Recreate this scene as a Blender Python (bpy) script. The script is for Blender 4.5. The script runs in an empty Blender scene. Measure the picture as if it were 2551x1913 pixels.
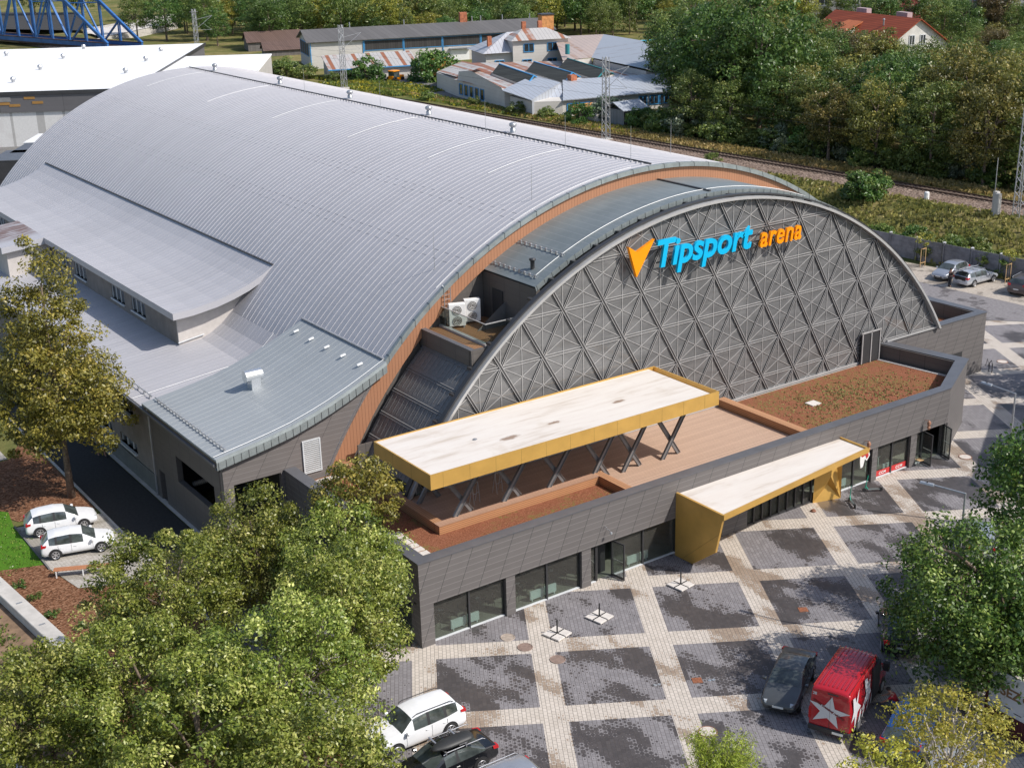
import bpy, bmesh, math, random
import numpy as np
from mathutils import Vector, Matrix
S = bpy.context.scene
COL = S.collection
R_ = math.radians
# ------------------------------------------------------------------ camera, sky, sun, exposure
def setup():
    p, r, y = 0.343896, -0.0267509, 0.599685
    f = Vector((math.sin(y)*math.cos(p), math.cos(y)*math.cos(p), -math.sin(p)))
    ri = Vector((math.cos(y), -math.sin(y), 0)); u = ri.cross(f)
    r2 = ri*math.cos(r)+u*math.sin(r); u2 = -ri*math.sin(r)+u*math.cos(r)
    cd = bpy.data.cameras.new('camera'); cam = bpy.data.objects.new('camera', cd); COL.objects.link(cam)
    cd.sensor_width = 36; cd.lens = 36*3362.1/2551; cd.clip_start = 0.5; cd.clip_end = 3000
    m = Matrix((r2, u2, -f)).transposed().to_4x4(); m.translation = Vector((-29.3, -51.4, 35.0))
    cam.matrix_world = m; S.camera = cam
    w = bpy.data.worlds.new('World'); S.world = w; w.use_nodes = True
    nt = w.node_tree; bg = nt.nodes['Background']
    sky = nt.nodes.new('ShaderNodeTexSky'); sky.sky_type = 'NISHITA'; sky.sun_disc = False
    sky.sun_elevation = R_(45); sky.sun_rotation = R_(146); sky.dust_density = 1.6; sky.ozone_density = 1.0; sky.air_density = 1.0
    nt.links.new(sky.outputs[0], bg.inputs[0]); bg.inputs[1].default_value = 0.15
    sd = bpy.data.lights.new('sun', 'SUN'); sd.energy = 4.7; sd.angle = R_(0.5); sd.color = (1.0, 0.95, 0.88)
    so = bpy.data.objects.new('sun', sd); COL.objects.link(so)
    d = Vector((-0.559*0.7071, 0.829*0.7071, -0.7071))
    so.rotation_euler = d.to_track_quat('-Z', 'Y').to_euler(); so.location = (40, -60, 80)
    S.view_settings.view_transform = 'Standard'; S.view_settings.look = 'None'
    S.view_settings.exposure = 0.0; S.view_settings.gamma = 1.0
setup()
RND = random.Random(7)
# ------------------------------------------------------------------ material helpers
class NT:
    def __init__(s, name):
        s.m = bpy.data.materials.new(name); s.m.use_nodes = True; s.t = s.m.node_tree
        s.b = s.t.nodes['Principled BSDF']; s.out = s.t.nodes['Material Output']
    def n(s, typ, **k):
        x = s.t.nodes.new('ShaderNode'+typ)
        for a, v in k.items(): setattr(x, a, v)
        return x
    def l(s, a, b): s.t.links.new(a, b)
    def inp(s, sock, v):
        if isinstance(v, bpy.types.NodeSocket): s.l(v, sock)
        elif isinstance(v, (tuple, list)) and len(v) == 3 and sock.type == 'RGBA': sock.default_value = (*v, 1)
        else: sock.default_value = v
    def math(s, op, a, b=0.0, c=None):
        x = s.n('Math', operation=op); s.inp(x.inputs[0], a); s.inp(x.inputs[1], b)
        if c is not None: s.inp(x.inputs[2], c)
        return x.outputs[0]
    def vm(s, op, a, b=(0, 0, 0)):
        x = s.n('VectorMath', operation=op); s.inp(x.inputs[0], a); s.inp(x.inputs[1], b)
        return x.outputs[0]
    def mix(s, f, a, b):
        x = s.n('Mix', data_type='RGBA'); s.inp(x.inputs[0], f); s.inp(x.inputs[6], a); s.inp(x.inputs[7], b)
        return x.outputs[2]
    def pos(s): return s.n('NewGeometry').outputs['Position']
    def obj(s): return s.n('TexCoord').outputs['Object']
    def xyz(s, v):
        x = s.n('SeparateXYZ'); s.l(v, x.inputs[0]); return x.outputs
    def noise(s, v, scale, detail=3, rough=0.5, dim='3D'):
        x = s.n('TexNoise', noise_dimensions=dim); s.l(v, x.inputs['Vector']); x.inputs['Scale'].default_value = scale
        x.inputs['Detail'].default_value = detail; x.inputs['Roughness'].default_value = rough
        return x.outputs[0]
    def ramp(s, f, stops):
        x = s.n('ValToRGB'); s.l(f, x.inputs[0]); e = x.color_ramp.elements
        while len(e) < len(stops): e.new(0.5)
        for i, (p, c) in enumerate(stops): e[i].position = p; e[i].color = (*c, 1) if len(c) == 3 else c
        return x.outputs[0]
    def smooth(s, v, a, b):
        x = s.n('MapRange', interpolation_type='SMOOTHSTEP'); s.inp(x.inputs[0], v)
        x.inputs[1].default_value = a; x.inputs[2].default_value = b
        return x.outputs[0]
    def line(s, v, period, width):       # 1 on thin lines every period
        f = s.math('FRACT', s.math('DIVIDE', v, period)); return s.math('LESS_THAN', f, width/period)
    def bump(s, h, strength=0.3, dist=0.02):
        x = s.n('Bump'); s.l(h, x.inputs['Height']); x.inputs['Strength'].default_value = strength
        x.inputs['Distance'].default_value = dist; s.l(x.outputs[0], s.b.inputs['Normal'])
    def fin(s, col=None, rough=None, metal=None, spec=None, **k):
        if col is not None: s.inp(s.b.inputs['Base Color'], col)
        if rough is not None: s.inp(s.b.inputs['Roughness'], rough)
        if metal is not None: s.inp(s.b.inputs['Metallic'], metal)
        if spec is not None: s.inp(s.b.inputs['Specular IOR Level'], spec)
        return s.m
def plain(name, col, rough=0.6, metal=0.0, spec=0.5, var=0.10, scale=1.2, coat=0.0):
    t = NT(name); p = t.pos(); n = t.noise(p, scale, 4, 0.6)
    f = t.smooth(n, 0.3, 0.7)
    a = tuple(c*(1-var) for c in col); b = tuple(min(1, c*(1+var)) for c in col)
    t.fin(t.mix(f, a, b), rough, metal, spec)
    if coat: t.b.inputs['Coat Weight'].default_value = coat; t.b.inputs['Coat Roughness'].default_value = 0.05
    return t.m
M = {}
def mat(name, *a, **k):
    if name not in M: M[name] = plain(name, *a, **k)
    return M[name]
# ------------------------------------------------------------------ mesh helpers
ORG = {}
class MB:
    def __init__(s): s.v = []; s.f = []; s.mi = []
    def quad(s, a, b, c, d, m=0):
        i = len(s.v); s.v += [tuple(a), tuple(b), tuple(c), tuple(d)]; s.f.append((i, i+1, i+2, i+3)); s.mi.append(m); return s
    def poly(s, pts, m=0):
        i = len(s.v); s.v += [tuple(p) for p in pts]; s.f.append(tuple(range(i, i+len(pts)))); s.mi.append(m); return s
    def box(s, x0, x1, y0, y1, z0, z1, m=0):
        return s.hexa([(x0, y0, z0), (x1, y0, z0), (x1, y1, z0), (x0, y1, z0)], [(x0, y0, z1), (x1, y0, z1), (x1, y1, z1), (x0, y1, z1)], m)
    def hexa(s, lo, hi, m=0, mtop=None):
        i = len(s.v); n = len(lo); s.v += [tuple(p) for p in lo]+[tuple(p) for p in hi]
        s.f.append(tuple(i+k for k in reversed(range(n)))); s.mi.append(m)
        s.f.append(tuple(i+n+k for k in range(n))); s.mi.append(m if mtop is None else mtop)
        for k in range(n):
            j = (k+1) % n; s.f.append((i+k, i+j, i+n+j, i+n+k)); s.mi.append(m)
        return s
    def prism(s, pts, z0, z1, m=0, mtop=None):      # pts: plan outline ccw
        return s.hexa([(x, y, z0) for x, y in pts], [(x, y, z1) for x, y in pts], m, mtop)
    def slab(s, pts, th, m=0):                      # planar polygon thickened along -normal
        P = [Vector(p) for p in pts]; n = (P[1]-P[0]).cross(P[2]-P[1]).normalized()
        return s.hexa([tuple(p-n*th) for p in P], [tuple(p) for p in P], m)
    def bar(s, p, q, w, h, m=0, up=(0, 0, 1)):
        p = Vector(p); q = Vector(q); d = (q-p)
        if d.length < 1e-6: return s
        d.normalize(); up = Vector(up)
        if abs(d.dot(up)) > 0.98: up = Vector((0, 1, 0)) if abs(d.y) < 0.9 else Vector((1, 0, 0))
        a = d.cross(up).normalized()*(w/2); b = a.cross(d).normalized()*(h/2)
        return s.hexa([tuple(p-a-b), tuple(p+a-b), tuple(q+a-b), tuple(q-a-b)], [tuple(p-a+b), tuple(p+a+b), tuple(q+a+b), tuple(q-a+b)], m)
    def tube(s, pts, rad, n=8, m=0, cap=True):
        P = [Vector(p) for p in pts]; rr = rad if isinstance(rad, (list, tuple)) else [rad]*len(P)
        base = len(s.v); k = len(P)
        for i, p in enumerate(P):
            d = (P[min(i+1, k-1)]-P[max(i-1, 0)]).normalized()
            up = Vector((0, 0, 1)) if abs(d.z) < 0.95 else Vector((1, 0, 0))
            a = d.cross(up).normalized(); b = d.cross(a).normalized()
            for j in range(n):
                t = 2*math.pi*j/n; s.v.append(tuple(p+(a*math.cos(t)+b*math.sin(t))*rr[i]))
        for i in range(k-1):
            for j in range(n):
                j2 = (j+1) % n; s.f.append((base+i*n+j, base+i*n+j2, base+(i+1)*n+j2, base+(i+1)*n+j)); s.mi.append(m)
        if cap:
            s.f.append(tuple(base+j for j in reversed(range(n)))); s.mi.append(m)
            s.f.append(tuple(base+(k-1)*n+j for j in range(n))); s.mi.append(m)
        return s
    def lathe(s, c, prof, n=12, m=0):               # prof: (r, z) about a vertical axis through c
        base = len(s.v)
        for r, z in prof:
            for j in range(n):
                t = 2*math.pi*j/n; s.v.append((c[0]+r*math.cos(t), c[1]+r*math.sin(t), c[2]+z))
        for i in range(len(prof)-1):
            for j in range(n):
                j2 = (j+1) % n; s.f.append((base+i*n+j, base+i*n+j2, base+(i+1)*n+j2, base+(i+1)*n+j)); s.mi.append(m)
        return s
    def add(s, o, mo=0):
        i = len(s.v); s.v += o.v; s.f += [tuple(i+k for k in f) for f in o.f]; s.mi += [x+mo for x in o.mi]; return s
    def build(s, name, mats, parent=None, smooth=False, at=None, bevel=0.0):
        o_ = ORG.get(parent.name, Vector((0, 0, 0))) if parent else Vector(at or (0, 0, 0))
        me = bpy.data.meshes.new(name)
        me.from_pydata([(v[0]-o_.x, v[1]-o_.y, v[2]-o_.z) for v in s.v], [], s.f)
        if not isinstance(mats, (list, tuple)): mats = [mats]
        for m in mats: me.materials.append(m)
        if len(mats) > 1: me.polygons.foreach_set('material_index', s.mi)
        if smooth: me.polygons.foreach_set('use_smooth', [True]*len(s.f))
        ob = bpy.data.objects.new(name, me); COL.objects.link(ob)
        if parent: ob.parent = parent; ORG[ob.name] = o_
        else: ob.location = o_; ORG[ob.name] = o_
        if bevel:
            b = ob.modifiers.new('bevel', 'BEVEL'); b.width = bevel; b.segments = 1; b.limit_method = 'ANGLE'
        me.update(); return ob
def tag(o, label=None, cat=None, group=None, kind=None):
    if label: o['label'] = label
    if cat: o['category'] = cat
    if group: o['group'] = group
    if kind: o['kind'] = kind
    return o
def thing(name, label, cat, loc=(0, 0, 0), rz=0, group=None):
    o = bpy.data.objects.new(name, None); COL.objects.link(o); o.location = loc; o.rotation_euler = (0, 0, rz)
    o.empty_display_size = 0.3; ORG[o.name] = Vector(loc) if rz == 0 else Vector((0, 0, 0))
    if rz != 0: pass
    return tag(o, label, cat, group)
def local_thing(name, label, cat, loc, rz=0, group=None):   # children are modelled round the origin
    o = thing(name, label, cat, loc, rz, group); ORG[o.name] = Vector((0, 0, 0)); return o
def dup(root, loc, rz, label=None, group=None):
    r = root.copy(); COL.objects.link(r); r.location = loc; r.rotation_euler = (0, 0, rz); ORG[r.name] = Vector((0, 0, 0))
    if label: r['label'] = label
    if group: r['group'] = group
    for ch in list(root.children):
        c = ch.copy(); COL.objects.link(c); c.parent = r
        for g in list(ch.children):
            d = g.copy(); COL.objects.link(d); d.parent = c
    return r
def wall_grid(mb, fn, a0, a1, z0, z1, holes, th, m=0):      # fn(a, z, depth) -> point; rectangular holes
    A = sorted({a0, a1}|{h[0] for h in holes}|{h[1] for h in holes}); Z = sorted({z0, z1}|{h[2] for h in holes}|{h[3] for h in holes})
    A = [a for a in A if a0 <= a <= a1]; Z = [z for z in Z if z0 <= z <= z1]
    def solid(i, j):
        if i < 0 or j < 0 or i >= len(A)-1 or j >= len(Z)-1: return False
        a = (A[i]+A[i+1])/2; z = (Z[j]+Z[j+1])/2
        return not any(h[0] < a < h[1] and h[2] < z < h[3] for h in holes)
    for i in range(len(A)-1):
        for j in range(len(Z)-1):
            if not solid(i, j): continue
            a, b, c, d = A[i], A[i+1], Z[j], Z[j+1]
            mb.quad(fn(a, c, 0), fn(b, c, 0), fn(b, d, 0), fn(a, d, 0), m)
            mb.quad(fn(b, c, th), fn(a, c, th), fn(a, d, th), fn(b, d, th), m)
            if not solid(i-1, j): mb.quad(fn(a, c, th), fn(a, c, 0), fn(a, d, 0), fn(a, d, th), m)
            if not solid(i+1, j): mb.quad(fn(b, c, 0), fn(b, c, th), fn(b, d, th), fn(b, d, 0), m)
            if not solid(i, j-1): mb.quad(fn(a, c, th), fn(b, c, th), fn(b, c, 0), fn(a, c, 0), m)
            if not solid(i, j+1): mb.quad(fn(a, d, 0), fn(b, d, 0), fn(b, d, th), fn(a, d, th), m)
# ------------------------------------------------------------------ materials
def mk_metal(name, col, rough=0.42, metal=0.35, streak=0.05):
    t = NT(name); p = t.pos(); x = t.xyz(p)
    n = t.noise(p, 0.13, 4, 0.55); n2 = t.noise(p, 3.0, 3, 0.6)
    pan = t.n('TexWhiteNoise', noise_dimensions='1D'); t.l(t.math('FLOOR', t.math('DIVIDE', x[1], 0.6)), pan.inputs['W'])
    mp = t.n('Mapping'); t.l(p, mp.inputs[0]); mp.inputs['Scale'].default_value = (0.10, 2.6, 0.10); st = t.noise(mp.outputs[0], 1.0, 4, 0.65)
    f = t.math('ADD', t.math('MULTIPLY', n, 0.45), t.math('ADD', t.math('MULTIPLY', pan.outputs[0], 0.16), t.math('ADD', t.math('MULTIPLY', n2, 0.12), t.math('MULTIPLY', st, 0.35))))
    c = t.mix(t.smooth(f, 0.25, 0.8), tuple(q*(1-streak*2) for q in col), tuple(q*(1+streak) for q in col))
    t.fin(c, rough, metal); return t.m
M['roof'] = mk_metal('standing_seam_metal', (0.435, 0.43, 0.455), 0.55, 0.08, 0.05)
M['seam'] = plain('seam_metal', (0.55, 0.54, 0.56), 0.5, 0.1, var=0.05)  # paler than the roof sheets: sunlit side of the seams put into colour
M['roofnew'] = mk_metal('grey_titanium_zinc', (0.345, 0.368, 0.38), 0.5, 0.15)
M['seamnew'] = plain('zinc_seam', (0.40, 0.42, 0.43), 0.5, 0.1, var=0.05)
M['cap'] = plain('zinc_cap', (0.27, 0.30, 0.30), 0.45, 0.3, var=0.12, scale=2)
def mk_hood():
    t = NT('hood_zinc'); p = t.pos(); x = t.xyz(p)
    n = t.noise(p, 0.7, 4, 0.6); l1 = t.line(x[0], 0.55, 0.03)
    c = t.mix(t.smooth(n, 0.3, 0.7), (0.195, 0.225, 0.23), (0.235, 0.265, 0.27)); c = t.mix(t.math('MULTIPLY', l1, 0.55), c, (0.36, 0.38, 0.39))
    return t.fin(c, 0.45, 0.3)
M['hood'] = mk_hood()
def mk_clad(name, col, lcol, slant=0.42, joint=1.25, row=0.335, dark=(0.04, 0.04, 0.042)):
    t = NT(name); p = t.pos(); x = t.xyz(p)
    s = t.math('ADD', x[0], x[1]); sl = t.math('SUBTRACT', s, t.math('MULTIPLY', x[2], slant))
    rows = t.line(x[2], row, 0.028); jo = t.line(sl, joint, 0.03)
    cell = t.n('TexWhiteNoise', noise_dimensions='2D'); cv = t.n('CombineXYZ')
    t.l(t.math('FLOOR', t.math('DIVIDE', x[2], row)), cv.inputs[0]); t.l(t.math('FLOOR', t.math('DIVIDE', sl, joint)), cv.inputs[1]); t.l(cv.outputs[0], cell.inputs['Vector'])
    n = t.noise(p, 1.5, 4, 0.6); f = t.math('ADD', t.math('MULTIPLY', cell.outputs[0], 0.35), t.math('MULTIPLY', n, 0.5))
    c = t.mix(f, tuple(q*0.86 for q in col), tuple(q*1.14 for q in col))
    c = t.mix(t.math('MULTIPLY', rows, 0.7), c, lcol); c = t.mix(jo, c, dark)
    return t.fin(c, 0.55, 0.0, 0.4)
M['clad'] = mk_clad('grey_facade_cladding', (0.138, 0.127, 0.124), (0.24, 0.225, 0.22))
M['cladwall'] = mk_clad('dark_wall_cladding', (0.12, 0.108, 0.10), (0.08, 0.075, 0.07), 0.0, 1.6, 0.42, (0.05, 0.05, 0.05))
M['coping'] = plain('coping_sheet', (0.125, 0.128, 0.142), 0.4, 0.2, var=0.07)
def mk_planks(name, col, axis, w, gap=0.02, alt=0.25, rough=0.6, long_axis=None):
    t = NT(name); p = t.pos(); x = t.xyz(p)
    v = x[axis]; li = t.line(v, w, gap)
    wn = t.n('TexWhiteNoise', noise_dimensions='1D'); t.l(t.math('FLOOR', t.math('DIVIDE', v, w)), wn.inputs['W'])
    n = t.noise(p, 0.8, 4, 0.6)
    f = t.math('ADD', t.math('MULTIPLY', wn.outputs[0], 0.5), t.math('MULTIPLY', n, 0.5))
    c = t.mix(f, tuple(q*(1-alt) for q in col), tuple(q*(1+alt) for q in col))
    c = t.mix(li, c, tuple(q*0.35 for q in col))
    return t.fin(c, rough, 0, 0.3)
M['band'] = mk_planks('brown_vertical_boards', (0.38, 0.185, 0.105), 0, 0.22, 0.018, 0.06)
M['deck'] = mk_planks('deck_boards', (0.50, 0.345, 0.255), 1, 0.145, 0.018, 0.16)
M['timberx'] = mk_planks('timber_cladding', (0.47, 0.235, 0.115), 2, 0.11, 0.022, 0.22)
M['timbertop'] = mk_planks('timber_bench', (0.45, 0.275, 0.19), 1, 0.14, 0.02, 0.18)
M['timbery'] = mk_planks('timber_bench_side', (0.45, 0.24, 0.13), 0, 0.14, 0.02, 0.2)
def mk_gold(name, col):
    t = NT(name); p = t.pos(); n = t.noise(p, 40, 2, 0.5); n2 = t.noise(p, 0.9, 3, 0.5)
    f = t.math('ADD', t.math('MULTIPLY', n, 0.3), t.math('MULTIPLY', n2, 0.7))
    t.fin(t.mix(t.smooth(f, 0.3, 0.7), tuple(q*0.9 for q in col), tuple(q*1.1 for q in col)), 0.38, 0.35); return t.m
M['gold'] = mk_gold('gold_sheet', (0.62, 0.37, 0.095))
M['goldj'] = plain('gold_joint', (0.30, 0.19, 0.05), 0.6)
def mk_membrane():
    t = NT('pale_roof_membrane'); p = t.pos(); x = t.xyz(p)
    mp = t.n('Mapping'); t.l(p, mp.inputs[0]); mp.inputs['Scale'].default_value = (0.22, 1.6, 1.0)
    n = t.noise(mp.outputs[0], 1.2, 5, 0.62); n2 = t.noise(p, 0.5, 4, 0.6)
    c = t.ramp(n, [(0.30, (0.52, 0.455, 0.39)), (0.47, (0.645, 0.595, 0.545)), (0.75, (0.69, 0.655, 0.61))])
    c = t.mix(t.math('MULTIPLY', t.smooth(n2, 0.56, 0.72), 0.35), c, (0.50, 0.42, 0.34))
    # two old puddle stains
    for (sx, sy, w) in ((8.55, 4.3, 0.55), (11.7, 4.6, 0.36), (16.6, 5.0, 0.4)):
        d = t.vm('SUBTRACT', p, (sx, sy, 7.8)); sc = t.vm('MULTIPLY', d, (0.55, 1.5, 0.0)); ln = t.n('VectorMath', operation='LENGTH'); t.l(sc, ln.inputs[0])
        nd = t.math('ADD', ln.outputs['Value'], t.math('MULTIPLY', t.math('SUBTRACT', t.noise(p, 2.6, 4, 0.7), 0.5), 0.5))
        c = t.mix(t.math('MULTIPLY', t.math('SUBTRACT', 1.0, t.smooth(nd, w*0.35, w*0.8)), 0.85), c, (0.22, 0.14, 0.09))
    li = t.line(x[1], 1.05, 0.02); c = t.mix(t.math('MULTIPLY', li, 0.25), c, (0.5, 0.45, 0.4))
    return t.fin(c, 0.7, 0, 0.3)
M['membrane'] = mk_membrane()
def mk_sedum():
    t = NT('red_roof_substrate'); p = t.pos()
    n = t.noise(p, 22, 4, 0.75); n2 = t.noise(p, 0.45, 4, 0.65); n3 = t.noise(p, 5.0, 4, 0.7)
    c = t.ramp(n, [(0.32, (0.075, 0.032, 0.018)), (0.5, (0.23, 0.088, 0.048)), (0.68, (0.40, 0.19, 0.12))])
    g = t.math('MULTIPLY', t.smooth(n2, 0.42, 0.60), t.smooth(n3, 0.47, 0.60))
    c = t.mix(t.math('MULTIPLY', g, 0.8), c, t.mix(n, (0.10, 0.10, 0.03), (0.24, 0.22, 0.07)))
    t.bump(n, 0.6, 0.05); return t.fin(c, 0.95, 0, 0.1)
M['sedum'] = mk_sedum()
def mk_glass(name, tint, fac, rough=0.03, base=None):   # part clear, part solid-coloured pane
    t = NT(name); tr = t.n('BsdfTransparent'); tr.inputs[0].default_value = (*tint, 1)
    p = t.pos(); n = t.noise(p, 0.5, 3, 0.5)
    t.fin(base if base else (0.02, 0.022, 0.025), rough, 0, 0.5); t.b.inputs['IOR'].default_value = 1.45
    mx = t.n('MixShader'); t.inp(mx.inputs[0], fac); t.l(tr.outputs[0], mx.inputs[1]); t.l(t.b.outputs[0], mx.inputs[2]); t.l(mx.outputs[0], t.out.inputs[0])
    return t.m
M['shopglass'] = mk_glass('shop_glass', (0.90, 0.95, 0.93), 0.24, 0.02, (0.13, 0.12, 0.11))  # brownish base colour imitates reflections in the shop panes
def mk_arcglass():
    t = NT('fritted_glass'); p = t.pos(); x = t.xyz(p)
    mp = t.n('Mapping'); t.l(p, mp.inputs[0]); mp.inputs['Scale'].default_value = (0.55, 1, 1.5); mp.inputs['Rotation'].default_value = (0, 0.25, 0)
    n = t.noise(mp.outputs[0], 0.9, 4, 0.6); mp2 = t.n('Mapping'); t.l(p, mp2.inputs[0]); mp2.inputs['Scale'].default_value = (0.35, 1, 3.2)
    n2 = t.noise(mp2.outputs[0], 1.1, 3, 0.5)
    c = t.mix(t.smooth(n, 0.35, 0.7), (0.145, 0.145, 0.146), (0.205, 0.204, 0.205)); c = t.mix(t.math('MULTIPLY', t.smooth(n2, 0.60, 0.68), 0.35), c, (0.26, 0.26, 0.25))
    t.fin(c, 0.12, 0, 0.6); tr = t.n('BsdfTransparent'); tr.inputs[0].default_value = (0.75, 0.78, 0.78, 1)
    mx = t.n('MixShader'); mx.inputs[0].default_value = 0.86
    t.l(tr.outputs[0], mx.inputs[1]); t.l(t.b.outputs[0], mx.inputs[2]); t.l(mx.outputs[0], t.out.inputs[0]); return t.m
M['arcglass'] = mk_arcglass()
M['railglass'] = mk_glass('rail_glass', (0.85, 0.9, 0.88), 0.15)
M['steel'] = plain('dark_steel', (0.055, 0.055, 0.058), 0.45, 0.3, var=0.1)
M['steellight'] = plain('light_steel', (0.47, 0.465, 0.46), 0.4, 0.3, var=0.06)
M['mullion'] = plain('mullion_grey', (0.45, 0.44, 0.435), 0.45, 0.2, var=0.06)
M['galv'] = plain('galvanised', (0.42, 0.43, 0.45), 0.4, 0.6, var=0.12, scale=4)
M['white'] = plain('white_paint', (0.78, 0.78, 0.77), 0.5, var=0.05)
M['black'] = plain('black_plastic', (0.018, 0.018, 0.02), 0.5)
M['dark'] = plain('dark_interior', (0.03, 0.03, 0.032), 0.8)
M['render_old'] = plain('old_grey_render', (0.215, 0.19, 0.175), 0.85, var=0.12)
M['render_pale'] = plain('pale_render', (0.50, 0.465, 0.44), 0.85, var=0.05, scale=3)
M['plinth'] = plain('grey_green_plinth', (0.135, 0.14, 0.13), 0.85, var=0.15)
M['winglass'] = plain('window_glass', (0.045, 0.05, 0.055), 0.08, 0, 0.8, var=0.4, scale=0.6)
M['winframe'] = plain('window_frame', (0.62, 0.64, 0.66), 0.5, var=0.05)
M['floorin'] = plain('interior_floor', (0.22, 0.225, 0.18), 0.6, var=0.15)
M['radiator'] = plain('radiator', (0.62, 0.72, 0.68), 0.5, var=0.04)
M['concrete'] = plain('concrete', (0.50, 0.475, 0.44), 0.85, var=0.10, scale=1.5)
M['slabs'] = plain('pale_concrete_slab', (0.62, 0.58, 0.54), 0.8, var=0.08, scale=5)
M['pebble'] = plain('pebble_strip', (0.45, 0.42, 0.40), 0.9, var=0.4, scale=14)
M['red'] = plain('red_paint', (0.50, 0.03, 0.03), 0.4, var=0.05)

M['deckd'] = mk_planks('terrace_boards', (0.30, 0.16, 0.08), 0, 0.14, 0.03, 0.25)
M['meshdark'] = plain('perforated_sheet', (0.14, 0.138, 0.138), 0.5, 0.2, var=0.2, scale=8)
M['meshlight'] = plain('sheet_ribs', (0.24, 0.24, 0.245), 0.5, 0.3)
M['innerwall'] = plain('inner_wall', (0.16, 0.155, 0.15), 0.8, var=0.2, scale=0.5)
M['galvbright'] = plain('bright_galvanised', (0.72, 0.74, 0.76), 0.25, 0.8, var=0.05)
M['seam2'] = plain('fine_seam', (0.50, 0.49, 0.50), 0.4, 0.3)
M['clad2'] = mk_clad('wing_cladding', (0.165, 0.148, 0.142), (0.25, 0.23, 0.225), 0.62, 1.7, 0.30, (0.07, 0.065, 0.065))
M['louvre'] = plain('louvre_grey', (0.25, 0.245, 0.24), 0.6)
def mk_rust():
    t = NT('rust_stained_roof'); p = t.pos(); x = t.xyz(p); mp = t.n('Mapping'); t.l(p, mp.inputs[0]); mp.inputs['Scale'].default_value = (0.5, 3, 1)
    n = t.noise(mp.outputs[0], 1.0, 4, 0.6); g = t.smooth(x[1], 63.0, 65.5)
    c = t.mix(t.math('MULTIPLY', t.smooth(n, 0.3, 0.6), g), (0.42, 0.42, 0.45), (0.16, 0.095, 0.08)); return t.fin(c, 0.6, 0.1)
M['rustroof'] = mk_rust()
M['sedumgreen'] = plain('sedum_leaves', (0.17, 0.16, 0.045), 0.8, var=0.5, scale=3)
M['redsign'] = plain('red_sign', (0.52, 0.035, 0.035), 0.5, var=0.03)
M['copper'] = plain('copper_ornament', (0.36, 0.17, 0.10), 0.5)
M['legsteel'] = plain('leg_steel', (0.21, 0.21, 0.215), 0.4, 0.4, var=0.05)
M['signorange'] = plain('sign_orange', (0.92, 0.30, 0.0), 0.35, var=0.02)
M['signblue'] = plain('sign_blue', (0.0, 0.42, 0.72), 0.35, var=0.02)
M['fangrey'] = plain('fan_grey', (0.18, 0.17, 0.16), 0.6)
M['panline'] = plain('pan_lap_joint', (0.26, 0.26, 0.28), 0.7)  # darker grey of the lap joints between roof pans
M['shopwall'] = plain('shop_wall', (0.10, 0.09, 0.08), 0.8, var=.3, scale=.6)
M['soil'] = plain('bare_soil', (0.20, 0.13, 0.08), 0.95, var=.35, scale=1.2)
M['woodlight'] = plain('light_wood', (0.55, 0.36, 0.18), 0.6)
M['darkred'] = mk_planks('dark_red_boards', (0.085, 0.018, 0.02), 1, .14, .02, .15)
M['bannergrey'] = plain('banner_fabric', (0.55, 0.56, 0.58), 0.7, var=.04)
M['bannerbrown'] = plain('banner_brown', (0.20, 0.11, 0.05), 0.7)

M['asphalt'] = plain('asphalt', (0.034, 0.032, 0.031), 0.9, var=0.25, scale=6)
M['oldasphalt'] = plain('old_asphalt', (0.16, 0.155, 0.15), 0.9, var=0.15, scale=1)
M['rail'] = plain('rusty_rail', (0.085, 0.05, 0.035), 0.6, 0.3); M['sleeper'] = plain('sleeper', (0.10, 0.075, 0.06), 0.9)
# ------------------------------------------------------------------ the ground and what is laid on it
def tz(x, y):
    def sm(a, b, v):
        t = max(0, min(1, (v-a)/(b-a))); return t*t*(3-2*t)
    z = 2.75*sm(78.5, 90.5, x) - 0.3*sm(97.5, 103, x)
    z *= 1.0 if x > 95 else (1-0.0)
    z += 2.2*sm(255, 300, y)*(1-sm(78, 100, x))
    z += 0.5*sm(110, 190, x)*sm(60, 120, x)
    return z
def mk_ground():
    t = NT('meadow_ground'); p = t.pos(); x = t.xyz(p)
    n = t.noise(p, 0.16, 5, 0.65); n2 = t.noise(p, 1.8, 4, 0.7); n3 = t.noise(p, 9, 3, 0.7)
    c = t.ramp(n, [(0.35, (0.09, 0.13, 0.03)), (0.5, (0.18, 0.17, 0.055)), (0.62, (0.34, 0.27, 0.12))])
    c = t.mix(t.math('MULTIPLY', n2, 0.6), c, (0.05, 0.065, 0.018)); c = t.mix(t.math('MULTIPLY', n3, 0.4), c, (0.20, 0.17, 0.08))
    t.bump(n2, 0.5, 0.3); return t.fin(c, 0.95, 0, 0.1)
M['ground'] = mk_ground()
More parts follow.
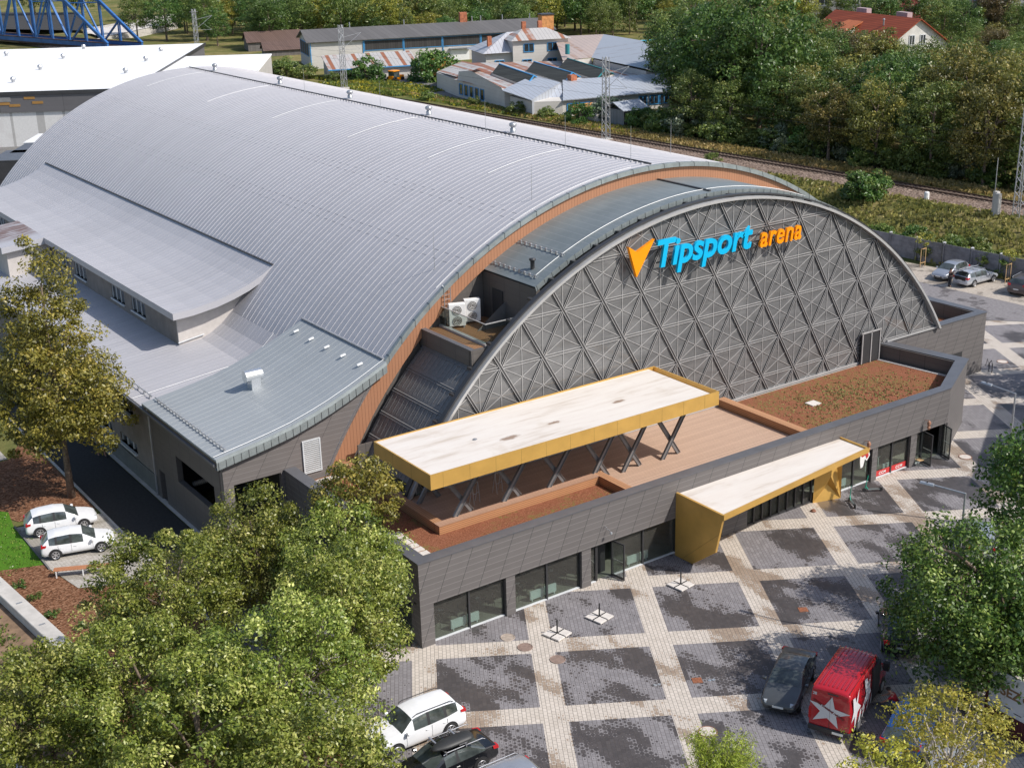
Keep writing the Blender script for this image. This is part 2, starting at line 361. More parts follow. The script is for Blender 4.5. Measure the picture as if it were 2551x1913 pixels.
def mk_paving():
    t = NT('plaza_paving'); p = t.pos()
    mp = t.n('Mapping', vector_type='POINT'); t.l(p, mp.inputs[0]); mp.inputs['Rotation'].default_value = (0, 0, R_(30.7))
    r = t.xyz(mp.outputs[0]); u, v = r[0], r[1]
    PU, PV = 5.88, 6.04
    fu = t.math('MULTIPLY', t.math('FRACT', t.math('DIVIDE', t.math('SUBTRACT', u, 6.54), PU)), PU)
    fv = t.math('MULTIPLY', t.math('FRACT', t.math('DIVIDE', t.math('SUBTRACT', -1.07+60.4, v), PV)), PV)
    field = t.math('MULTIPLY', t.math('LESS_THAN', fu, 4.70), t.math('LESS_THAN', fv, 4.74))
    C = 0.27
    rv = t.math('DIVIDE', v, C*0.72); ru = t.math('DIVIDE', u, C)
    rv0 = t.math('DIVIDE', u, C*0.72); ru = t.math('DIVIDE', v, C); rv = rv0
    ru = t.math('ADD', ru, t.math('MULTIPLY', t.math('FLOOR', rv), 0.5))
    fx = t.math('FRACT', ru); fy = t.math('FRACT', rv); ix = t.math('FLOOR', ru); iy = t.math('FLOOR', rv)
    joint = t.math('MAXIMUM', t.math('LESS_THAN', fx, 0.06), t.math('LESS_THAN', fy, 0.11))
    cell = t.n('CombineXYZ'); t.l(ix, cell.inputs[0]); t.l(iy, cell.inputs[1])
    wn = t.n('TexWhiteNoise', noise_dimensions='3D'); t.l(cell.outputs[0], wn.inputs['Vector'])
    sn = t.vm('MULTIPLY', cell.outputs[0], (C, C*0.72, 1))
    big = t.noise(sn, 0.30, 5, 0.6); dx = t.math('SUBTRACT', fx, 0.53); dy = t.math('SUBTRACT', fy, 0.54)
    dist = t.math('SQRT', t.math('ADD', t.math('MULTIPLY', dx, dx), t.math('MULTIPLY', dy, dy)))
    val = t.math('ADD', big, t.math('MULTIPLY', t.math('SUBTRACT', 0.36, dist), 0.15))
    val = t.math('ADD', val, t.math('MULTIPLY', t.math('SUBTRACT', wn.outputs[0], 0.5), 0.05))
    shift = t.noise(p, 0.045, 2, 0.5)
    val = t.math('ADD', val, t.math('MULTIPLY', t.math('SUBTRACT', shift, 0.5), 0.25))
    fine = t.noise(p, 6, 3, 0.6); val = t.math('ADD', val, t.math('MULTIPLY', t.math('SUBTRACT', fine, 0.5), 0.03))
    wetf = t.math('GREATER_THAN', val, 0.535); wetb = t.math('GREATER_THAN', val, 0.575)
    tone = t.math('ADD', t.math('MULTIPLY', wn.outputs[0], 0.6), t.math('MULTIPLY', fine, 0.4))
    dryf = t.mix(tone, (0.18, 0.17, 0.178), (0.275, 0.26, 0.27)); wetfc = t.mix(tone, (0.055, 0.050, 0.051), (0.092, 0.082, 0.082))
    dryb = t.mix(tone, (0.47, 0.42, 0.365), (0.61, 0.55, 0.49)); wetbc = t.mix(tone, (0.27, 0.205, 0.155), (0.37, 0.295, 0.23))
    cf = t.mix(wetf, dryf, wetfc); cb = t.mix(wetb, dryb, wetbc)
    c = t.mix(field, cb, cf)
    stain = t.noise(p, 0.8, 4, 0.7); c = t.mix(t.math('MULTIPLY', t.smooth(stain, 0.55, 0.85), 0.15), c, (0.10, 0.09, 0.085))
    c = t.mix(t.math('MULTIPLY', joint, 0.75), c, (0.06, 0.052, 0.048))
    rg = t.mix(wetf, (0.8, 0.8, 0.8), (0.45, 0.45, 0.45)); t.l(rg, t.b.inputs['Roughness'])
    return t.fin(c, None, 0, 0.35)
M['paving'] = mk_paving()
def mk_lot(name, a, b, w, cell=0.22):
    t = NT(name); p = t.pos(); x = t.xyz(p)
    fx = t.math('FRACT', t.math('DIVIDE', x[0], cell)); fy = t.math('FRACT', t.math('DIVIDE', x[1], cell*1.3))
    j = t.math('MAXIMUM', t.math('LESS_THAN', fx, 0.1), t.math('LESS_THAN', fy, 0.1))
    n = t.noise(p, 0.35, 5, 0.68); n2 = t.noise(p, 4, 3, 0.6)
    c = t.mix(t.smooth(n2, 0.3, 0.7), a, b); c = t.mix(t.math('MULTIPLY', t.smooth(n, 0.52, 0.60), 0.75), c, w)
    c = t.mix(t.math('MULTIPLY', j, 0.4), c, (0.08, 0.07, 0.06)); return t.fin(c, 0.85, 0, 0.3)
M['lot'] = mk_lot('parking_pavers', (0.38, 0.33, 0.28), (0.48, 0.43, 0.37), (0.16, 0.14, 0.12))
M['lotgrey'] = mk_lot('grass_pavers', (0.36, 0.33, 0.29), (0.47, 0.44, 0.40), (0.26, 0.24, 0.20), 0.18)
M['lane'] = mk_lot('grey_lane_pavers', (0.19, 0.18, 0.185), (0.25, 0.235, 0.24), (0.065, 0.058, 0.06), 0.22)
def mk_mulch():
    t = NT('bark_mulch'); p = t.pos(); mp = t.n('Mapping'); t.l(p, mp.inputs[0]); mp.inputs['Scale'].default_value = (1, 2.2, 1); mp.inputs['Rotation'].default_value = (0, 0, 0.6)
    v = t.n('TexVoronoi'); t.l(mp.outputs[0], v.inputs['Vector']); v.inputs['Scale'].default_value = 9
    n = t.noise(p, 0.7, 3, 0.6)
    c = t.ramp(t.xyz(v.outputs['Color'])[0], [(0.0, (0.055, 0.025, 0.012)), (0.5, (0.19, 0.085, 0.045)), (0.9, (0.36, 0.20, 0.12))])
    c = t.mix(t.math('MULTIPLY', n, 0.4), c, (0.10, 0.045, 0.025)); t.bump(v.outputs['Distance'], 0.6, 0.05); return t.fin(c, 0.95, 0, 0.1)
M['mulch'] = mk_mulch()
def mk_lawn():
    t = NT('lawn_grass'); p = t.pos(); n = t.noise(p, 14, 3, 0.8); n2 = t.noise(p, 0.8, 3, 0.5)
    c = t.mix(n, (0.035, 0.10, 0.008), (0.12, 0.26, 0.025)); c = t.mix(t.math('MULTIPLY', n2, 0.4), c, (0.07, 0.17, 0.02))
    t.bump(n, 0.8, 0.05); return t.fin(c, 0.9, 0, 0.1)
M['lawn'] = mk_lawn()
def mk_ballast():
    t = NT('railway_ballast'); p = t.pos(); v = t.n('TexVoronoi'); t.l(p, v.inputs['Vector']); v.inputs['Scale'].default_value = 5
    n = t.noise(p, 0.25, 4, 0.6); c = t.mix(t.xyz(v.outputs['Color'])[0], (0.08, 0.055, 0.042), (0.34, 0.26, 0.21))
    c = t.mix(t.math('MULTIPLY', t.smooth(n, 0.45, 0.65), 0.45), c, (0.15, 0.10, 0.07)); t.bump(v.outputs['Distance'], 0.7, 0.08); return t.fin(c, 0.95, 0, 0.1)
M['ballast'] = mk_ballast()
def ground():
    xs = sorted(set([-400, -200, -100, -60, -40]+list(np.arange(-30, 76, 5.0))+list(np.arange(76, 108, 1.0))+list(np.arange(110, 200, 10.0))+[200, 230, 260, 300, 350, 420, 550, 800, 1500]))
    ys = sorted(set([-400, -200, -100, -60]+list(np.arange(-40, 220, 10.0))+list(np.arange(220, 310, 5.0))+[320, 350, 400, 500, 700, 1000, 1700]))
    mb = MB(); nx = len(xs); ny = len(ys)
    mb.v = [(float(x), float(y), tz(x, y)-0.02) for y in ys for x in xs]
    for j in range(ny-1):
        for i in range(nx-1): mb.f.append((j*nx+i, j*nx+i+1, (j+1)*nx+i+1, (j+1)*nx+i)); mb.mi.append(0)
    tag(mb.build('ground', M['ground'], smooth=True), kind='structure')
ground()
def sheet(name, pts, z, m, kerb=None):
    tag(MB().poly([(x, y, z) for x, y in pts], 0).build(name, m), kind='structure')
sheet('plaza_paving', [(-7.3, -60), (72, -60), (72, 4.6), (70.5, 12.9), (62.5, 22), (62.5, 110), (50, 110), (50, 15), (0, 15), (-0.1, 15.2), (-0.1, 9), (-7.3, 9)], 0.004, M['paving'])
sheet('side_road', [(62.6, 22.05), (70.55, 12.95), (72.05, 4.6), (72.05, -40), (90, -40), (77.5, 20), (76.0, 110), (62.6, 110)], 0.006, M['lane'])
sheet('parking_area', [(72.2, 31.5), (73.3, 14), (79.2, 10), (78.9, 25.4), (77.6, 31.5), (76.2, 40), (76.0, 60), (72.2, 60)], 0.012, M['lot'])
sheet('asphalt_lane', [(-7.35, 8.5), (-3.95, 8.5), (-3.95, 110), (-7.35, 110)], 0.008, M['asphalt'])
sheet('side_pavement', [(-3.95, 15), (-3.6, 15), (-3.6, 95), (-3.95, 95)], 0.10, M['concrete'])
sheet('mulch_bed', [(-7.5, -40), (-7.5, 14.95), (-11.8, 16.95), (-12.42, 20.2), (-12.45, 21.1), (-14.67, 21.95), (-15.3, 22.1), (-13.9, 8), (-16.5, -2), (-12, -40)], 0.006, M['mulch'])
sheet('tree_bed', [(-12.0, 27.8), (-7.55, 26.6), (-7.55, 42), (-9.7, 38.3), (-12.9, 38.0), (-12.9, 30)], 0.010, M['mulch'])
sheet('slope_soil', [(-15.9, 22), (-14.6, 8), (-17, -3), (-19, 2), (-30, 10), (-30, 24)], 0.012, M['soil'])
sheet('grass_paver_bay', [(-12.35, 27.0), (-12.35, 20.2), (-11.8, 17.0), (-7.5, 15), (-7.5, 25.8)], 0.016, M['lotgrey'])
sheet('front_lawn', [(-30, 24), (-14.9, 21.9), (-12.46, 21.0), (-12.46, 27.0), (-12.1, 29.6), (-14, 32), (-30, 36)], 0.014, M['lawn'])
sheet('rear_yard_paving', [(-12.9, 38.2), (-9.7, 38.5), (-9.7, 60), (-30, 60), (-30, 36.2), (-14, 36)], 0.012, M['lotgrey'])
sheet('footpath', [(-19.0, 1.9), (-17.5, -2.5), (-16, -12), (-24, -12), (-24, 6), (-20.5, 7)], 0.016, M['slabs'])
# kerb between the bark bed and the lane, kerb of the grass paver bay
mb = MB(); mb.box(-7.5, -7.36, 9, 60, 0, 0.10)
tag(mb.build('lane_kerb', M['concrete']), kind='structure')
mb = MB(); mb.bar((-12.4, 27.1, 0.04), (-12.4, 20.2, 0.04), 0.1, 0.12)
tag(mb.build('bay_kerb', M['oldasphalt']), kind='structure')
# low concrete retaining wall, bottom left
o = thing('retaining_wall', 'low pale concrete retaining wall beside the bark bed at the lower left', 'wall', (-15, 15, 0))
mb = MB(); A, B = Vector((-15.35, 22.5, 0)), Vector((-13.9, 8.0, 0)); n = Vector((-0.85, -0.08, 0))
mb.hexa([tuple(A), tuple(A+n), tuple(B+n), tuple(B)], [tuple(v+Vector((0, 0, 0.55))) for v in (A, A+n, B+n, B)])
mb.build('wall_body', M['concrete'], o, bevel=0.03)
for k in range(4):
    c = A.lerp(B, 0.22+0.21*k)+n*0.5; mb = MB(); mb.box(c.x-0.16, c.x+0.16, c.y-0.06, c.y+0.06, 0.552, 0.562); mb.build('recessed_fitting', M['galv'], o)
# railway: ballast, two rails, sleepers
def railway():
    a, b = 0.0, 330.0
    cx = lambda y: 95.66-(y-36)*0.0591
    mb = MB(); ys = list(np.arange(-20, 331, 5.0))
    for i in range(len(ys)-1):
        y0, y1 = ys[i], ys[i+1]; P = []
        for y in (y0, y1):
            c = cx(y); P.append([(c-4.6, y, tz(c-4.6, y)+0.02), (c-3.4, y, 2.84), (c-1.4, y, 3.0), (c+1.4, y, 3.0), (c+2.6, y, 2.70)])
        for k in range(4): mb.quad(P[0][k], P[0][k+1], P[1][k+1], P[1][k])
    tag(mb.build('railway_ballast', M['ballast']), kind='structure')
    t = thing('railway_track', 'single railway track on a ballast bed running along the embankment', 'railway track', (cx(100), 100, 3))
    for s in (-0.72, 0.72):
        mb = MB(); mb.bar((cx(-20)+s, -20, 3.14), (cx(330)+s, 330, 3.14), 0.10, 0.16); mb.build('rail', M['rail'], t)
    mb = MB()
    for y in np.arange(-10, 250, 0.65): mb.box(cx(y)-1.2, cx(y)+1.2, y-0.12, y+0.12, 2.98, 3.05)
    tag(mb.build('sleepers', M['sleeper'], t), kind='stuff')
railway()

# ------------------------------------------------------------------ the arena
XC = 27.6; RO, ZO = 28.4, -9.75; RI, ZI = 26.5, -8.85
def arcz(x, R=RO, zc=ZO):
    d = R*R-(x-XC)**2; return zc+math.sqrt(d) if d > 0 else zc
def arcpts(R, zc, x0, x1, n=64):
    a0 = math.acos(max(-1, min(1, (XC-x0)/R))); a1 = math.acos(max(-1, min(1, (XC-x1)/R)))
    return [(XC-R*math.cos(a0+(a1-a0)*i/n), zc+R*math.sin(a0+(a1-a0)*i/n)) for i in range(n+1)]
AR = thing('sports_arena', 'large arched sports arena with a grey seamed metal roof and a glazed diagrid front', 'arena', (27.6, 20, 0))
def strip(mb, pa, pb, y0, y1, m=0):     # surface between profile pa at y0 and pb at y1
    for i in range(len(pa)-1):
        mb.quad((pa[i][0], y0, pa[i][1]), (pa[i+1][0], y0, pa[i+1][1]), (pb[i+1][0], y1, pb[i+1][1]), (pb[i][0], y1, pb[i][1]), m)
def ring(mb, po, pi, y, m=0):
    for i in range(len(po)-1):
        mb.quad((pi[i][0], y, pi[i][1]), (pi[i+1][0], y, pi[i+1][1]), (po[i+1][0], y, po[i+1][1]), (po[i][0], y, po[i][1]), m)
def ribs(mb, prof, ys, m=1, w=0.02, h=0.028):
    P = [Vector((x, 0, z)) for x, z in prof]; N = []
    for i in range(len(P)):
        d = (P[min(i+1, len(P)-1)]-P[max(i-1, 0)]).normalized(); N.append(Vector((-d.z, 0, d.x)))
    for y in ys:
        b = len(mb.v)
        for p, n in zip(P, N):
            q = p+n*h; mb.v += [(p.x, y-w/2, p.z), (q.x, y-w/2, q.z), (q.x, y+w/2, q.z), (p.x, y+w/2, p.z)]
        for i in range(len(P)-1):
            for k in range(3): mb.f.append((b+4*i+k, b+4*i+k+1, b+4*i+k+5, b+4*i+k+4)); mb.mi.append(m)
# main vault
po = arcpts(RO, ZO, 1.2, 54.0, 90)
mb = MB(); strip(mb, po, po, 14.72, 93.0)
pin = arcpts(RO-0.3, ZO, 1.5, 53.7, 90)
ring(mb, po, pin, 93.0)
for y0, y1, xl in ((15.0, 25.6, 6.87), (25.6, 33.0, 5.75), (33.0, 85.6, 8.55), (85.6, 92.9, 1.5)):
    ys = [15.3+0.6*k for k in range(130) if y0 <= 15.3+0.6*k < y1]
    ribs(mb, arcpts(RO, ZO, xl, 53.0, 56), ys)
roof = mb.build('main_roof', [M['roof'], M['seam']], AR, smooth=False)
for p in roof.data.polygons:
    pass
# staggered pan joints
mb = MB()
for k in range(129):
    y = 15.6+0.6*k
    for x0 in (12.6, 16.9):
        x = x0+(0.55 if k % 2 else 0.0); z = arcz(x)
        mb.quad((x, y-0.27, z+0.006), (x+0.03, y-0.27, arcz(x+0.03)+0.006), (x+0.03, y+0.27, arcz(x+0.03)+0.006), (x, y+0.27, z+0.006))
tag(mb.build('pan_joint', M['panline'], roof), kind='stuff')
mb = MB(); mb.bar((27.6, 15.2, 18.70), (27.6, 92.8, 18.70), 0.10, 0.10); mb.build('ridge_strip', M['steel'], roof)
mb = MB()
for k in range(150): mb.box(27.15, 27.29, 15.6+0.515*k, 15.72+0.515*k, 18.66, 18.74)
tag(mb.build('snow_clamp', M['seam'], roof), kind='stuff')
for y in (23.6, 31.3, 43.4, 57.0, 71.2, 87.0):
    pts = [(x, y, z+0.06) for x, z in arcpts(RO, ZO, 20.5, 26.9, 12)]; MB().tube(pts, 0.018, 5).build('lightning_cable', M['white'], roof)
MB().tube([(x, 15.3, z+0.06) for x, z in arcpts(RO, ZO, 11.0, 26.0, 24)], 0.015, 5).build('lightning_cable', M['white'], roof)
for y in (31.97, 43.98, 57.45, 71.74, 87.6):
    v = MB().lathe((28.4, y, arcz(28.4)), [(0.22, -0.05), (0.22, 0.3), (0.16, 0.32), (0.16, 0.42)], 12).build('roof_vent', M['galv'], roof, smooth=True)
    MB().lathe((28.4, y, arcz(28.4)), [(0.15, 0.42), (0.25, 0.47), (0.30, 0.58), (0.25, 0.70), (0.12, 0.77), (0.0, 0.79)], 12).build('turbine_cowl', M['galv'], AR, smooth=True)
for x, y in ((27.3, 24.0), (27.3, 34.0), (27.3, 50.0), (27.2, 64.0), (33.5, 20.0), (12.0, 17.0), (19.0, 16.5), (27.4, 17.0)):
    MB().tube([(x, y, arcz(x)), (x, y, arcz(x)+2.3)], [0.02, 0.008], 5).build('lightning_rod', M['galv'], AR)
# front cap of the vault, brown board band, closing wall
pc = arcpts(RO+0.03, ZO, 6.6, 52.6, 80); pc2 = arcpts(RO-0.26, ZO, 6.4, 52.8, 80); pc3 = arcpts(RO+0.03, ZO, 6.6, 52.6, 80)
mb = MB(); ring(mb, pc, pc2, 14.70); strip(mb, pc, pc, 14.70, 14.98); strip(mb, pc2[::-1], pc2[::-1], 14.70, 15.1)
cap = mb.build('roof_edge_cap', M['cap'], AR, smooth=False)
mb = MB()
pj = arcpts(RO+0.04, ZO, 7.2, 52, 40); pj2 = arcpts(RO-0.27, ZO, 7.2, 52, 40)
for a, b in zip(pj, pj2): mb.bar((a[0], 14.692, a[1]), (b[0], 14.692, b[1]), 0.012, 0.02); mb.bar((a[0], 14.69, a[1]+0.004), (a[0], 14.98, a[1]+0.004), 0.02, 0.012)
tag(mb.build('cap_joint', M['steel'], cap), kind='stuff')
bo = arcpts(RO-0.2, ZO, 2.75, 52.45, 90); bi = arcpts(RI, ZI, 4.05, 51.15, 90)
mb = MB(); ring(mb, bo, bi, 14.9); strip(mb, bi[::-1], bi[::-1], 14.9, 15.25)
mb.build('brown_board_band', M['band'], AR)
mb = MB(); bi2 = arcpts(RI+0.3, ZI, 2.2, 53.0, 60)
mb.poly([(x, 15.26, z) for x, z in bi2]+[(53.0, 15.26, 0), (2.2, 15.26, 0)]); mb.build('hall_front_wall', M['cladwall'], AR)
# rear gable
mb = MB(); bb = arcpts(RO-0.3, ZO, 1.6, 53.6, 60); mb.poly([(x, 92.9, z) for x, z in bb[::-1]]); mb.build('rear_gable_wall', M['render_old'], AR)
# ---- hood between vault and glass
ho = arcpts(RI+0.02, ZI, 14.2, 41.2, 60); hi = arcpts(RI-0.28, ZI, 14.3, 41.1, 60)
mb = MB(); strip(mb, ho, ho, 9.62, 14.9); ring(mb, ho, hi, 9.62); strip(mb, hi[::-1], hi[::-1], 9.62, 14.9)
hood = mb.build('hood_roof', M['hood'], AR, smooth=False)
mb = MB(); hj = arcpts(RI+0.03, ZI, 14.3, 41, 45); hk = arcpts(RI-0.29, ZI, 14.4, 40.9, 45)
for a, b in zip(hj, hk): mb.bar((a[0], 9.612, a[1]), (b[0], 9.612, b[1]), 0.012, 0.02)
tag(mb.build('hood_edge_joint', M['steel'], hood), kind='stuff')
MB().bar((27.9, 9.9, 17.70), (27.9, 14.85, 17.70), 0.16, 0.10).build('expansion_strip', M['steel'], hood)
MB().tube([(x, 10.45, z+0.07) for x, z in arcpts(RI, ZI, 14.6, 40.8, 40)], 0.022, 5).build('lightning_cable', M['white'], hood)
mb = MB()
for x in (14.75, 16.7):
    z = arcz(x, RI, ZI); mb.tube([(x, 10.1, z+0.14), (x, 15.0-0.25, z+0.14)], 0.03, 6)
    for k in range(9): mb.box(x-0.05, x+0.05, 10.3+0.52*k, 10.42+0.52*k, z, z+0.2)
mb.build('snow_guard', M['galv'], hood)
v = MB().lathe((15.25, 11.3, arcz(15.25, RI, ZI)), [(0.13, 0), (0.13, 0.5), (0.20, 0.52), (0.2, 0.62), (0.0, 0.66)], 10).build('flue_pipe', M['steel'], hood, smooth=True)
# box under the hood on the left (door wall), terrace with air conditioners
mb = MB()
mb.box(14.3, 14.6, 9.7, 15.2, 10.2, 13.9); mb.build('terrace_side_wall', M['cladwall'], AR)
d = MB().box(14.24, 14.31, 13.05, 14.15, 11.0, 13.0).build('terrace_door', M['dark'], AR)
mb = MB(); mb.box(9.85, 14.3, 9.75, 15.2, 10.15, 10.98); mb.build('terrace_floor', M['deckd'] if 'deckd' in M else M['timbery'], AR)
mb = MB(); mb.box(9.62, 9.85, 9.7, 15.2, 10.1, 11.14); mb.box(9.62, 10.9, 9.5, 9.75, 10.1, 11.14); mb.build('terrace_parapet', M['cladwall'], AR)
MB().box(9.58, 9.90, 9.6, 15.0, 11.142, 11.18).build('terrace_coping', M['coping'], AR)
mb = MB()
mb.box(11.05, 11.09, 10.2, 15.1, 11.12, 12.25); mb.box(11.09, 13.7, 10.18, 10.22, 11.12, 12.25)
rg = mb.build('balustrade_glass', M['railglass'], AR)
mb = MB(); mb.bar((11.07, 15.1, 12.27), (11.07, 10.2, 12.27), 0.05, 0.04); mb.bar((11.07, 10.2, 12.27), (13.9, 10.2, 12.27), 0.06, 0.05); mb.box(10.95, 11.2, 10.1, 15.1, 10.982, 11.12)
mb.box(11.2, 13.7, 10.1, 10.3, 10.982, 11.12); mb.build('balustrade_rail', M['steellight'], AR)
# sloping slatted covers left and right of the glass
def slats(x0, x1):
    mb = MB(); P = arcpts(RI-0.35, ZI, x0, x1, 5)
    for i in range(5):
        a, b = P[i], P[i+1]; mb.quad((a[0], 9.3, a[1]), (b[0], 9.3, b[1]), (b[0], 14.9, b[1]), (a[0], 14.9, a[1]), 0)
        d = Vector((b[0]-a[0], 0, b[1]-a[1])); n = Vector((-d.z, 0, d.x)).normalized()
        if n.z < 0: n = -n
        for k in range(13):
            y = 9.45+k*0.43; p = Vector((a[0], y, a[1]))+n*0.03; q = Vector((b[0], y, b[1]))+n*0.03
            mb.bar(p+d*0.06, q-d*0.22, 0.03, 0.012, 1)
        for s in (0.80, 0.90): 
            p = Vector((a[0], 0, a[1]))+d*s+n*0.04; mb.bar((p.x, 9.35, p.z), (p.x, 14.88, p.z), 0.06, 0.012, 1)
    return mb
slats(5.0, 9.7).build('slatted_side_cover', [M['meshdark'], M['meshlight']], AR)
slats(50.2, 41.0).build('slatted_side_cover', [M['meshdark'], M['meshlight']], AR)
mb = MB(); mb.box(4.5, 9.6, 14.2, 14.3, 3.6, 5.2); mb.build('terrace_back_wall', M['cladwall'], AR)
# ---- glass arch with diagrid
RG, GY = 26.1, 9.0; GX0, GX1, GB = 4.75, 49.95, 3.66
ga = arcpts(RG, ZI, 4.75, 49.95, 80)
mb = MB(); mb.poly([(x, GY, z) for x, z in ga]+[(44.4, GY, 4.66), (44.4, GY, GB)])
gl = mb.build('arch_glass', M['arcglass'], AR)
mb = MB(); mb.poly([(x, 12.85, z) for x, z in arcpts(RG-1.0, ZI, 6.1, 49.1, 50)]); mb.build('inner_wall', M['innerwall'], AR)
mb = MB(); mb.box(4.8, 50, 9.05, 15.2, 3.4, 3.6); mb.build('foyer_floor', M['floorin'], AR)
def clipseg(p, q, R=RG-0.05):       # clip 2-D segment (x, z) to the glazed shape
    out = []
    N = 200
    ins = []
    for i in range(N+1):
        t = i/N; x = p[0]+(q[0]-p[0])*t; z = p[1]+(q[1]-p[1])*t
        ok = (x-XC)**2+(z-ZI)**2 < R*R and z >= (GB if x < 44.4 else 4.70)-0.001
        ins.append(ok)
    a = None
    for i in range(N+1):
        if ins[i] and a is None: a = i
        if a is not None and (not ins[i] or i == N):
            b = i-1 if not ins[i] else i
            if b-a > 2: out.append(((p[0]+(q[0]-p[0])*a/N, p[1]+(q[1]-p[1])*a/N), (p[0]+(q[0]-p[0])*b/N, p[1]+(q[1]-p[1])*b/N)))
            a = None
    return out
SX, SZ = 2.975, 2.57; NX, NZ = 27.58, 12.53     # node lattice
mbig = MB(); mthin = MB(); mhor = MB(); strips = []
for k in range(-14, 15):
    xa = NX+k*SX
    for sgn in (1, -1):
        p = (xa+sgn*SX/2*(NZ-2)/SZ*1.0, NZ-(NZ-2)); q = (xa-sgn*SX/2*6.0/SZ, NZ+6.0)
        for a, b in clipseg(p, q):
            d = Vector((b[0]-a[0], 0, b[1]-a[1])).normalized(); nn = Vector((-d.z, 0, d.x))
            w = 0.16 if sgn > 0 else 0.13
            yy = 8.925 if sgn > 0 else 8.935
            mbig.bar((a[0], yy, a[1]), (b[0], yy, b[1]), w, 0.045, 0, up=(0, 1, 0))
            for s in (-1, 1):
                o = nn*(s*(w/2-0.005)); e = 0.028
                mhor.bar((a[0]+o.x, yy-0.022, a[1]+o.z), (b[0]+o.x, yy-0.022, b[1]+o.z), e, 0.02, 0, up=(0, 1, 0))
for r in range(-4, 3):
    z = NZ+r*SZ
    for dz in (-0.075, 0.075):
        for a, b in clipseg((0, z+dz), (56, z+dz)): mhor.bar((a[0], 8.955, a[1]), (b[0], 8.965, b[1]), 0.035, 0.03, 0, up=(0, 1, 0))
for r in range(-5, 3):
    zb = NZ+r*SZ; off = 0.0 if r % 2 == 0 else SX/2
    for k in range(-12, 13):
        x = NX+off+k*SX
        # up-pointing triangle: base (x, x+SX) at zb, apex at zb+SZ ; down-pointing: apex x at zb, base above
        for T in (((x, zb), (x+SX, zb), (x+SX/2, zb+SZ)), ((x, zb), (x+SX/2, zb+SZ), (x-SX/2, zb+SZ))):
            for i in range(3):
                v = T[i]; mpt = ((T[(i+1) % 3][0]+T[(i+2) % 3][0])/2, (T[(i+1) % 3][1]+T[(i+2) % 3][1])/2)
                for a, b in clipseg(v, mpt): mthin.bar((a[0], 8.975, a[1]), (b[0], 8.975, b[1]), 0.034, 0.02, 0, up=(0, 1, 0))
mbig.build('diagrid_frame', M['steel'], AR); mhor.build('edge_strips', M['mullion'], AR); mthin.build('fine_mullions', M['mullion'], AR)
mb = MB(); g1 = arcpts(RG+0.10, ZI, 4.6, 50.05, 80); g2 = arcpts(RG-0.06, ZI, 4.8, 49.85, 80); ring(mb, g1, g2, 8.62); strip(mb, g1, g1, 8.62, 9.1); strip(mb, g2[::-1], g2[::-1], 8.62, 9.1)
mb.build('arch_rim', M['steellight'], AR, smooth=False)
mb = MB(); g1 = arcpts(RG+0.27, ZI, 4.4, 50.3, 80); g2 = arcpts(RG+0.17, ZI, 4.6, 50.1, 80); ring(mb, g1, g2, 8.85); strip(mb, g1, g1, 8.85, 9.2)
mb.build('arch_outer_rim', M['steel'], AR)
mb = MB(); g3 = arcpts(RG+0.25, ZI, 5.0, 49.9, 60)
for i in range(4, 56, 2):
    x, z = g3[i]; MB().box(x-0.12, x+0.12, 9.15, 9.62, z-0.15, z-0.02).build('rim_bracket', M['steel'], AR)
mb = MB(); mb.bar((7, 8.9, 3.74), (44.4, 8.9, 3.74), 0.12, 0.14); mb.bar((44.4, 8.9, 4.74), (50, 8.9, 4.74), 0.12, 0.12); mb.build('arch_sill', M['steellight'], AR)
o = MB().box(41.5, 43.35, 8.66, 8.78, 3.7, 5.95).build('dark_opening_panel', M['dark'], AR)  # dark panel stands in for the shaded door opening
mb = MB()
for x in (41.5, 42.4, 43.3): mb.box(x-0.04, x+0.04, 8.60, 8.66, 3.7, 5.95)
mb.box(41.4, 43.4, 8.6, 8.66, 5.9, 6.0); mb.build('door_frame', M['mullion'], o)
# ---- wings on the left
W1 = [(-4.1, 6.42), (-3.3, 6.56), (-2.0, 6.78), (-0.8, 7.0), (0.6, 7.3), (2.0, 7.72), (3.1, 8.1), (4.4, 8.62), (5.6, 9.15), (6.9, 9.76)]
W1b = [(x, z) for x, z in W1]
mb = MB()
for i in range(len(W1)-1):
    (xa, za), (xb, zb) = W1[i], W1[i+1]; ya = 25.95-0.05*(i); yb = 25.95-0.05*(i+1)
    mb.quad((xa, 14.5, za), (xb, 14.5, zb), (xb, yb, zb), (xa, ya, za)); mb.quad((xb, yb, zb-0.35), (xa, ya, za-0.35), (xa, ya, za), (xb, yb, zb))
mb.quad((-4.1, 25.95, 6.3), (-4.1, 14.5, 6.3), (-4.1, 14.5, 6.42), (-4.1, 25.95, 6.42))
ribs(mb, W1, [14.95+0.6*k for k in range(18)], 1, 0.016, 0.012)
wr = mb.build('front_wing_roof', [M['roofnew'], M['seamnew']], AR)
mb = MB()
for i in range(len(W1)-1):
    (xa, za), (xb, zb) = W1[i], W1[i+1]
    ha = 0.34; mb.quad((xa, 14.46, za-ha*0.5), (xb, 14.46, zb-ha*0.5), (xb, 14.52, zb+0.02), (xa, 14.52, za+0.02)); mb.quad((xa, 14.44, za-0.62), (xb, 14.44, zb-0.62), (xb, 14.46, zb-ha*0.5), (xa, 14.46, za-ha*0.5))
    mb.quad((xb, 14.44, zb-0.62), (xa, 14.44, za-0.62), (xa, 14.8, za-0.62), (xb, 14.8, zb-0.62))
wc = mb.build('wing_edge_cap', M['cap'], AR)
mb = MB()
for k in range(24):
    x = -4.0+10.6*k/23; z = np.interp(x, [p[0] for p in W1], [p[1] for p in W1]); mb.bar((x, 14.425, z-0.62), (x, 14.45, z-0.17), 0.02, 0.012)
mb.build('cap_joint', M['steel'], wc)
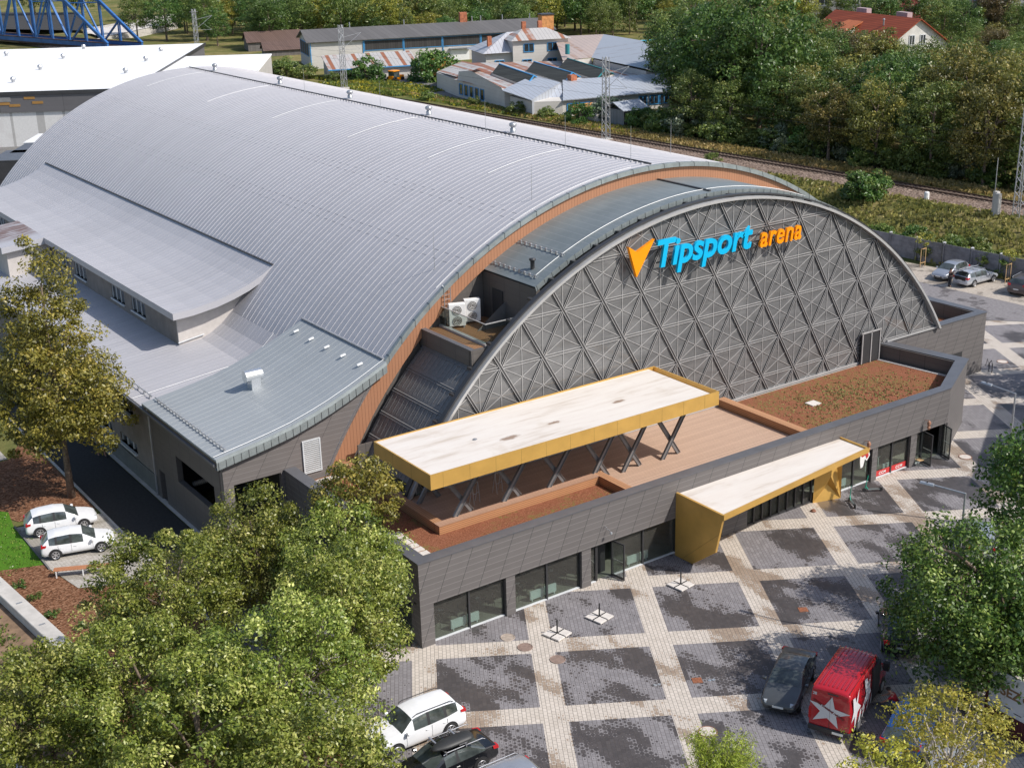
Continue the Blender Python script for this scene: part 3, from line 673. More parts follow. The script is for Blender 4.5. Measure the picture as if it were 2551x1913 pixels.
MB().tube([(x, 14.85, z+0.08) for x, z in W1], 0.02, 5).build('lightning_cable', M['white'], wr)
mb = MB(); mb.tube([(-3.3, 15.0, 6.70), (-3.3, 25.7, 6.70)], 0.03, 6)
for k in range(21): mb.box(-3.37, -3.23, 15.1+0.5*k, 15.2+0.5*k, 6.5, 6.78)
mb.build('snow_guard', M['galv'], wr)
mb = MB()
for k in range(5): mb.bar((6.1-0.0, 16.0+2.1*k, 9.5), (5.75, 16.0+2.1*k, 9.42), 0.10, 0.10)
mb.build('roof_hook', M['white'], wr)
MB().bar((6.95, 14.9, 9.86), (6.95, 25.6, 9.86), 0.14, 0.07).build('roof_junction_flashing', M['galv'], wr)
# round duct cowl on the new wing roof
dz = 7.55
mb = MB(); mb.hexa([(1.15, 21.0, dz-0.2), (1.75, 21.0, dz-0.1), (1.75, 21.7, dz-0.1), (1.15, 21.7, dz-0.2)], [(1.15, 21.0, dz+0.7), (1.75, 21.0, dz+0.7), (1.75, 21.7, dz+0.7), (1.15, 21.7, dz+0.7)])
dk = mb.build('duct_cowl', M['galvbright'], wr)
MB().tube([(0.85, 21.35, dz+0.75), (1.95, 21.35, dz+0.75)], 0.38, 20).build('cowl_hood', M['galvbright'], AR, smooth=False)
# old lower roof
mb = MB(); W2 = [(-4.1, 6.2), (3.4, 6.98), (4.2, 7.3), (5.0, 7.78), (5.8, 8.5)]
strip(mb, W2, W2, 25.9, 92.5); mb.quad((-4.1, 92.5, 6.05), (-4.1, 25.9, 6.05), (-4.1, 25.9, 6.2), (-4.1, 92.5, 6.2))
ribs(mb, W2, [26.3+0.55*k for k in range(118)], 1, 0.014, 0.01)
w2 = mb.build('lower_roof', [M['roof'], M['seam2']], AR)
mb = MB(); mb.tube([(-3.2, 26.5, 6.50), (-3.2, 60, 6.50)], 0.03, 6)
for k in range(34): mb.box(-3.26, -3.14, 26.8+1.0*k, 26.9+1.0*k, 6.3, 6.56)
mb.build('snow_guard', M['galv'], w2)
MB().tube([(x, 27.6, z+0.07) for x, z in W2], 0.015, 5).build('lightning_cable', M['white'], w2)
MB().box(-4.25, -4.1, 14.6, 92, 6.02, 6.16).build('eaves_gutter', M['coping'], AR)
# raised strip with windows (clerestory)
mb = MB(); W3 = [(1.15, 9.42), (2.6, 9.5), (4.35, 9.76), (5.6, 10.08), (6.8, 10.48), (7.8, 10.94), (8.75, 11.5)]
strip(mb, W3, W3, 33.3, 85.6)
ribs(mb, W3, [33.6+0.6*k for k in range(86)], 1, 0.014, 0.01)
cr = mb.build('upper_side_roof', [M['roof'], M['seam2']], AR)
mb = MB()
for i in range(len(W3)-1):
    (xa, za), (xb, zb) = W3[i], W3[i+1]; mb.quad((xa, 33.28, za-0.45), (xb, 33.28, zb-0.45), (xb, 33.28, zb+0.02), (xa, 33.28, za+0.02)); mb.quad((xb, 33.28, zb-0.45), (xa, 33.28, za-0.45), (xa, 34.4, za-0.45), (xb, 34.4, zb-0.45))
mb.quad((1.14, 85.6, 8.97), (1.14, 33.28, 8.97), (1.14, 33.28, 9.44), (1.14, 85.6, 9.44)); mb.quad((1.14, 33.28, 8.97), (1.14, 85.6, 8.97), (1.9, 85.6, 8.97), (1.9, 33.28, 8.97))
mb.build('upper_roof_fascia', M['roof'], AR)
MB().bar((8.72, 33.3, 11.56), (8.72, 85.5, 11.56), 0.10, 0.07).build('roof_junction_flashing', M['steel'], cr)
mb = MB(); holes = [(y, y+2.8, 7.3, 8.35) for y in (40.6, 44.9, 53.6, 58.0, 72.0, 76.4)]
wall_grid(mb, lambda a, z, d: (1.78+d, a, z), 34.56, 85.4, 6.6, 9.1, holes, 0.25); mb.build('upper_side_wall', M['render_old'], AR)
for (y0, y1, z0, z1) in holes:
    w = MB().box(1.90, 1.93, y0, y1, z0, z1).build('upper_window', M['winglass'], AR)
    mb = MB(); 
    for yy in (y0+0.04, y0+(y1-y0)/3, y0+2*(y1-y0)/3, y1-0.04): mb.box(1.84, 1.90, yy-0.04, yy+0.04, z0, z1)
    mb.box(1.84, 1.90, y0, y1, z1-0.06, z1); mb.build('window_frame', M['winframe'], w)
    MB().box(1.66, 1.9, y0-0.05, y1+0.05, z0-0.09, z0).build('window_sill', M['winframe'], w)
mb = MB(); mb.slab([(1.78, 34.4, 6.7), (3.4, 34.4, 6.9), (5.0, 34.4, 7.7), (8.5, 34.4, 9.9), (8.5, 34.4, 11.1), (6.8, 34.4, 10.4), (4.35, 34.4, 9.7), (1.78, 34.4, 9.4)], .15); mb.build('upper_end_wall', M['render_pale'], AR)
MB().bar((1.70, 34.3, 7.02), (3.6, 34.3, 7.3), 0.12, 0.05).build('wall_flashing', M['winframe'], AR)
# dormer block on the lower roof
mb = MB(); mb.box(-1.9, 1.7, 62.5, 69.5, 6.3, 8.9); dm = mb.build('dormer_wall', M['render_pale'], AR)
mb = MB(); mb.hexa([(-2.4, 61.9, 8.6), (1.3, 61.9, 8.9), (1.3, 70, 8.9), (-2.4, 70, 8.6)], [(-2.4, 61.9, 9.1), (1.3, 61.9, 9.46), (1.3, 70, 9.46), (-2.4, 70, 9.1)]); mb.build('dormer_roof', M['rustroof'], AR)
# outer side walls
mb = MB(); wall_grid(mb, lambda a, z, d: (-3.7+d, a, z), 15.103, 25.9, 0, 6.25, [(16.3, 22.1, 2.4, 4.1), (24.4, 25.35, 0.05, 2.1)], 0.35)
mb.build('wing_side_wall', M['cladwall'], AR)
holes = [(29.4, 32.5, 4.4, 5.5), (34.0, 35.0, 4.9, 5.6), (29.45, 32.6, 1.75, 2.4), (34.2, 37.2, 1.75, 2.4), (38.5, 41.5, 4.4, 5.5), (44, 47, 4.4, 5.5), (40, 43, 1.75, 2.4)]
mb = MB(); wall_grid(mb, lambda a, z, d: (-3.6+d, a, z), 25.9, 92, 1.0, 6.1, holes, 0.3); mb.build('old_side_wall', M['render_old'], AR)
MB().box(-3.68, -3.3, 25.9, 92, 0, 1.35).build('wall_plinth', M['plinth'], AR)
for (y0, y1, z0, z1) in holes:
    w = MB().box(-3.42, -3.39, y0, y1, z0, z1).build('side_window', M['winglass'], AR)
    mb = MB()
    for yy in (y0+0.04, y0+(y1-y0)/3, y0+2*(y1-y0)/3, y1-0.04): mb.box(-3.5, -3.42, yy-0.04, yy+0.04, z0, z1)
    mb.build('window_frame', M['winframe'], w); MB().box(-3.78, -3.4, y0-0.05, y1+0.05, z0-0.10, z0).build('window_sill', M['winframe'], w)
MB().tube([(-3.85, 25.95, 6.0), (-3.78, 25.95, 5.7), (-3.78, 25.95, 0.15)], 0.055, 8).build('downpipe', M['galv'], AR)
MB().tube([(-3.95, 14.75, 6.2), (-3.88, 14.75, 5.9), (-3.88, 14.75, 0.1)], 0.065, 8).build('downpipe', M['steel'], AR)
MB().tube([(-3.78, 38.6, 6.0), (-3.78, 38.6, 0.15)], 0.05, 8).build('downpipe', M['galv'], AR)
d = MB().box(-3.38, -3.34, 24.4, 25.35, 0.05, 2.1).build('side_door', M['dark'], AR)
# wing front wall with the big opening and stairs behind
mb = MB(); xs = [-3.7, -3.1, -2.0, -1.0, -0.2, 0.6, 2.0, 2.75, 3.3, 3.9, 4.5, 5.1, 5.7, 6.2]
zt = lambda x: float(np.interp(x, [p[0] for p in W1], [p[1] for p in W1]))-0.55
def zlo(x): return 3.5 if x < 2.76 else arcz(x, RO-0.2, ZO)
for a, b in zip(xs[:-1], xs[1:]):
    la, lb = (4.55, 4.55) if a >= -3.1 and b <= -0.19 else (0.0, 0.0)
    if a >= 0.6: la, lb = zlo(a), zlo(b)
    lb = min(lb, zt(b)-0.02)
    mb.hexa([(a, 14.8, la), (b, 14.8, lb), (b, 15.1, lb), (a, 15.1, la)], [(a, 14.8, zt(a)), (b, 14.8, zt(b)), (b, 15.1, zt(b)), (a, 15.1, zt(a))])
mb.build('wing_front_wall', M['clad2'], AR)
lv = MB().box(1.27, 2.32, 14.74, 14.79, 4.12, 6.05).build('wall_louvre', M['louvre'], AR)
mb = MB()
mb.box(1.22, 1.29, 14.70, 14.8, 4.08, 6.09); mb.box(2.30, 2.37, 14.70, 14.8, 4.08, 6.09); mb.box(1.29, 2.30, 14.70, 14.8, 6.05, 6.09); mb.box(1.29, 2.30, 14.70, 14.8, 4.08, 4.12)
for k in range(16): mb.box(1.29, 2.3, 14.71, 14.74, 4.18+k*0.118, 4.22+k*0.118)
mb.build('louvre_blades', M['winframe'], lv)
mb = MB(); mb.box(-3.3, 0.0, 25.2, 25.3, 0, 6); mb.box(-0.05, 0.05, 15.1, 25.2, 0, 6); mb.build('stairwell_wall', M['dark'], AR)
mb = MB()
for k in range(14): mb.box(-1.6, -0.2, 15.6+0.3*k, 15.9+0.3*k, 0.0, 0.25+0.18*k)
for k in range(12): mb.box(-3.2, -1.8, 20.8-0.3*k, 21.1-0.3*k, 2.4+0.14*k, 2.6+0.14*k)
mb.build('inner_stairs', M['steel'], AR)

# ------------------------------------------------------------------ entrance block
C2 = (45.7, 3.0); PZ = 4.65
def seg_wall(mb, a, b, z0, z1, th, m=0):       # vertical wall from a to b, thickness to the left of a->b
    a = Vector((a[0], a[1], 0)); b = Vector((b[0], b[1], 0)); d = (b-a).normalized(); n = Vector((-d.y, d.x, 0))*th
    mb.hexa([tuple(p+Vector((0, 0, z0))) for p in (a, b, b+n, a+n)], [tuple(p+Vector((0, 0, z1))) for p in (a, b, b+n, a+n)], m)
mb = MB(); mb.box(0, 40.1, 0, 0.35, 2.3, PZ); mb.box(0, 0.35, 0.35, 14.8, 2.3, PZ)
mb.box(0, 0.78, 0, 0.34, 0, 2.298); mb.box(0.003, 0.34, 0.34, 0.9, 0, 2.298)
seg_wall(mb, (40.1, 0), C2, 0.0, PZ, 0.35); seg_wall(mb, (C2[0]-0.003, C2[1]), (44.6, 8.92), 0, PZ, 0.35)
mb.box(44.6, 55.7, 8.95, 9.3, 0, 4.70); mb.box(55.35, 55.7, 9.3, 14.6, 0, 4.70)
fw = mb.build('facade_cladding', M['clad'], AR)
# copings
mb = MB()
mb.prism([(-0.04, -0.04), (40.12, -0.04), (39.85, 0.62), (0.68, 0.62)], PZ+0.003, PZ+0.06)
mb.prism([(-0.04, -0.035), (0.678, 0.622), (0.68, 14.75), (-0.04, 14.75)], PZ+0.003, PZ+0.06)
mb.prism([(40.125, -0.04), (45.78, 2.95), (44.75, 3.3), (39.855, 0.622)], PZ+0.003, PZ+0.06)
mb.prism([(45.785, 2.955), (44.68, 8.90), (43.75, 8.90), (44.75, 3.305)], PZ+0.003, PZ+0.06)
mb.prism([(44.3, 8.91), (55.74, 8.91), (55.1, 9.6), (49.9, 9.6), (44.3, 9.3)], 4.703, 4.76)
mb.prism([(55.745, 8.915), (55.745, 14.6), (54.9, 14.6), (55.105, 9.605)], 4.703, 4.76)
mb.build('parapet_coping', M['coping'], AR)
mb = MB(); mb.box(0.36, 39.9, 0.5, 0.62, 3.6, PZ); mb.box(0.5, 0.68, 0.62, 14.7, 3.6, PZ)
seg_wall(mb, (39.85, 0.5), (44.7, 3.2), 3.6, PZ, 0.12); seg_wall(mb, (44.68, 3.28), (43.75, 8.9), 3.6, PZ, 0.1); mb.box(49.9, 55, 9.3, 9.5, 3.6, 4.7); mb.box(54.95, 55.1, 9.5, 14.5, 3.6, 4.7)
mb.build('parapet_inner_face', M['cladwall'], AR)
# roof garden, deck, planter walls
def slabpoly(pts, z0, z1, m, name, par=AR): return MB().prism(pts, z0, z1).build(name, m, par)
slabpoly([(0.4, 0.6), (39.8, 0.6), (44.2, 3.2), (43.4, 8.95), (0.4, 8.95)], 3.2, 3.60, M['concrete'], 'flat_roof_slab')
slabpoly([(0.4, 8.97), (5.4, 8.97), (5.4, 14.7), (0.4, 14.7)], 3.2, 3.60, M['concrete'], 'flat_roof_slab')
def garden(pts, name):
    mb = MB(); mb.prism(pts, 3.602, 3.66); return mb.build(name, M['sedum'], AR)
g1 = garden([(0.70, 0.64), (14.3, 0.64), (14.3, 3.9), (3.62, 3.9), (3.62, 14.6), (0.70, 14.6)], 'roof_garden')
g2 = garden([(28.7, 0.64), (39.7, 0.64), (44.3, 3.35), (43.7, 8.4), (43.0, 8.7), (28.7, 8.7)], 'roof_garden')
garden([(50.1, 9.62), (54.8, 9.62), (54.8, 14.4), (50.1, 14.4)], 'roof_garden')
mb = MB()
for (x0, y0, x1, y1) in ((43.0, 8.2, 43.9, 8.85), ): pass
seg_wall(mb, (44.3, 3.5), (43.45, 8.8), 3.662, 3.70, 0.3); mb.build('pebble_edge', M['pebble'], AR)
mb = MB()
rr = random.Random(4)
for k in range(1500):         # low sedum tufts
    if k % 3 == 0: x, y = rr.uniform(1.2, 14), rr.uniform(0.9, 2.0)
    else: x, y = rr.gauss(36, 3.2), rr.gauss(4.6, 1.7)
    if not ((29 < x < 43.4 and 0.8 < y < 8.5) or x < 14.1): continue
    if x > 40 and y < (x-39.7)*0.6+0.8: continue
    for q in range(3):
        a = rr.uniform(0, 6.28); s = rr.uniform(0.02, 0.06); px, py = x+rr.uniform(-.12, .12), y+rr.uniform(-.12, .12)
        mb.quad((px-s*math.cos(a), py-s*math.sin(a), 3.665), (px+s*math.cos(a), py+s*math.sin(a), 3.665), (px+s*.6*math.cos(a), py+s*.6*math.sin(a)+.03, 3.70+s*.4), (px-s*.6*math.cos(a), py-s*.6*math.sin(a)+.03, 3.70+s*.4))
tag(mb.build('sedum_tufts', M['sedumgreen'], AR), kind='stuff')
MB().prism([(4.1, 4.35), (14.32, 4.35), (14.75, 0.66), (28.05, 0.66), (28.05, 8.95), (4.1, 8.95)], 3.602, 3.65).build('timber_deck', M['deck'], AR)
MB().prism([(4.1, 8.96), (4.9, 8.96), (4.9, 14.15), (4.1, 14.15)], 3.602, 3.65).build('timber_deck', M['deck'], AR)
def bench(x0, x1, y0, y1, h=4.12):
    b = MB().box(x0, x1, y0, y1, 3.60, h).build('timber_planter_wall', M['timberx'], AR)
    MB().box(x0-0.02, x1+0.02, y0-0.02, y1+0.02, h+0.003, h+0.045).build('timber_top', M['timbertop'] if x1-x0 > y1-y0 else M['timbery'], b)
bench(3.65, 14.30, 3.92, 4.40); bench(3.65, 4.10, 4.44, 14.7); bench(14.34, 14.80, 0.66, 4.40); bench(28.10, 28.65, 0.66, 8.9)
mb = MB()
for i in range(6): mb.box(1.65, 2.12, 2.35+0.55*i, 2.75+0.55*i, 3.662, 3.72)
tag(mb.build('roof_slabs', M['slabs'], AR), kind='stuff')
mb = MB()
for x, y in ((1.2, 13.9), (1.75, 13.9), (2.3, 13.9), (2.85, 13.8)): mb.box(x, x+0.5, y, y+0.45, 3.662, 3.71)
mb.build('roof_slabs', M['slabs'], AR)
MB().box(32.8, 33.6, 5.0, 5.7, 3.66, 3.73).build('roof_hatch_slab', M['slabs'], AR)
# shopfronts
mb = MB(); mb.prism([(0.3, 0.4), (39.9, 0.4), (45.2, 3.2), (44.0, 12), (0.3, 12)], 0.005, 0.03); mb.build('shop_floor', M['floorin'], AR)
mb = MB(); mb.box(0.5, 43.5, 7.02, 7.1, 0.03, 3.1); mb.prism([(0.4, 0.4), (39.8, 0.4), (44.6, 3.3), (43.8, 7), (0.4, 7)], 2.9, 3.0); mb.build('shop_back_wall', M['shopwall'], AR)
cols = [(5.18, 5.75), (10.1, 10.72), (16.9, 17.2), (20.3, 22.3), (33.0, 33.48), (36.62, 37.2), (39.95, 40.08)]
mb = MB()
for a, b in cols: mb.box(a, b, 0.06, 0.5, 0.02, 2.298)
mb.box(0, 40.1, 0.352, 0.6, 2.22, 2.4); mb.build('facade_column', M['clad'], AR)
panes = [(0.78, 3.0), (3.0, 5.18), (5.75, 7.9), (7.9, 10.1), (12.35, 14.5), (14.5, 16.9), (30.0, 31.5), (31.5, 33.0), (33.48, 35.05), (35.05, 36.62), (37.2, 37.9), (10.72, 11.2)]
for a, b in panes:
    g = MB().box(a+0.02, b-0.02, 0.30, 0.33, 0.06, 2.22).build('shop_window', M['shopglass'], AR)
    MB().box(a, a+0.05, 0.22, 0.34, 0.03, 2.25).build('window_post', M['steel'], g); MB().box(b-0.05, b, 0.22, 0.34, 0.03, 2.25).build('window_post', M['steel'], g)
    MB().box(a+0.03, b-0.03, 0.20, 0.34, 0.02, 0.07).build('window_sill', M['winframe'], g)
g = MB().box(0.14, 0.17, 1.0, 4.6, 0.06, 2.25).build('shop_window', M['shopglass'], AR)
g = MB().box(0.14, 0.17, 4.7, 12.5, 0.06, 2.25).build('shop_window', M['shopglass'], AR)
for y in (0.95, 4.65, 8.5, 12.5): MB().box(0.05, 0.2, y-0.05, y+0.05, 0, 2.3).build('window_post', M['steel'], AR)
for x0, x1 in ((2.05, 2.95), (3.05, 3.75), (7.0, 7.85), (7.95, 8.7), (13.6, 14.45), (14.55, 15.1), (30.1, 31.2), (34.6, 35.5)):
    mb = MB(); mb.box(x0, x1, 0.50, 0.60, 0.15, 0.62); mb.box(x0+0.1, x0+0.16, 0.5, 0.58, 0.03, 0.15); mb.box(x1-0.16, x1-0.1, 0.5, 0.58, 0.03, 0.15)
    mb.build('radiator', M['radiator'], AR)
# open glazed doors
def door_leaf(hx, hy, ang, w=0.95, par=AR):
    d = Vector((math.cos(R_(ang)), math.sin(R_(ang)), 0)); p = Vector((hx, hy, 0.05)); q = p+d*w
    mb = MB()
    for a in (p, q): mb.bar(a, a+Vector((0, 0, 2.15)), 0.07, 0.07)
    mb.bar(p+Vector((0, 0, 2.12)), q+Vector((0, 0, 2.12)), 0.07, 0.07); mb.bar(p+Vector((0, 0, 0.06)), q+Vector((0, 0, 0.06)), 0.07, 0.12)
    dr = mb.build('glazed_door', M['steel'], par)
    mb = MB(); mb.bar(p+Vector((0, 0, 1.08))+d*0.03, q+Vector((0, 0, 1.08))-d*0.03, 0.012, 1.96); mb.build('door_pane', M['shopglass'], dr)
    n = Vector((-d.y, d.x, 0))*0.06; mb = MB(); mb.bar(p+n+d*0.1+Vector((0, 0, 1.0)), q+n-d*0.1+Vector((0, 0, 1.0)), 0.04, 0.04); mb.build('door_handle', M['steellight'], dr)
door_leaf(12.3, 0.25, -82, 0.9); door_leaf(11.25, 0.25, -6 if False else 78, 0.9); door_leaf(39.95, 0.2, -110, 0.95); door_leaf(37.95, 0.25, -100, 0.95)
MB().box(11.2, 12.35, 0.9, 1.0, 0.03, 2.3).build('door_recess', M['dark'], AR)
# main entrance doors below the golden canopy
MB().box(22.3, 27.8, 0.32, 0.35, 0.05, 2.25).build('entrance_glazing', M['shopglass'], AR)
mb = MB()
for k in range(9): x = 22.3+0.6875*k; mb.box(x-0.045, x+0.045, 0.2, 0.33, 0.02, 2.3)
mb.box(22.3, 27.8, 0.2, 0.33, 2.1, 2.2); mb.box(22.3, 27.8, 0.2, 0.33, 0.02, 0.12); mb.build('entrance_frame', M['steel'], AR)
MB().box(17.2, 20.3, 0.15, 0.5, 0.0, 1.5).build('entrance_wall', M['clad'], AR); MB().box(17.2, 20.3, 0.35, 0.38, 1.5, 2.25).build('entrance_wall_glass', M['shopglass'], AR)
# red shop stickers with lettering
def text_mesh(name, body, size, mat_, parent, mtx, ext=0.004, shear=0.0, offset=0.0, spacing=1.0, align='LEFT', bev=0.0, fit=None):
    cu = bpy.data.curves.new('t', 'FONT'); cu.body = body; cu.size = size; cu.extrude = ext; cu.shear = shear; cu.offset = offset; cu.space_character = spacing
    cu.align_x = align; cu.resolution_u = 4
    ob = bpy.data.objects.new('t', cu); COL.objects.link(ob); dg = bpy.context.evaluated_depsgraph_get(); dg.update()
    me = bpy.data.meshes.new_from_object(ob.evaluated_get(dg)); bpy.data.objects.remove(ob); bpy.data.curves.remove(cu)
    o_ = ORG.get(parent.name, Vector((0, 0, 0))); 
    if fit:
        xs = [v.co.x for v in me.vertices]; ys = [v.co.y for v in me.vertices]; sx = fit[0]/(max(xs)-min(xs)); sy_ = fit[1]/(max(ys)-min(ys))
        me.transform(Matrix.Diagonal((sx, sy_, 1, 1)) @ Matrix.Translation(Vector((-min(xs), -min(ys), 0))))
    me.transform(Matrix.Translation(-o_) @ mtx); me.materials.clear(); me.materials.append(mat_); me.name = name
    o = bpy.data.objects.new(name, me); COL.objects.link(o); o.parent = parent; ORG[o.name] = o_; return o
def mtx_from(o, ex, ey):
    ex = Vector(ex).normalized(); ey = Vector(ey); ey = (ey-ex*ey.dot(ex)).normalized(); ez = ex.cross(ey)
    m = Matrix((ex, ey, ez)).transposed().to_4x4(); m.translation = Vector(o); return m
FRONT = lambda x, y, z: mtx_from((x, y, z), (1, 0, 0), (0, 0, 1))
for x0, x1 in ((33.53, 35.0), (35.12, 36.55)):
    b = MB().box(x0, x1, 0.275, 0.295, 0.10, 0.46).build('red_sticker', M['redsign'], AR)
    text_mesh('sticker_lettering', 'CCM', 0.26, M['white'], b, FRONT((x0+x1)/2+0.02, 0.268, 0.18), 0.002, 0.15, 0.008, 1.25, 'CENTER')
# ---- golden entrance portal
mb = MB(); mb.slab([(16.66, 0.0, 0.0), (16.66, -1.45, 0.05), (16.66, -3.25, 1.45), (16.66, -3.80, 3.86), (16.66, 0.0, 3.86)], 0.14)
pt = mb.build('golden_side_panel', M['gold'], AR)
MB().bar((16.652, -0.6, 0.02), (16.652, -3.45, 2.6), 0.012, 0.012).build('panel_joint', M['goldj'], pt)
mb = MB(); mb.prism([(16.80, 0.0), (16.80, -3.70), (29.80, -2.12), (29.80, 0.0)], 3.70, 3.76); mb.build('portal_roof', M['membrane'], AR)
mb = MB(); mb.bar((16.67, -3.76, 3.72), (29.86, -2.17, 3.72), 0.14, 0.30); mb.bar((29.86, -2.24, 3.72), (29.86, 0, 3.72), 0.10, 0.30)
mb.prism([(16.80, 0.0), (16.80, -3.68), (29.80, -2.10), (29.80, 0.0)], 3.55, 3.60)
mb.build('portal_fascia', M['gold'], AR)
A_, B_, C_, D_ = (27.85, 0.10, 0.0), (29.73, -0.43, 0.0), (29.76, -0.36, 3.56), (27.95, 0.10, 3.56)
P1, P2, P3 = (28.98, 0.02, 0.98), (28.80, -0.36, 1.70), (29.62, -0.12, 2.0)
mb = MB(); mb.poly([A_, B_, P1]); mb.poly([P1, B_, P2]); mb.poly([P2, B_, P3]); mb.poly([P3, B_, C_]); mb.poly([A_, P1, P2, D_]); mb.poly([D_, P2, P3, C_])
mb.poly([B_, (29.76, 0.05, 0), (29.76, 0.05, 3.56), C_])
mb.build('golden_folded_panel', M['gold'], AR)
# club emblem beside the portal (abstract red and white shield-like sign)
o = MB().slab([(29.9, -1.55, 3.15), (30.05, -1.55, 3.4), (30.35, -1.6, 3.5), (30.6, -1.6, 3.35), (30.7, -1.6, 3.0), (30.45, -1.6, 2.7), (30.3, -1.58, 2.85), (30.2, -1.55, 2.35), (30.0, -1.55, 2.3), (29.92, -1.55, 2.7)], 0.05).build('emblem_sign', M['white'], AR)
MB().slab([(29.95, -1.605, 3.1), (30.1, -1.605, 3.3), (30.35, -1.65, 3.4), (30.52, -1.65, 3.28), (30.58, -1.65, 3.0), (30.43, -1.65, 2.84), (30.3, -1.64, 3.1), (30.1, -1.605, 3.0)], 0.01).build('emblem_red', M['redsign'], o)
# pale security lamp on the facade
mb = MB(); mb.bar((11.75, -0.02, 3.1), (11.75, -0.3, 3.1), 0.03, 0.03); mb.lathe((11.75, -0.38, 2.98), [(0.0, 0.1), (0.07, 0.06), (0.09, -0.02), (0.0, -0.06)], 8); mb.bar((11.6, -0.01, 3.3), (11.6, -0.2, 3.3), 0.03, 0.03)
mb.build('facade_lamp', M['galv'], AR)
for x in (32.1, 37.75):
    mb = MB(); mb.bar((x, 0, 3.05), (x, -0.35, 3.15), 0.03, 0.03); mb.lathe((x, -0.35, 2.5), [(0, 0.62), (0.10, 0.55), (0.13, 0.4), (0.07, 0.25), (0.12, 0.15), (0.05, 0.0), (0, 0)], 8); mb.build('hanging_ornament', M['copper'], AR)
# small window of the right wing
MB().box(51.9, 53.1, 8.90, 8.96, 1.65, 2.15).build('side_window', M['dark'], AR)
# ---- terrace pavilion
PV_ = thing('terrace_canopy', 'long flat golden canopy on crossed steel legs standing on the arena roof terrace', 'canopy', (12, 5, 3.65))
TX0, TX1, TY0, TY1 = 2.42, 22.1, 2.5, 8.3
mb = MB(); mb.box(TX0, TX1, TY0, TY0+0.08, 7.05, 7.88); mb.box(TX0, TX1, TY1-0.08, TY1, 7.05, 7.88); mb.box(TX0, TX0+0.08, TY0+0.08, TY1-0.08, 7.05, 7.88); mb.box(TX1-0.08, TX1, TY0+0.08, TY1-0.08, 7.05, 7.88)
mb.box(TX0+0.08, TX1-0.08, TY0+0.08, TY1-0.08, 7.06, 7.12)
fa = mb.build('fascia', M['gold'], PV_)
mb = MB()
x = TX0+0.75
while x < TX1-0.3: mb.box(x-0.006, x+0.006, TY0-0.006, TY0, 7.06, 7.87); x += 1.62
for y in (4.4, 6.3): mb.box(TX0-0.006, TX0, y-0.006, y+0.006, 7.06, 7.87)
mb.build('fascia_joint', M['goldj'], fa)
MB().hexa([(TX0+0.08, TY0+0.08, 7.7), (TX1-0.08, TY0+0.08, 7.30), (TX1-0.08, TY1-0.08, 7.30), (TX0+0.08, TY1-0.08, 7.7)], [(TX0+0.08, TY0+0.08, 7.84), (TX1-0.5, TY0+0.08, 7.80), (TX1-0.5, TY1-0.08, 7.80), (TX0+0.08, TY1-0.08, 7.84)]).build('roof_membrane', M['membrane'], PV_)
MB().box(TX1-0.7, TX1-0.09, TY0+0.09, TY1-0.09, 7.3, 7.45).build('roof_gutter', M['coping'], PV_)
MB().lathe((6.9, 5.2, 7.83), [(0.12, 0), (0.12, 0.05), (0, 0.07)], 10).build('roof_vent', M['galv'], PV_)
for xc in (5.5, 8.65, 11.7, 14.75, 17.15, 20.15):
    for y0 in ((4.45, 8.0) if xc < 6 else (4.45,)):
        zb = 4.16 if (xc < 14.2 and y0 < 5) else 3.65
        for s in (-1, 1):
            mb = MB(); dx = 0.60 if zb > 4 else 0.73; p = Vector((xc+s*dx, y0+s*0.09, zb)); q = Vector((xc-s*1.5, y0+s*0.09, 7.06)); d = (q-p).normalized(); n = Vector((d.z, 0, -d.x))
            mb.bar(p, q, 0.19, 0.035, 0, up=(0, 1, 0)); mb.bar(p+n*0.11, q+n*0.11, 0.15, 0.025, 0, up=tuple(n)); mb.bar(p-n*0.11, q-n*0.11, 0.15, 0.025, 0, up=tuple(n))
            mb.build('leg', M['legsteel'], PV_)
for y0 in (4.45, 7.9): MB().box(TX0+0.5, TX1-0.5, y0-0.08, y0+0.08, 6.88, 7.05).build('steel_beam', M['steel'], PV_)
# furniture glimpsed below the canopy
def folding_frame(x, y, lab):
    o = local_thing('folding_rack', lab, 'rack', (x, y, 3.65), 0.3, 'racks under the terrace canopy')
    mb = MB(); 
    for s in (-0.25, 0.25): mb.tube([(s, 0, 0), (s, 0.12, 1.2)], 0.02, 5); mb.tube([(s, 0.35, 0), (s, 0.12, 1.2)], 0.02, 5)
    mb.bar((-0.25, 0.06, 0.6), (0.25, 0.06, 0.6), 0.03, 0.03); mb.bar((-0.25, 0.12, 1.2), (0.25, 0.12, 1.2), 0.03, 0.03); mb.build('frame_tubes', M['steellight'], o)
folding_frame(7.4, 6.0, 'thin grey folded frame under the canopy nearest its left end'); folding_frame(9.2, 6.4, 'thin grey folded frame under the canopy further from its left end')
# ---- the big sign on the diagrid
SG = MB(); sy = 8.30
sg = MB(); sg.slab([(20.06, sy, 15.70), (20.72, sy, 15.28), (22.06, sy, 15.86), (20.70, sy, 13.74)], 0.22)
sg.v = [(a, b, c) for a, b, c in sg.v]; sign = sg.build('sign_arrow', M['signorange'], AR)
text_mesh('sign_lettering', 'Tipsport', 2.02, M['signblue'], sign, FRONT(22.20, sy-0.02, 13.52), 0.09, 0.20, 0.045, 0.98, fit=(7.85, 2.22))
text_mesh('sign_lettering', 'arena', 1.33, M['signorange'], sign, FRONT(30.72, sy-0.02, 13.92), 0.09, 0.20, 0.018, 1.08, fit=(3.68, 0.94))
mb = MB()
for x in (23.0, 25.2, 27.4, 29.4, 31.4, 33.4, 20.8): mb.bar((x, sy+0.1, 14.9 if x > 21 else 14.8), (x, 8.8, 14.9 if x > 21 else 14.8), 0.05, 0.05)
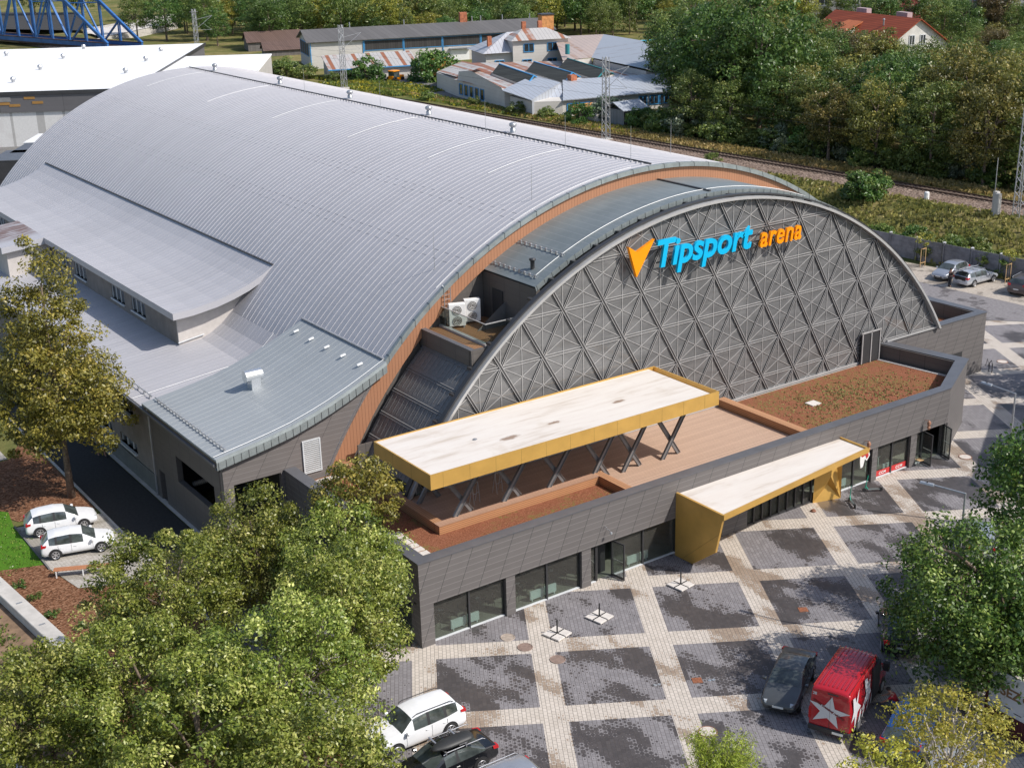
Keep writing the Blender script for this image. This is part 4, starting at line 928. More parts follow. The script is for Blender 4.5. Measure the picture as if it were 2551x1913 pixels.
mb.bar((22.4, 8.55, 14.3), (34.3, 8.55, 14.3), 0.05, 0.08); mb.bar((22.4, 8.55, 15.1), (34.3, 8.55, 15.1), 0.05, 0.08)
mb.build('sign_bracket', M['steel'], sign)
# ---- air conditioners on the side terrace
def make_ac(loc, rz, label):
    o = local_thing('air_conditioner', label, 'air conditioner', loc, rz, 'outdoor air conditioners')
    MB().box(-0.5, 0.5, -0.2, 0.2, 0.12, 1.5).build('housing', M['white'], o, bevel=0.02)
    for z in (0.48, 1.13):
        f = MB(); f.tube([(0, -0.205, z), (0, -0.235, z)], 0.28, 20); g = f.build('fan_grille', M['fangrey'], o)
        f = MB()
        for r in (0.1, 0.19, 0.27):
            f.tube([(r*math.cos(t), -0.245, z+r*math.sin(t)) for t in np.linspace(0, 6.283, 17)], 0.010, 4, cap=False)
        f.build('grille_ring', M['white'], g)
    f = MB(); f.box(-0.45, -0.35, -0.2, 0.2, 0.0, 0.118); f.box(0.35, 0.45, -0.2, 0.2, 0, 0.118); f.build('feet', M['galv'], o)
    return o
ac = make_ac((11.75, 14.3, 10.98), R_(-22), 'white double-fan air conditioner beside the wall ladder')
dup(ac, (13.0, 14.55, 10.98), R_(-22), 'white double-fan air conditioner nearest the dark terrace door')
o = thing('wall_ladder', 'short metal ladder hooked over the brown boards behind the air conditioners', 'ladder', (11.3, 14.8, 10.98))
mb = MB()
for s in (0, 0.45): mb.tube([(11.2+s, 14.75, 10.99), (11.2+s, 14.75, 13.4), (11.2+s, 14.9, 13.55)], 0.025, 6)
mb.build('ladder_rails', M['galv'], o); mb = MB()
for k in range(8): mb.bar((11.2, 14.75, 11.3+0.28*k), (11.65, 14.75, 11.3+0.28*k), 0.03, 0.03)
mb.build('rungs', M['galv'], o)

M['carglass'] = plain('car_glass', (0.06, 0.072, 0.07), 0.05, 0, 1.0, var=0.5, scale=1.5)  # greenish base lightened to stand in for reflected sky
M['tyre'] = plain('tyre_rubber', (0.02, 0.02, 0.021), 0.85)
M['rim'] = plain('alloy_rim', (0.55, 0.55, 0.57), 0.3, 0.7)
M['lamp_clear'] = plain('clear_lamp', (0.55, 0.58, 0.6), 0.1, 0.2, 0.9)
M['lamp_red'] = plain('red_lamp', (0.45, 0.012, 0.015), 0.2)
M['plate'] = plain('plate', (0.75, 0.75, 0.72), 0.5)
M['trim'] = plain('black_trim', (0.025, 0.025, 0.027), 0.55)
M['vanwhite'] = plain('van_white_film', (0.62, 0.63, 0.66), 0.4, var=.03); M['vanred'] = plain('van_dark_lettering', (0.16, 0.02, 0.02), 0.5); M['boxblack'] = plain('roof_box_black', (0.03, 0.031, 0.032), 0.55)
M['skin'] = plain('skin', (0.50, 0.27, 0.18), 0.6); M['hair'] = plain('hair', (0.03, 0.02, 0.015), 0.7)
M['sleeve'] = plain('pale_sleeve', (0.55, 0.45, 0.25), 0.7)
M['rustiron'] = plain('rusty_iron', (0.22, 0.10, 0.06), 0.8, var=.3, scale=8); M['lidconc'] = plain('lid_concrete', (0.36, 0.30, 0.25), 0.9, var=.15, scale=6); M['lidbrown'] = plain('lid_brown', (0.24, 0.17, 0.14), 0.9, var=.15, scale=6); M['lidpale'] = plain('lid_pale', (0.56, 0.50, 0.45), 0.9, var=.1, scale=6)
M['rustorange'] = plain('orange_rust', (0.36, 0.12, 0.05), 0.85, var=.3, scale=10)
M['scootgreen'] = plain('mint_green', (0.02, 0.36, 0.24), 0.35, var=.03); M['scootgrey'] = plain('scooter_deck', (0.10, 0.12, 0.12), 0.5)
M['benchwood'] = mk_planks('bench_slats', (0.50, 0.22, 0.11), 1, .09, .02, .15)
# ------------------------------------------------------------------ vehicles
def paint(name, col, metal=0.3, rough=0.28):
    if name not in M:
        M[name] = plain(name, col, rough, metal, 0.5, var=0.04, scale=2, coat=0.6)
    return M[name]
KIND = {   # t from front, shoulder height, top height, half width factor, cabin flag of the segment that starts here
 'hatch': dict(wheel=(0.205, 0.815), st=[(0, .48, .52, .72, 'p'), (.02, .60, .66, .90, 'p'), (.10, .70, .76, .98, 'p'), (.26, .82, .90, 1, 'w'), (.43, .86, 1.36, 1, 's'), (.585, .87, 1.45, 1, 'b'), (.605, .87, 1.45, 1, 's'), (.78, .90, 1.42, 1, 'b'), (.80, .90, 1.41, 1, 's'), (.885, .93, 1.34, .98, 'r'), (.965, .95, 1.02, .95, 'p'), (.985, .80, .84, .93, 'p'), (1.0, .55, .6, .86, 'e')]),
 'suv': dict(wheel=(0.195, 0.80), st=[(0, .62, .66, .76, 'p'), (.02, .76, .84, .92, 'p'), (.10, .88, .96, .98, 'p'), (.27, .96, 1.05, 1, 'w'), (.40, 1.0, 1.56, 1, 's'), (.56, 1.0, 1.64, 1, 'b'), (.58, 1.0, 1.64, 1, 's'), (.75, 1.04, 1.62, 1, 'b'), (.77, 1.04, 1.615, 1, 's'), (.90, 1.12, 1.56, .98, 'r'), (.965, 1.1, 1.18, .95, 'p'), (.985, .9, .95, .94, 'p'), (1.0, .6, .66, .88, 'e')]),
 'sedan': dict(wheel=(0.195, 0.79), st=[(0, .46, .5, .74, 'p'), (.02, .60, .66, .90, 'p'), (.10, .70, .77, .98, 'p'), (.27, .82, .90, 1, 'w'), (.42, .86, 1.36, 1, 's'), (.54, .87, 1.43, 1, 'b'), (.56, .87, 1.43, 1, 's'), (.69, .89, 1.39, 1, 's'), (.715, .895, 1.36, 1, 'r'), (.85, .92, 1.02, .98, 'p'), (.97, .92, .98, .92, 'p'), (.985, .8, .85, .92, 'p'), (1.0, .55, .6, .86, 'e')]),
 'wagon': dict(wheel=(0.19, 0.78), st=[(0, .46, .5, .74, 'p'), (.02, .60, .66, .90, 'p'), (.10, .70, .77, .98, 'p'), (.26, .82, .90, 1, 'w'), (.40, .86, 1.36, 1, 's'), (.53, .87, 1.43, 1, 'b'), (.55, .87, 1.43, 1, 's'), (.72, .89, 1.42, 1, 'b'), (.74, .9, 1.415, 1, 's'), (.90, .95, 1.36, .98, 'r'), (.97, .96, 1.04, .95, 'p'), (.987, .8, .85, .93, 'p'), (1.0, .55, .6, .86, 'e')]),
}
def split_mats(me, names, parts_mats, parent):
    v = np.empty(len(me.vertices)*3, np.float32); me.vertices.foreach_get('co', v); v = v.reshape(-1, 3); out = []
    for k, nm in enumerate(names):
        fs = [tuple(p.vertices) for p in me.polygons if p.material_index == k]
        if not fs: continue
        ids = sorted({i for f in fs for i in f}); mp = {i: j for j, i in enumerate(ids)}
        m2 = bpy.data.meshes.new(nm); m2.from_pydata([tuple(map(float, v[i])) for i in ids], [], [tuple(mp[i] for i in f) for f in fs])
        m2.materials.append(parts_mats[k]); m2.polygons.foreach_set('use_smooth', [True]*len(fs)); o = bpy.data.objects.new(nm, m2); COL.objects.link(o); o.parent = parent; ORG[o.name] = Vector((0, 0, 0)); out.append(o)
    return out
def car(label, kind, colour, loc, heading, L=4.3, W=1.76, hs=1.0, group='cars parked round the arena', roofm=None, rails=False, open_gate=False, rimm='rim'):
    K = KIND[kind]; o = local_thing('parked_car', label, 'car', loc, R_(heading), group)
    w2 = W/2; rings = []
    for (t, zs, zt, wf, fl) in K['st']:
        x = L/2-t*L; w = w2*wf; cab = zt-zs > 0.2; wr = w*(0.76 if cab else 0.90); zb = 0.24 if 0.02 < t < 0.98 else 0.30
        zs *= hs; zt *= hs
        half = [(0, zb), (w*.88, zb), (w, zb+.16), (w*1.0, (zb+zs)/2+.06), (w*.965, zs), (wr, zt-(0.05 if cab else 0.02)), (wr*.55, zt), (0, zt+.012)]
        ring_ = [(x, -y, z) for y, z in half]+[(x, y, z) for y, z in half[::-1][1:-1]]
        rings.append(ring_)
    n = len(rings[0]); verts = [p for r in rings for p in r]; faces = []; mi = []
    for i in range(len(rings)-1):
        fl = K['st'][i][4]
        for j in range(n):
            j2 = (j+1) % n; faces.append((i*n+j, i*n+j2, (i+1)*n+j2, (i+1)*n+j)[::-1]); band = j if j < 7 else 13-j
            m = 0
            if band == 4: m = 1 if fl in 'sr' and not (fl == 'r' and kind != 'sedan') else (2 if fl in 'b' else 0)
            if band in (5, 6) and fl == 'w': m = 1
            if band in (5, 6) and fl == 'r': m = 3 if open_gate else 1
            if band == 0: m = 2
            if roofm and band in (5, 6) and fl in 'sb': m = 3 if not open_gate else 0
            mi.append(m)
    faces.append(tuple(range(n))[::1]); mi.append(0); faces.append(tuple((len(rings)-1)*n+j for j in range(n))[::-1]); mi.append(0)
    me = bpy.data.meshes.new('tmp'); me.from_pydata(verts, [], faces)
    for m in range(4): me.materials.append(None)
    me.polygons.foreach_set('material_index', mi); me.polygons.foreach_set('use_smooth', [True]*len(faces))
    cr = me.attributes.new('crease_edge', 'FLOAT', 'EDGE'); ns = len(rings)
    for e in me.edges:
        a, b = e.vertices; ja, jb = a % n, b % n; ia, ib = a//n, b//n; c = 0.0
        if ja == jb:
            bnd = ja if ja < 8 else 14-ja
            c = {1: .7, 2: .2, 4: .55, 5: .45}.get(bnd, 0)
        elif ia == ib and ia in (0, ns-1): c = 0.35
        elif ia == ib and 3 <= ia <= ns-3: c = 0.45
        cr.data[e.index].value = c
    tmp = bpy.data.objects.new('tmp', me); COL.objects.link(tmp); sm = tmp.modifiers.new('s', 'SUBSURF'); sm.levels = 2; sm.render_levels = 2
    dg = bpy.context.evaluated_depsgraph_get(); dg.update(); ev = bpy.data.meshes.new_from_object(tmp.evaluated_get(dg)); bpy.data.objects.remove(tmp)
    parts = split_mats(ev, ['body', 'windows', 'pillar_trim', 'roof_panel'], [colour, M['carglass'], M['trim'], roofm or M['carglass']], o)
    body = parts[0]; bpy.data.meshes.remove(ev)
    # wheels
    for wt in K['wheel']:
        x = L/2-wt*L; r = 0.315 if kind != 'suv' else 0.345
        for s in (-1, 1):
            mb = MB(); A = [(x+(r+.065)*math.cos(t), s*(w2+.004), max(.21, r+(r+.065)*math.sin(t))) for t in np.linspace(-0.3, math.pi+.3, 15)]
            B = [(p[0], s*(w2-.10), p[2]) for p in A]; mb.hexa(B, A); mb.build('wheel_arch', M['trim'], o)
            mb = MB(); mb.tube([(x, s*(w2-.16), r), (x, s*(w2-.01), r), (x, s*(w2+.015), r)], [r, r, r*.93], 22); wl = mb.build('wheel', M['tyre'], o)
            mb = MB(); mb.tube([(x, s*(w2+.016), r), (x, s*(w2+.02), r)], r*.68, 18, 1)
            for k in range(6):
                a = k*math.pi/3+.3; mb.bar((x, s*(w2+.026), r), (x+r*.66*math.cos(a), s*(w2+.024), r+r*.66*math.sin(a)), .05, .014, 0, up=(0, 1, 0))
            mb.tube([(x+r*.67*math.cos(t), s*(w2+.022), r+r*.67*math.sin(t)) for t in np.linspace(0, 6.2832, 19)], .018, 5, 0, cap=False)
            mb.build('rim', [M[rimm], M['trim']], wl)
    zf = (K['st'][1][1])*hs; zr = K['st'][-3][1]*hs
    for s in (-1, 1):
        MB().hexa([(L/2-.30, s*w2*.90, zf-.02), (L/2-.05, s*w2*.70, zf-.06), (L/2-.035, s*w2*.62, zf-.06), (L/2-.2, s*w2*.6, zf+.02)], [(L/2-.34, s*w2*.92, zf+.07), (L/2-.09, s*w2*.72, zf+.045), (L/2-.09, s*w2*.6, zf+.055), (L/2-.25, s*w2*.6, zf+.08)]).build('headlight', M['lamp_clear'], o)
        MB().hexa([(-L/2+.02, s*w2*.66, zr-.16), (-L/2+.02, s*w2*.93, zr-.16), (-L/2+.30, s*w2*.975, zr-.10), (-L/2+.2, s*w2*.6, zr-.1)], [(-L/2+.05, s*w2*.66, zr), (-L/2+.05, s*w2*.93, zr), (-L/2+.34, s*w2*.965, zr+.02), (-L/2+.2, s*w2*.6, zr)]).build('tail_light', M['lamp_red'], o)
        xm = L/2-(K['st'][3][0]+.045)*L; zm = K['st'][3][1]*hs+.1
        MB().box(xm-.09, xm+.07, s*(w2+.10)-.09, s*(w2+.10)+.09, zm-.06, zm+.09).build('wing_mirror', colour, o, bevel=.03)
        mb = MB(); 
        for t in (.31, .595, .77): xx = L/2-t*L; mb.bar((xx, s*(w2+.002), .42), (xx, s*(w2-.012), K['st'][5][1]*hs-.03), .012, .008, 0, up=(0, 1, 0))
        mb.build('door_gap', M['trim'], body)
        for t in (.54, .74): xx = L/2-t*L; MB().box(xx-.09, xx+.06, s*(w2+.004)-.02, s*(w2+.004)+.02, K['st'][5][1]*hs-.17, K['st'][5][1]*hs-.14).build('door_handle', colour, o)
        if rails:
            z = K['st'][5][2]*hs; MB().tube([(L/2-.42*L, s*w2*.74, z-.06), (L/2-.46*L, s*w2*.74, z+.02), (L/2-.84*L, s*w2*.73, z-.0), (L/2-.87*L, s*w2*.73, z-.08)], .02, 6).build('roof_rail', M['rim'] if rails == 1 else M['trim'], o)
    MB().box(L/2-.03, L/2+.012, -.42, .42, .34, zf-.14).build('grille', M['trim'], o)
    MB().box(L/2+.012, L/2+.022, -.25, .25, .42, .52).build('number_plate', M['plate'], o)
    MB().box(-L/2-.016, -L/2-.004, -.25, .25, .60, .70).build('number_plate', M['plate'], o)
    return o
WHT = paint('white_car_paint', (0.80, 0.81, 0.83), 0.0, 0.25); BLK = paint('black_car_paint', (0.012, 0.013, 0.016), 0.2, 0.15); DGR = paint('anthracite_car_paint', (0.085, 0.09, 0.092), 0.3, 0.3)
SIL = paint('silver_car_paint', (0.42, 0.44, 0.48), 0.55, 0.28); SIL2 = paint('light_silver_paint', (0.52, 0.55, 0.60), 0.45, 0.28); BRN = paint('brown_car_paint', (0.085, 0.068, 0.07), 0.4, 0.3); BLU = paint('blue_car_paint', (0.015, 0.075, 0.26), 0.3, 0.25)
REDP = paint('red_van_paint', (0.42, 0.012, 0.02), 0.1, 0.25)
car('white hatchback parked on the grass pavers, the one next to the bark bed and tree', 'hatch', WHT, (-10.12, 25.25, .02), -10.3, 4.15, 1.70)
car('white hatchback parked on the grass pavers, the one nearer the slatted bench', 'hatch', WHT, (-10.24, 21.62, .02), -14.5, 4.15, 1.70)
car('white sport utility car with black roof rails beside the dark car with a roof box', 'suv', WHT, (-4.25, -6.32, .01), 180, 4.55, 1.78, 1.0, rails=2)
BX = car('black sedan under a long roof box between the white and the silver car', 'sedan', BLK, (-4.55, -9.28, .01), 180, 4.65, 1.76, rails=1)
car('silver car cut by the lower edge beside the black roof-box sedan', 'wagon', SIL, (-4.1, -12.35, .01), 180, 4.6, 1.76, 1.05, rails=1)
car('anthracite sedan facing the camera beside the red van', 'sedan', DGR, (11.75, -13.58, .01), -148.7, 4.65, 1.76)
car('black hatchback showing its rear under the large tree, ahead of the red van', 'hatch', BLK, (19.35, -13.55, .01), 44, 4.1, 1.74, 1.02)
car('blue car half hidden under the foliage right of the red van', 'suv', BLU, (13.1, -19.5, .01), 26, 4.4, 1.78, 1.0)
car('pale silver car under the small tree in the lower right corner', 'wagon', SIL2, (11.5, -22.7, .01), 26, 4.5, 1.76)
car('silver car with a dark roof box seen over the tree top beside the lamp post', 'wagon', SIL, (30.9, -9.6, .01), 40, 4.4, 1.76)
car('silver hatchback facing the plaza beside the grey concrete fence', 'hatch', SIL, (75.9, 27.75, .03), 186, 4.2, 1.74, 1.02)
WG = car('silver estate car with its tailgate open and bare roof bars beside the concrete fence', 'wagon', SIL2, (76.05, 24.95, .03), 0, 4.75, 1.80, rails=1, open_gate=True)
car('brown sport utility car with silver roof rails at the right edge of the photo', 'suv', BRN, (77.1, 20.25, .03), 12, 4.5, 1.80, rails=1)
# roof box on the black sedan, tailgate of the estate car
rb = local_thing('roof_box', 'matt black roof box strapped on the black sedan', 'roof box', (-4.55, -9.28, .01), math.pi)
mb = MB(); P = []
for t in np.linspace(0, 1, 11):
    x = 0.80-1.95*t; s = (min(1, t/.35)**.5)*(1 if t < .93 else .75) if t > 0 else .25
    s = max(.3, s); P.append([(x, .40+.37*math.cos(a)*s, 1.68+.17*math.sin(a)*(s if math.sin(a) > 0 else .45)) for a in np.linspace(0, 2*math.pi, 17)[:-1]])
b0 = 0
for r in P: mb.v += r
for i in range(10):
    for j in range(16): mb.f.append((i*16+j, (i+1)*16+j, (i+1)*16+(j+1) % 16, i*16+(j+1) % 16)); mb.mi.append(0)
mb.f.append(tuple(range(16))); mb.mi.append(0); mb.f.append(tuple(160+j for j in range(16))[::-1]); mb.mi.append(0)
mb.build('box_shell', M['boxblack'], rb, smooth=True)
MB().bar((-0.75, .78, 1.66), (-0.35, .78, 1.66), .01, .03).build('box_trim', M['rim'], rb)
mb = MB()
for x in (0.25, -0.75): mb.bar((x, -.72, 1.48), (x, .72, 1.48), .07, .04); mb.bar((x, -.68, 1.38), (x, -.68, 1.48), .05, .05); mb.bar((x, .68, 1.38), (x, .68, 1.48), .05, .05)
mb.build('load_bars', M['rim'], rb)
mb = MB(); mb.hexa([(-1.75, -.62, 1.38), (-2.75, -.62, 1.72), (-2.75, .62, 1.72), (-1.75, .62, 1.38)], [(-1.75, -.62, 1.42), (-2.75, -.60, 1.77), (-2.75, .60, 1.77), (-1.75, .62, 1.42)]); mb.build('open_tailgate', SIL2, WG)
MB().hexa([(-1.95, -.5, 1.425), (-2.45, -.5, 1.60), (-2.45, .5, 1.60), (-1.95, .5, 1.425)], [(-1.95, -.5, 1.495), (-2.45, -.5, 1.68), (-2.45, .5, 1.68), (-1.95, .5, 1.495)]).build('tailgate_glass', M['carglass'], WG)
MB().box(-2.39, -1.6, -.6, .6, .66, 1.0).build('boot_opening', M['black'], WG)
mb = MB()
for x in (0.2, -.8): mb.bar((x, -.75, 1.50), (x, .75, 1.50), .08, .04)
mb.bar((.6, .3, 1.54), (-1.2, .3, 1.54), .05, .05); mb.build('roof_bars', M['galv'], WG)
# red van
def van():
    o = local_thing('red_van', 'red delivery van covered with white stars and lettering, seen from behind', 'van', (12.92, -16.19, .01), R_(24)); o.scale = (1.14, 1.07, 1.12)
    L, W, H = 5.1, 1.78, 2.22; st = [(0, .7, .75, .80), (.03, .86, .94, .92), (.13, 1.02, 1.12, .98), (.17, 1.05, 1.2, 1.0), (.30, 1.3, 2.08, 1.0), (.36, 1.4, 2.2, 1.0), (.7, 1.4, H, 1.0), (.985, 1.4, H-.04, .985), (1.0, 1.3, H-.12, .97)]
    R = []
    for t, zs, zt, wf in st:
        x = L/2-t*L; w = W/2*wf; cab = t > .2; wr = w*(.90 if cab else .9)
        half = [(0, .3), (w*.9, .3), (w, .42), (w, .9), (w*.985, zs), (wr, zt-.06), (wr*.8, zt), (0, zt+.02)]
        R.append([(x, -y, z) for y, z in half]+[(x, y, z) for y, z in half[::-1][1:-1]])
    n = 14; V = [p for r in R for p in r]; F = []; mi = []
    for i in range(len(R)-1):
        for j in range(n):
            j2 = (j+1) % n; F.append((i*n+j, (i+1)*n+j, (i+1)*n+j2, i*n+j2)); band = j if j < 7 else 13-j
            mi.append(1 if (i == 3 and band in (5, 6)) or (i in (3, 4) and band == 4) else 0)
    F.append(tuple(range(n))); mi.append(0); F.append(tuple((len(R)-1)*n+j for j in range(n))[::-1]); mi.append(0)
    me = bpy.data.meshes.new('t'); me.from_pydata(V, [], F)
    for k in range(2): me.materials.append(None)
    me.polygons.foreach_set('material_index', mi); cr = me.attributes.new('crease_edge', 'FLOAT', 'EDGE')
    for e in me.edges:
        a, b = e.vertices; c = 0
        if a % n == b % n: bb = a % n if a % n < 8 else 14-a % n; c = {1: .8, 4: .3, 5: .75}.get(bb, 0)
        elif a//n == b//n: c = .8 if a//n in (0, 7, 8) else .4
        cr.data[e.index].value = c
    tmp = bpy.data.objects.new('t', me); COL.objects.link(tmp); tmp.modifiers.new('s', 'SUBSURF').levels = 2; dg = bpy.context.evaluated_depsgraph_get(); dg.update()
    ev = bpy.data.meshes.new_from_object(tmp.evaluated_get(dg)); bpy.data.objects.remove(tmp)
    body = split_mats(ev, ['body', 'windows'], [REDP, M['carglass']], o)[0]
    mb = MB()
    for k in range(7): y = -.54+.18*k; mb.box(-L/2+.25, .85, y-.02, y+.02, H+.006, H+.014)
    mb.build('roof_ribs', REDP, body)
    for s in (-1, 1): MB().tube([(-L/2+.1, s*.76, H-.03), (.8, s*.76, H-.02)], .018, 5).build('roof_gutter', REDP, body)
    for xw in (1.62, -1.45):
        for s in (-1, 1):
            r = .33; mb = MB(); A = [(xw+.40*math.cos(t), s*(W/2+.004), max(.27, r+.40*math.sin(t))) for t in np.linspace(-.2, math.pi+.2, 13)]; mb.hexa([(p[0], s*(W/2-.1), p[2]) for p in A], A); mb.build('wheel_arch', M['trim'], o)
            wl = MB().tube([(xw, s*(W/2-.18), r), (xw, s*(W/2+.01), r)], r, 20).build('wheel', M['tyre'], o); MB().tube([(xw, s*(W/2+.012), r), (xw, s*(W/2+.022), r)], r*.6, 14).build('rim', M['rim'], wl)
    MB().box(-L/2-.06, -L/2+.15, -W/2+.02, W/2-.02, .26, .50).build('rear_bumper', M['trim'], o, bevel=.03)
    MB().box(-L/2-.075, -L/2-.06, -.62, -.16+.0, .33, .43).build('number_plate', M['plate'], o)
    for s in (-1, 1): MB().box(-L/2-.01, -L/2+.06, s*.83-.05, s*.83+.05, .75, 1.25).build('tail_light', M['lamp_red'], o)
    MB().box(-L/2-.03, -L/2+.01, -.32, .12, 2.02, 2.06).build('brake_lamp', M['trim'], o)
    mb = MB(); mb.bar((-L/2-.008, 0, .5), (-L/2-.008, 0, 2.0), .012, .012); mb.build('rear_door_gap', M['trim'], body)
    def star(cx, cz, r1, r2, rot, plane, pts=5, stretch=(1, 1), m=M['vanwhite'], nm='white_star'):
        P = []
        for k in range(pts*2):
            a = rot+k*math.pi/pts; r = r1 if k % 2 == 0 else r2; u, v = cx+r*math.cos(a)*stretch[0], cz+r*math.sin(a)*stretch[1]
            P.append(plane(u, v))
        mb = MB(); c = plane(cx, cz)
        for k in range(len(P)): mb.poly([c, P[k], P[(k+1) % len(P)]])
        return mb.build(nm, m, body)
    rear = lambda u, v: (-L/2-.014, -u, v)          # u to the right when seen from behind... mirrored below
    rear = lambda u, v: (-L/2-.014, -u, v)
    sd_ = star(-.05, 1.22, .92, .36, math.radians(82), rear, 5, (1, .78))
    mt = Matrix.Translation(Vector((-L/2-.022, .74, 1.60))) @ Matrix((( 0, 0, -1, 0), (-1, 0, 0, 0), (0, 1, 0, 0), (0, 0, 0, 1))) @ Matrix.Rotation(R_(-24), 4, 'Z')
    ORG[body.name] = Vector((0, 0, 0))
    text_mesh('rear_lettering', 'výroba svetelnej reklamy', .145, M['vanred'], body, mt, .001, .15, .006, 1.0)
    m28 = Matrix.Translation(Vector((-L/2-.012, .74, 1.86))) @ Matrix(((0, 0, -1, 0), (-1, 0, 0, 0), (0, 1, 0, 0), (0, 0, 0, 1)))
    text_mesh('rear_number', '28', .17, M['vanwhite'], body, m28, .001, 0, .006, 1.0)
    right = lambda u, v: (u, -W/2-.012, v)
    MB().poly([right(-2.45, 2.0), right(-2.2, 1.95), right(-2.02, 1.62), right(-1.72, 2.1), right(-1.82, 1.5), right(-1.35, 1.1), right(-1.75, 1.05), right(-2.05, .35), right(-2.1, 1.05), right(-2.5, .95), right(-2.28, 1.35)]).build('white_flame_star', M['vanwhite'], body)
    MB().poly([right(-1.05, 2.08), right(-.7, 2.0), right(-.45, 1.5), right(-.3, 1.95), right(-.28, 1.35), right(-.05, 1.05), right(-.45, .9), right(-1.2, .75), right(-.75, 1.3)]).build('white_flame_star', M['vanwhite'], body)
    for k, u in enumerate((-1.6, -1.15, -.6, -.15)): MB().poly([right(u, .45), right(u+.16, .45), right(u+.38, .95-.05*(k % 2)), right(u+.2, .98)]).build('white_stripe', M['vanwhite'], body)
    MB().box(1.45, 1.65, W/2+.02, W/2+.26, 1.15, 1.5).build('wing_mirror', M['trim'], o); MB().box(1.45, 1.65, -W/2-.26, -W/2-.02, 1.15, 1.5).build('wing_mirror', M['trim'], o)
    MB().box(.05, 1.05, -W/2-.03, -W/2+.3, .45, 1.9).build('side_door_opening', M['black'], o)
van()
# ------------------------------------------------------------------ people
def skinned(name, pts, edges, rad, mat_, parent):
    me = bpy.data.meshes.new(name); me.from_pydata(pts, edges, []); o = bpy.data.objects.new(name, me); COL.objects.link(o)
    o.modifiers.new('skin', 'SKIN'); s = o.modifiers.new('sub', 'SUBSURF'); s.levels = 1; s.render_levels = 2
    if not me.skin_vertices: return o
    for i, r in enumerate(rad):
        d = me.skin_vertices[0].data[i]; d.radius = (r, r) if not isinstance(r, tuple) else r
    me.skin_vertices[0].data[0].use_root = True; dg = bpy.context.evaluated_depsgraph_get(); dg.update()
    m2 = bpy.data.meshes.new_from_object(o.evaluated_get(dg)); bpy.data.objects.remove(o); m2.materials.clear(); m2.materials.append(mat_)
    m2.polygons.foreach_set('use_smooth', [True]*len(m2.polygons)); m2.name = name
    o = bpy.data.objects.new(name, m2); COL.objects.link(o); o.parent = parent; ORG[o.name] = Vector((0, 0, 0)); return o
def person(label, loc, rz, J, shirt, trousers, shorts=False, scale=1.0):
    o = local_thing('person', label, 'person', loc, rz); o.scale = (scale,)*3
    # J: dict of joints (x forward, y left, z up)
    names = ['pelvis', 'waist', 'chest', 'neck', 'head', 'crown', 'shl', 'ell', 'wrl', 'hdl', 'shr', 'elr', 'wrr', 'hdr', 'hpl', 'knl', 'anl', 'tol', 'hpr', 'knr', 'anr', 'tor']
    E = [(0, 1), (1, 2), (2, 3), (3, 4), (4, 5), (2, 6), (6, 7), (7, 8), (8, 9), (2, 10), (10, 11), (11, 12), (12, 13), (0, 14), (14, 15), (15, 16), (16, 17), (0, 18), (18, 19), (19, 20), (20, 21)]
    Rr = [.12, .12, .13, .055, .085, .075, .06, .045, .032, .035, .06, .045, .032, .035, .085, .058, .042, .03, .085, .058, .042, .03]
    P = [J[k] for k in names]; skinned('body', P, E, Rr, M['skin'], o)
    up = [0, 1, 2, 6, 7, 10, 11]; mp = {k: i for i, k in enumerate(up)}
    skinned('shirt', [P[k] if k not in (7, 11) else tuple(np.array(P[k])*.75+np.array(P[k-1])*.25) for k in up], [(0, 1), (1, 2), (2, 3), (3, 4), (2, 5), (5, 6)], [.135, .135, .148, .075, .06, .075, .06], shirt, o)
    f = .8 if shorts else 1.0
    def lerp(a, b, t): return tuple(np.array(a)*(1-t)+np.array(b)*t)
    if shorts: skinned('shorts', [P[0], P[14], lerp(P[14], P[15], .85), P[18], lerp(P[18], P[19], .85)], [(0, 1), (1, 2), (0, 3), (3, 4)], [.135, .10, .085, .10, .085], trousers, o)
    else: skinned('trousers', [P[0], P[14], P[15], P[16], P[18], P[19], P[20]], [(0, 1), (1, 2), (2, 3), (0, 4), (4, 5), (5, 6)], [.135, .10, .075, .06, .10, .075, .06], trousers, o)
    c = np.array(P[5]); h = np.array(P[4]); d = (c-h)/np.linalg.norm(c-h)
    mb = MB(); mb.lathe(tuple(c-d*.02), [(.098, -.04), (.103, .02), (.085, .075), (.04, .10), (0, .105)], 12); mb.build('hair', M['hair'], o, smooth=True)
    for k in (17, 21):
        a = np.array(P[k-1]); b = np.array(P[k]); mb = MB(); mb.hexa([(b[0]-.2, b[1]-.05, 0), (b[0]+.08, b[1]-.045, 0), (b[0]+.08, b[1]+.045, 0), (b[0]-.2, b[1]+.05, 0)], [(b[0]-.19, b[1]-.04, .10), (b[0]+.05, b[1]-.035, .06), (b[0]+.05, b[1]+.035, .06), (b[0]-.19, b[1]+.04, .10)]); mb.build('shoe', M['trim'], o, bevel=.02)
    return o
stand = dict(pelvis=(0, 0, .95), waist=(0, 0, 1.1), chest=(.02, 0, 1.32), neck=(.02, 0, 1.50), head=(.04, 0, 1.62), crown=(.04, 0, 1.72), shl=(.0, .19, 1.42), ell=(-.03, .25, 1.14), wrl=(.08, .24, .92), hdl=(.12, .23, .83), shr=(0, -.19, 1.42), elr=(-.03, -.25, 1.14), wrr=(.1, -.22, .93), hdr=(.14, -.2, .85), hpl=(0, .10, .90), knl=(.02, .11, .48), anl=(-.02, .12, .09), tol=(.12, .13, .04), hpr=(0, -.10, .90), knr=(.0, -.11, .48), anr=(-.03, -.12, .09), tor=(.11, -.13, .04))
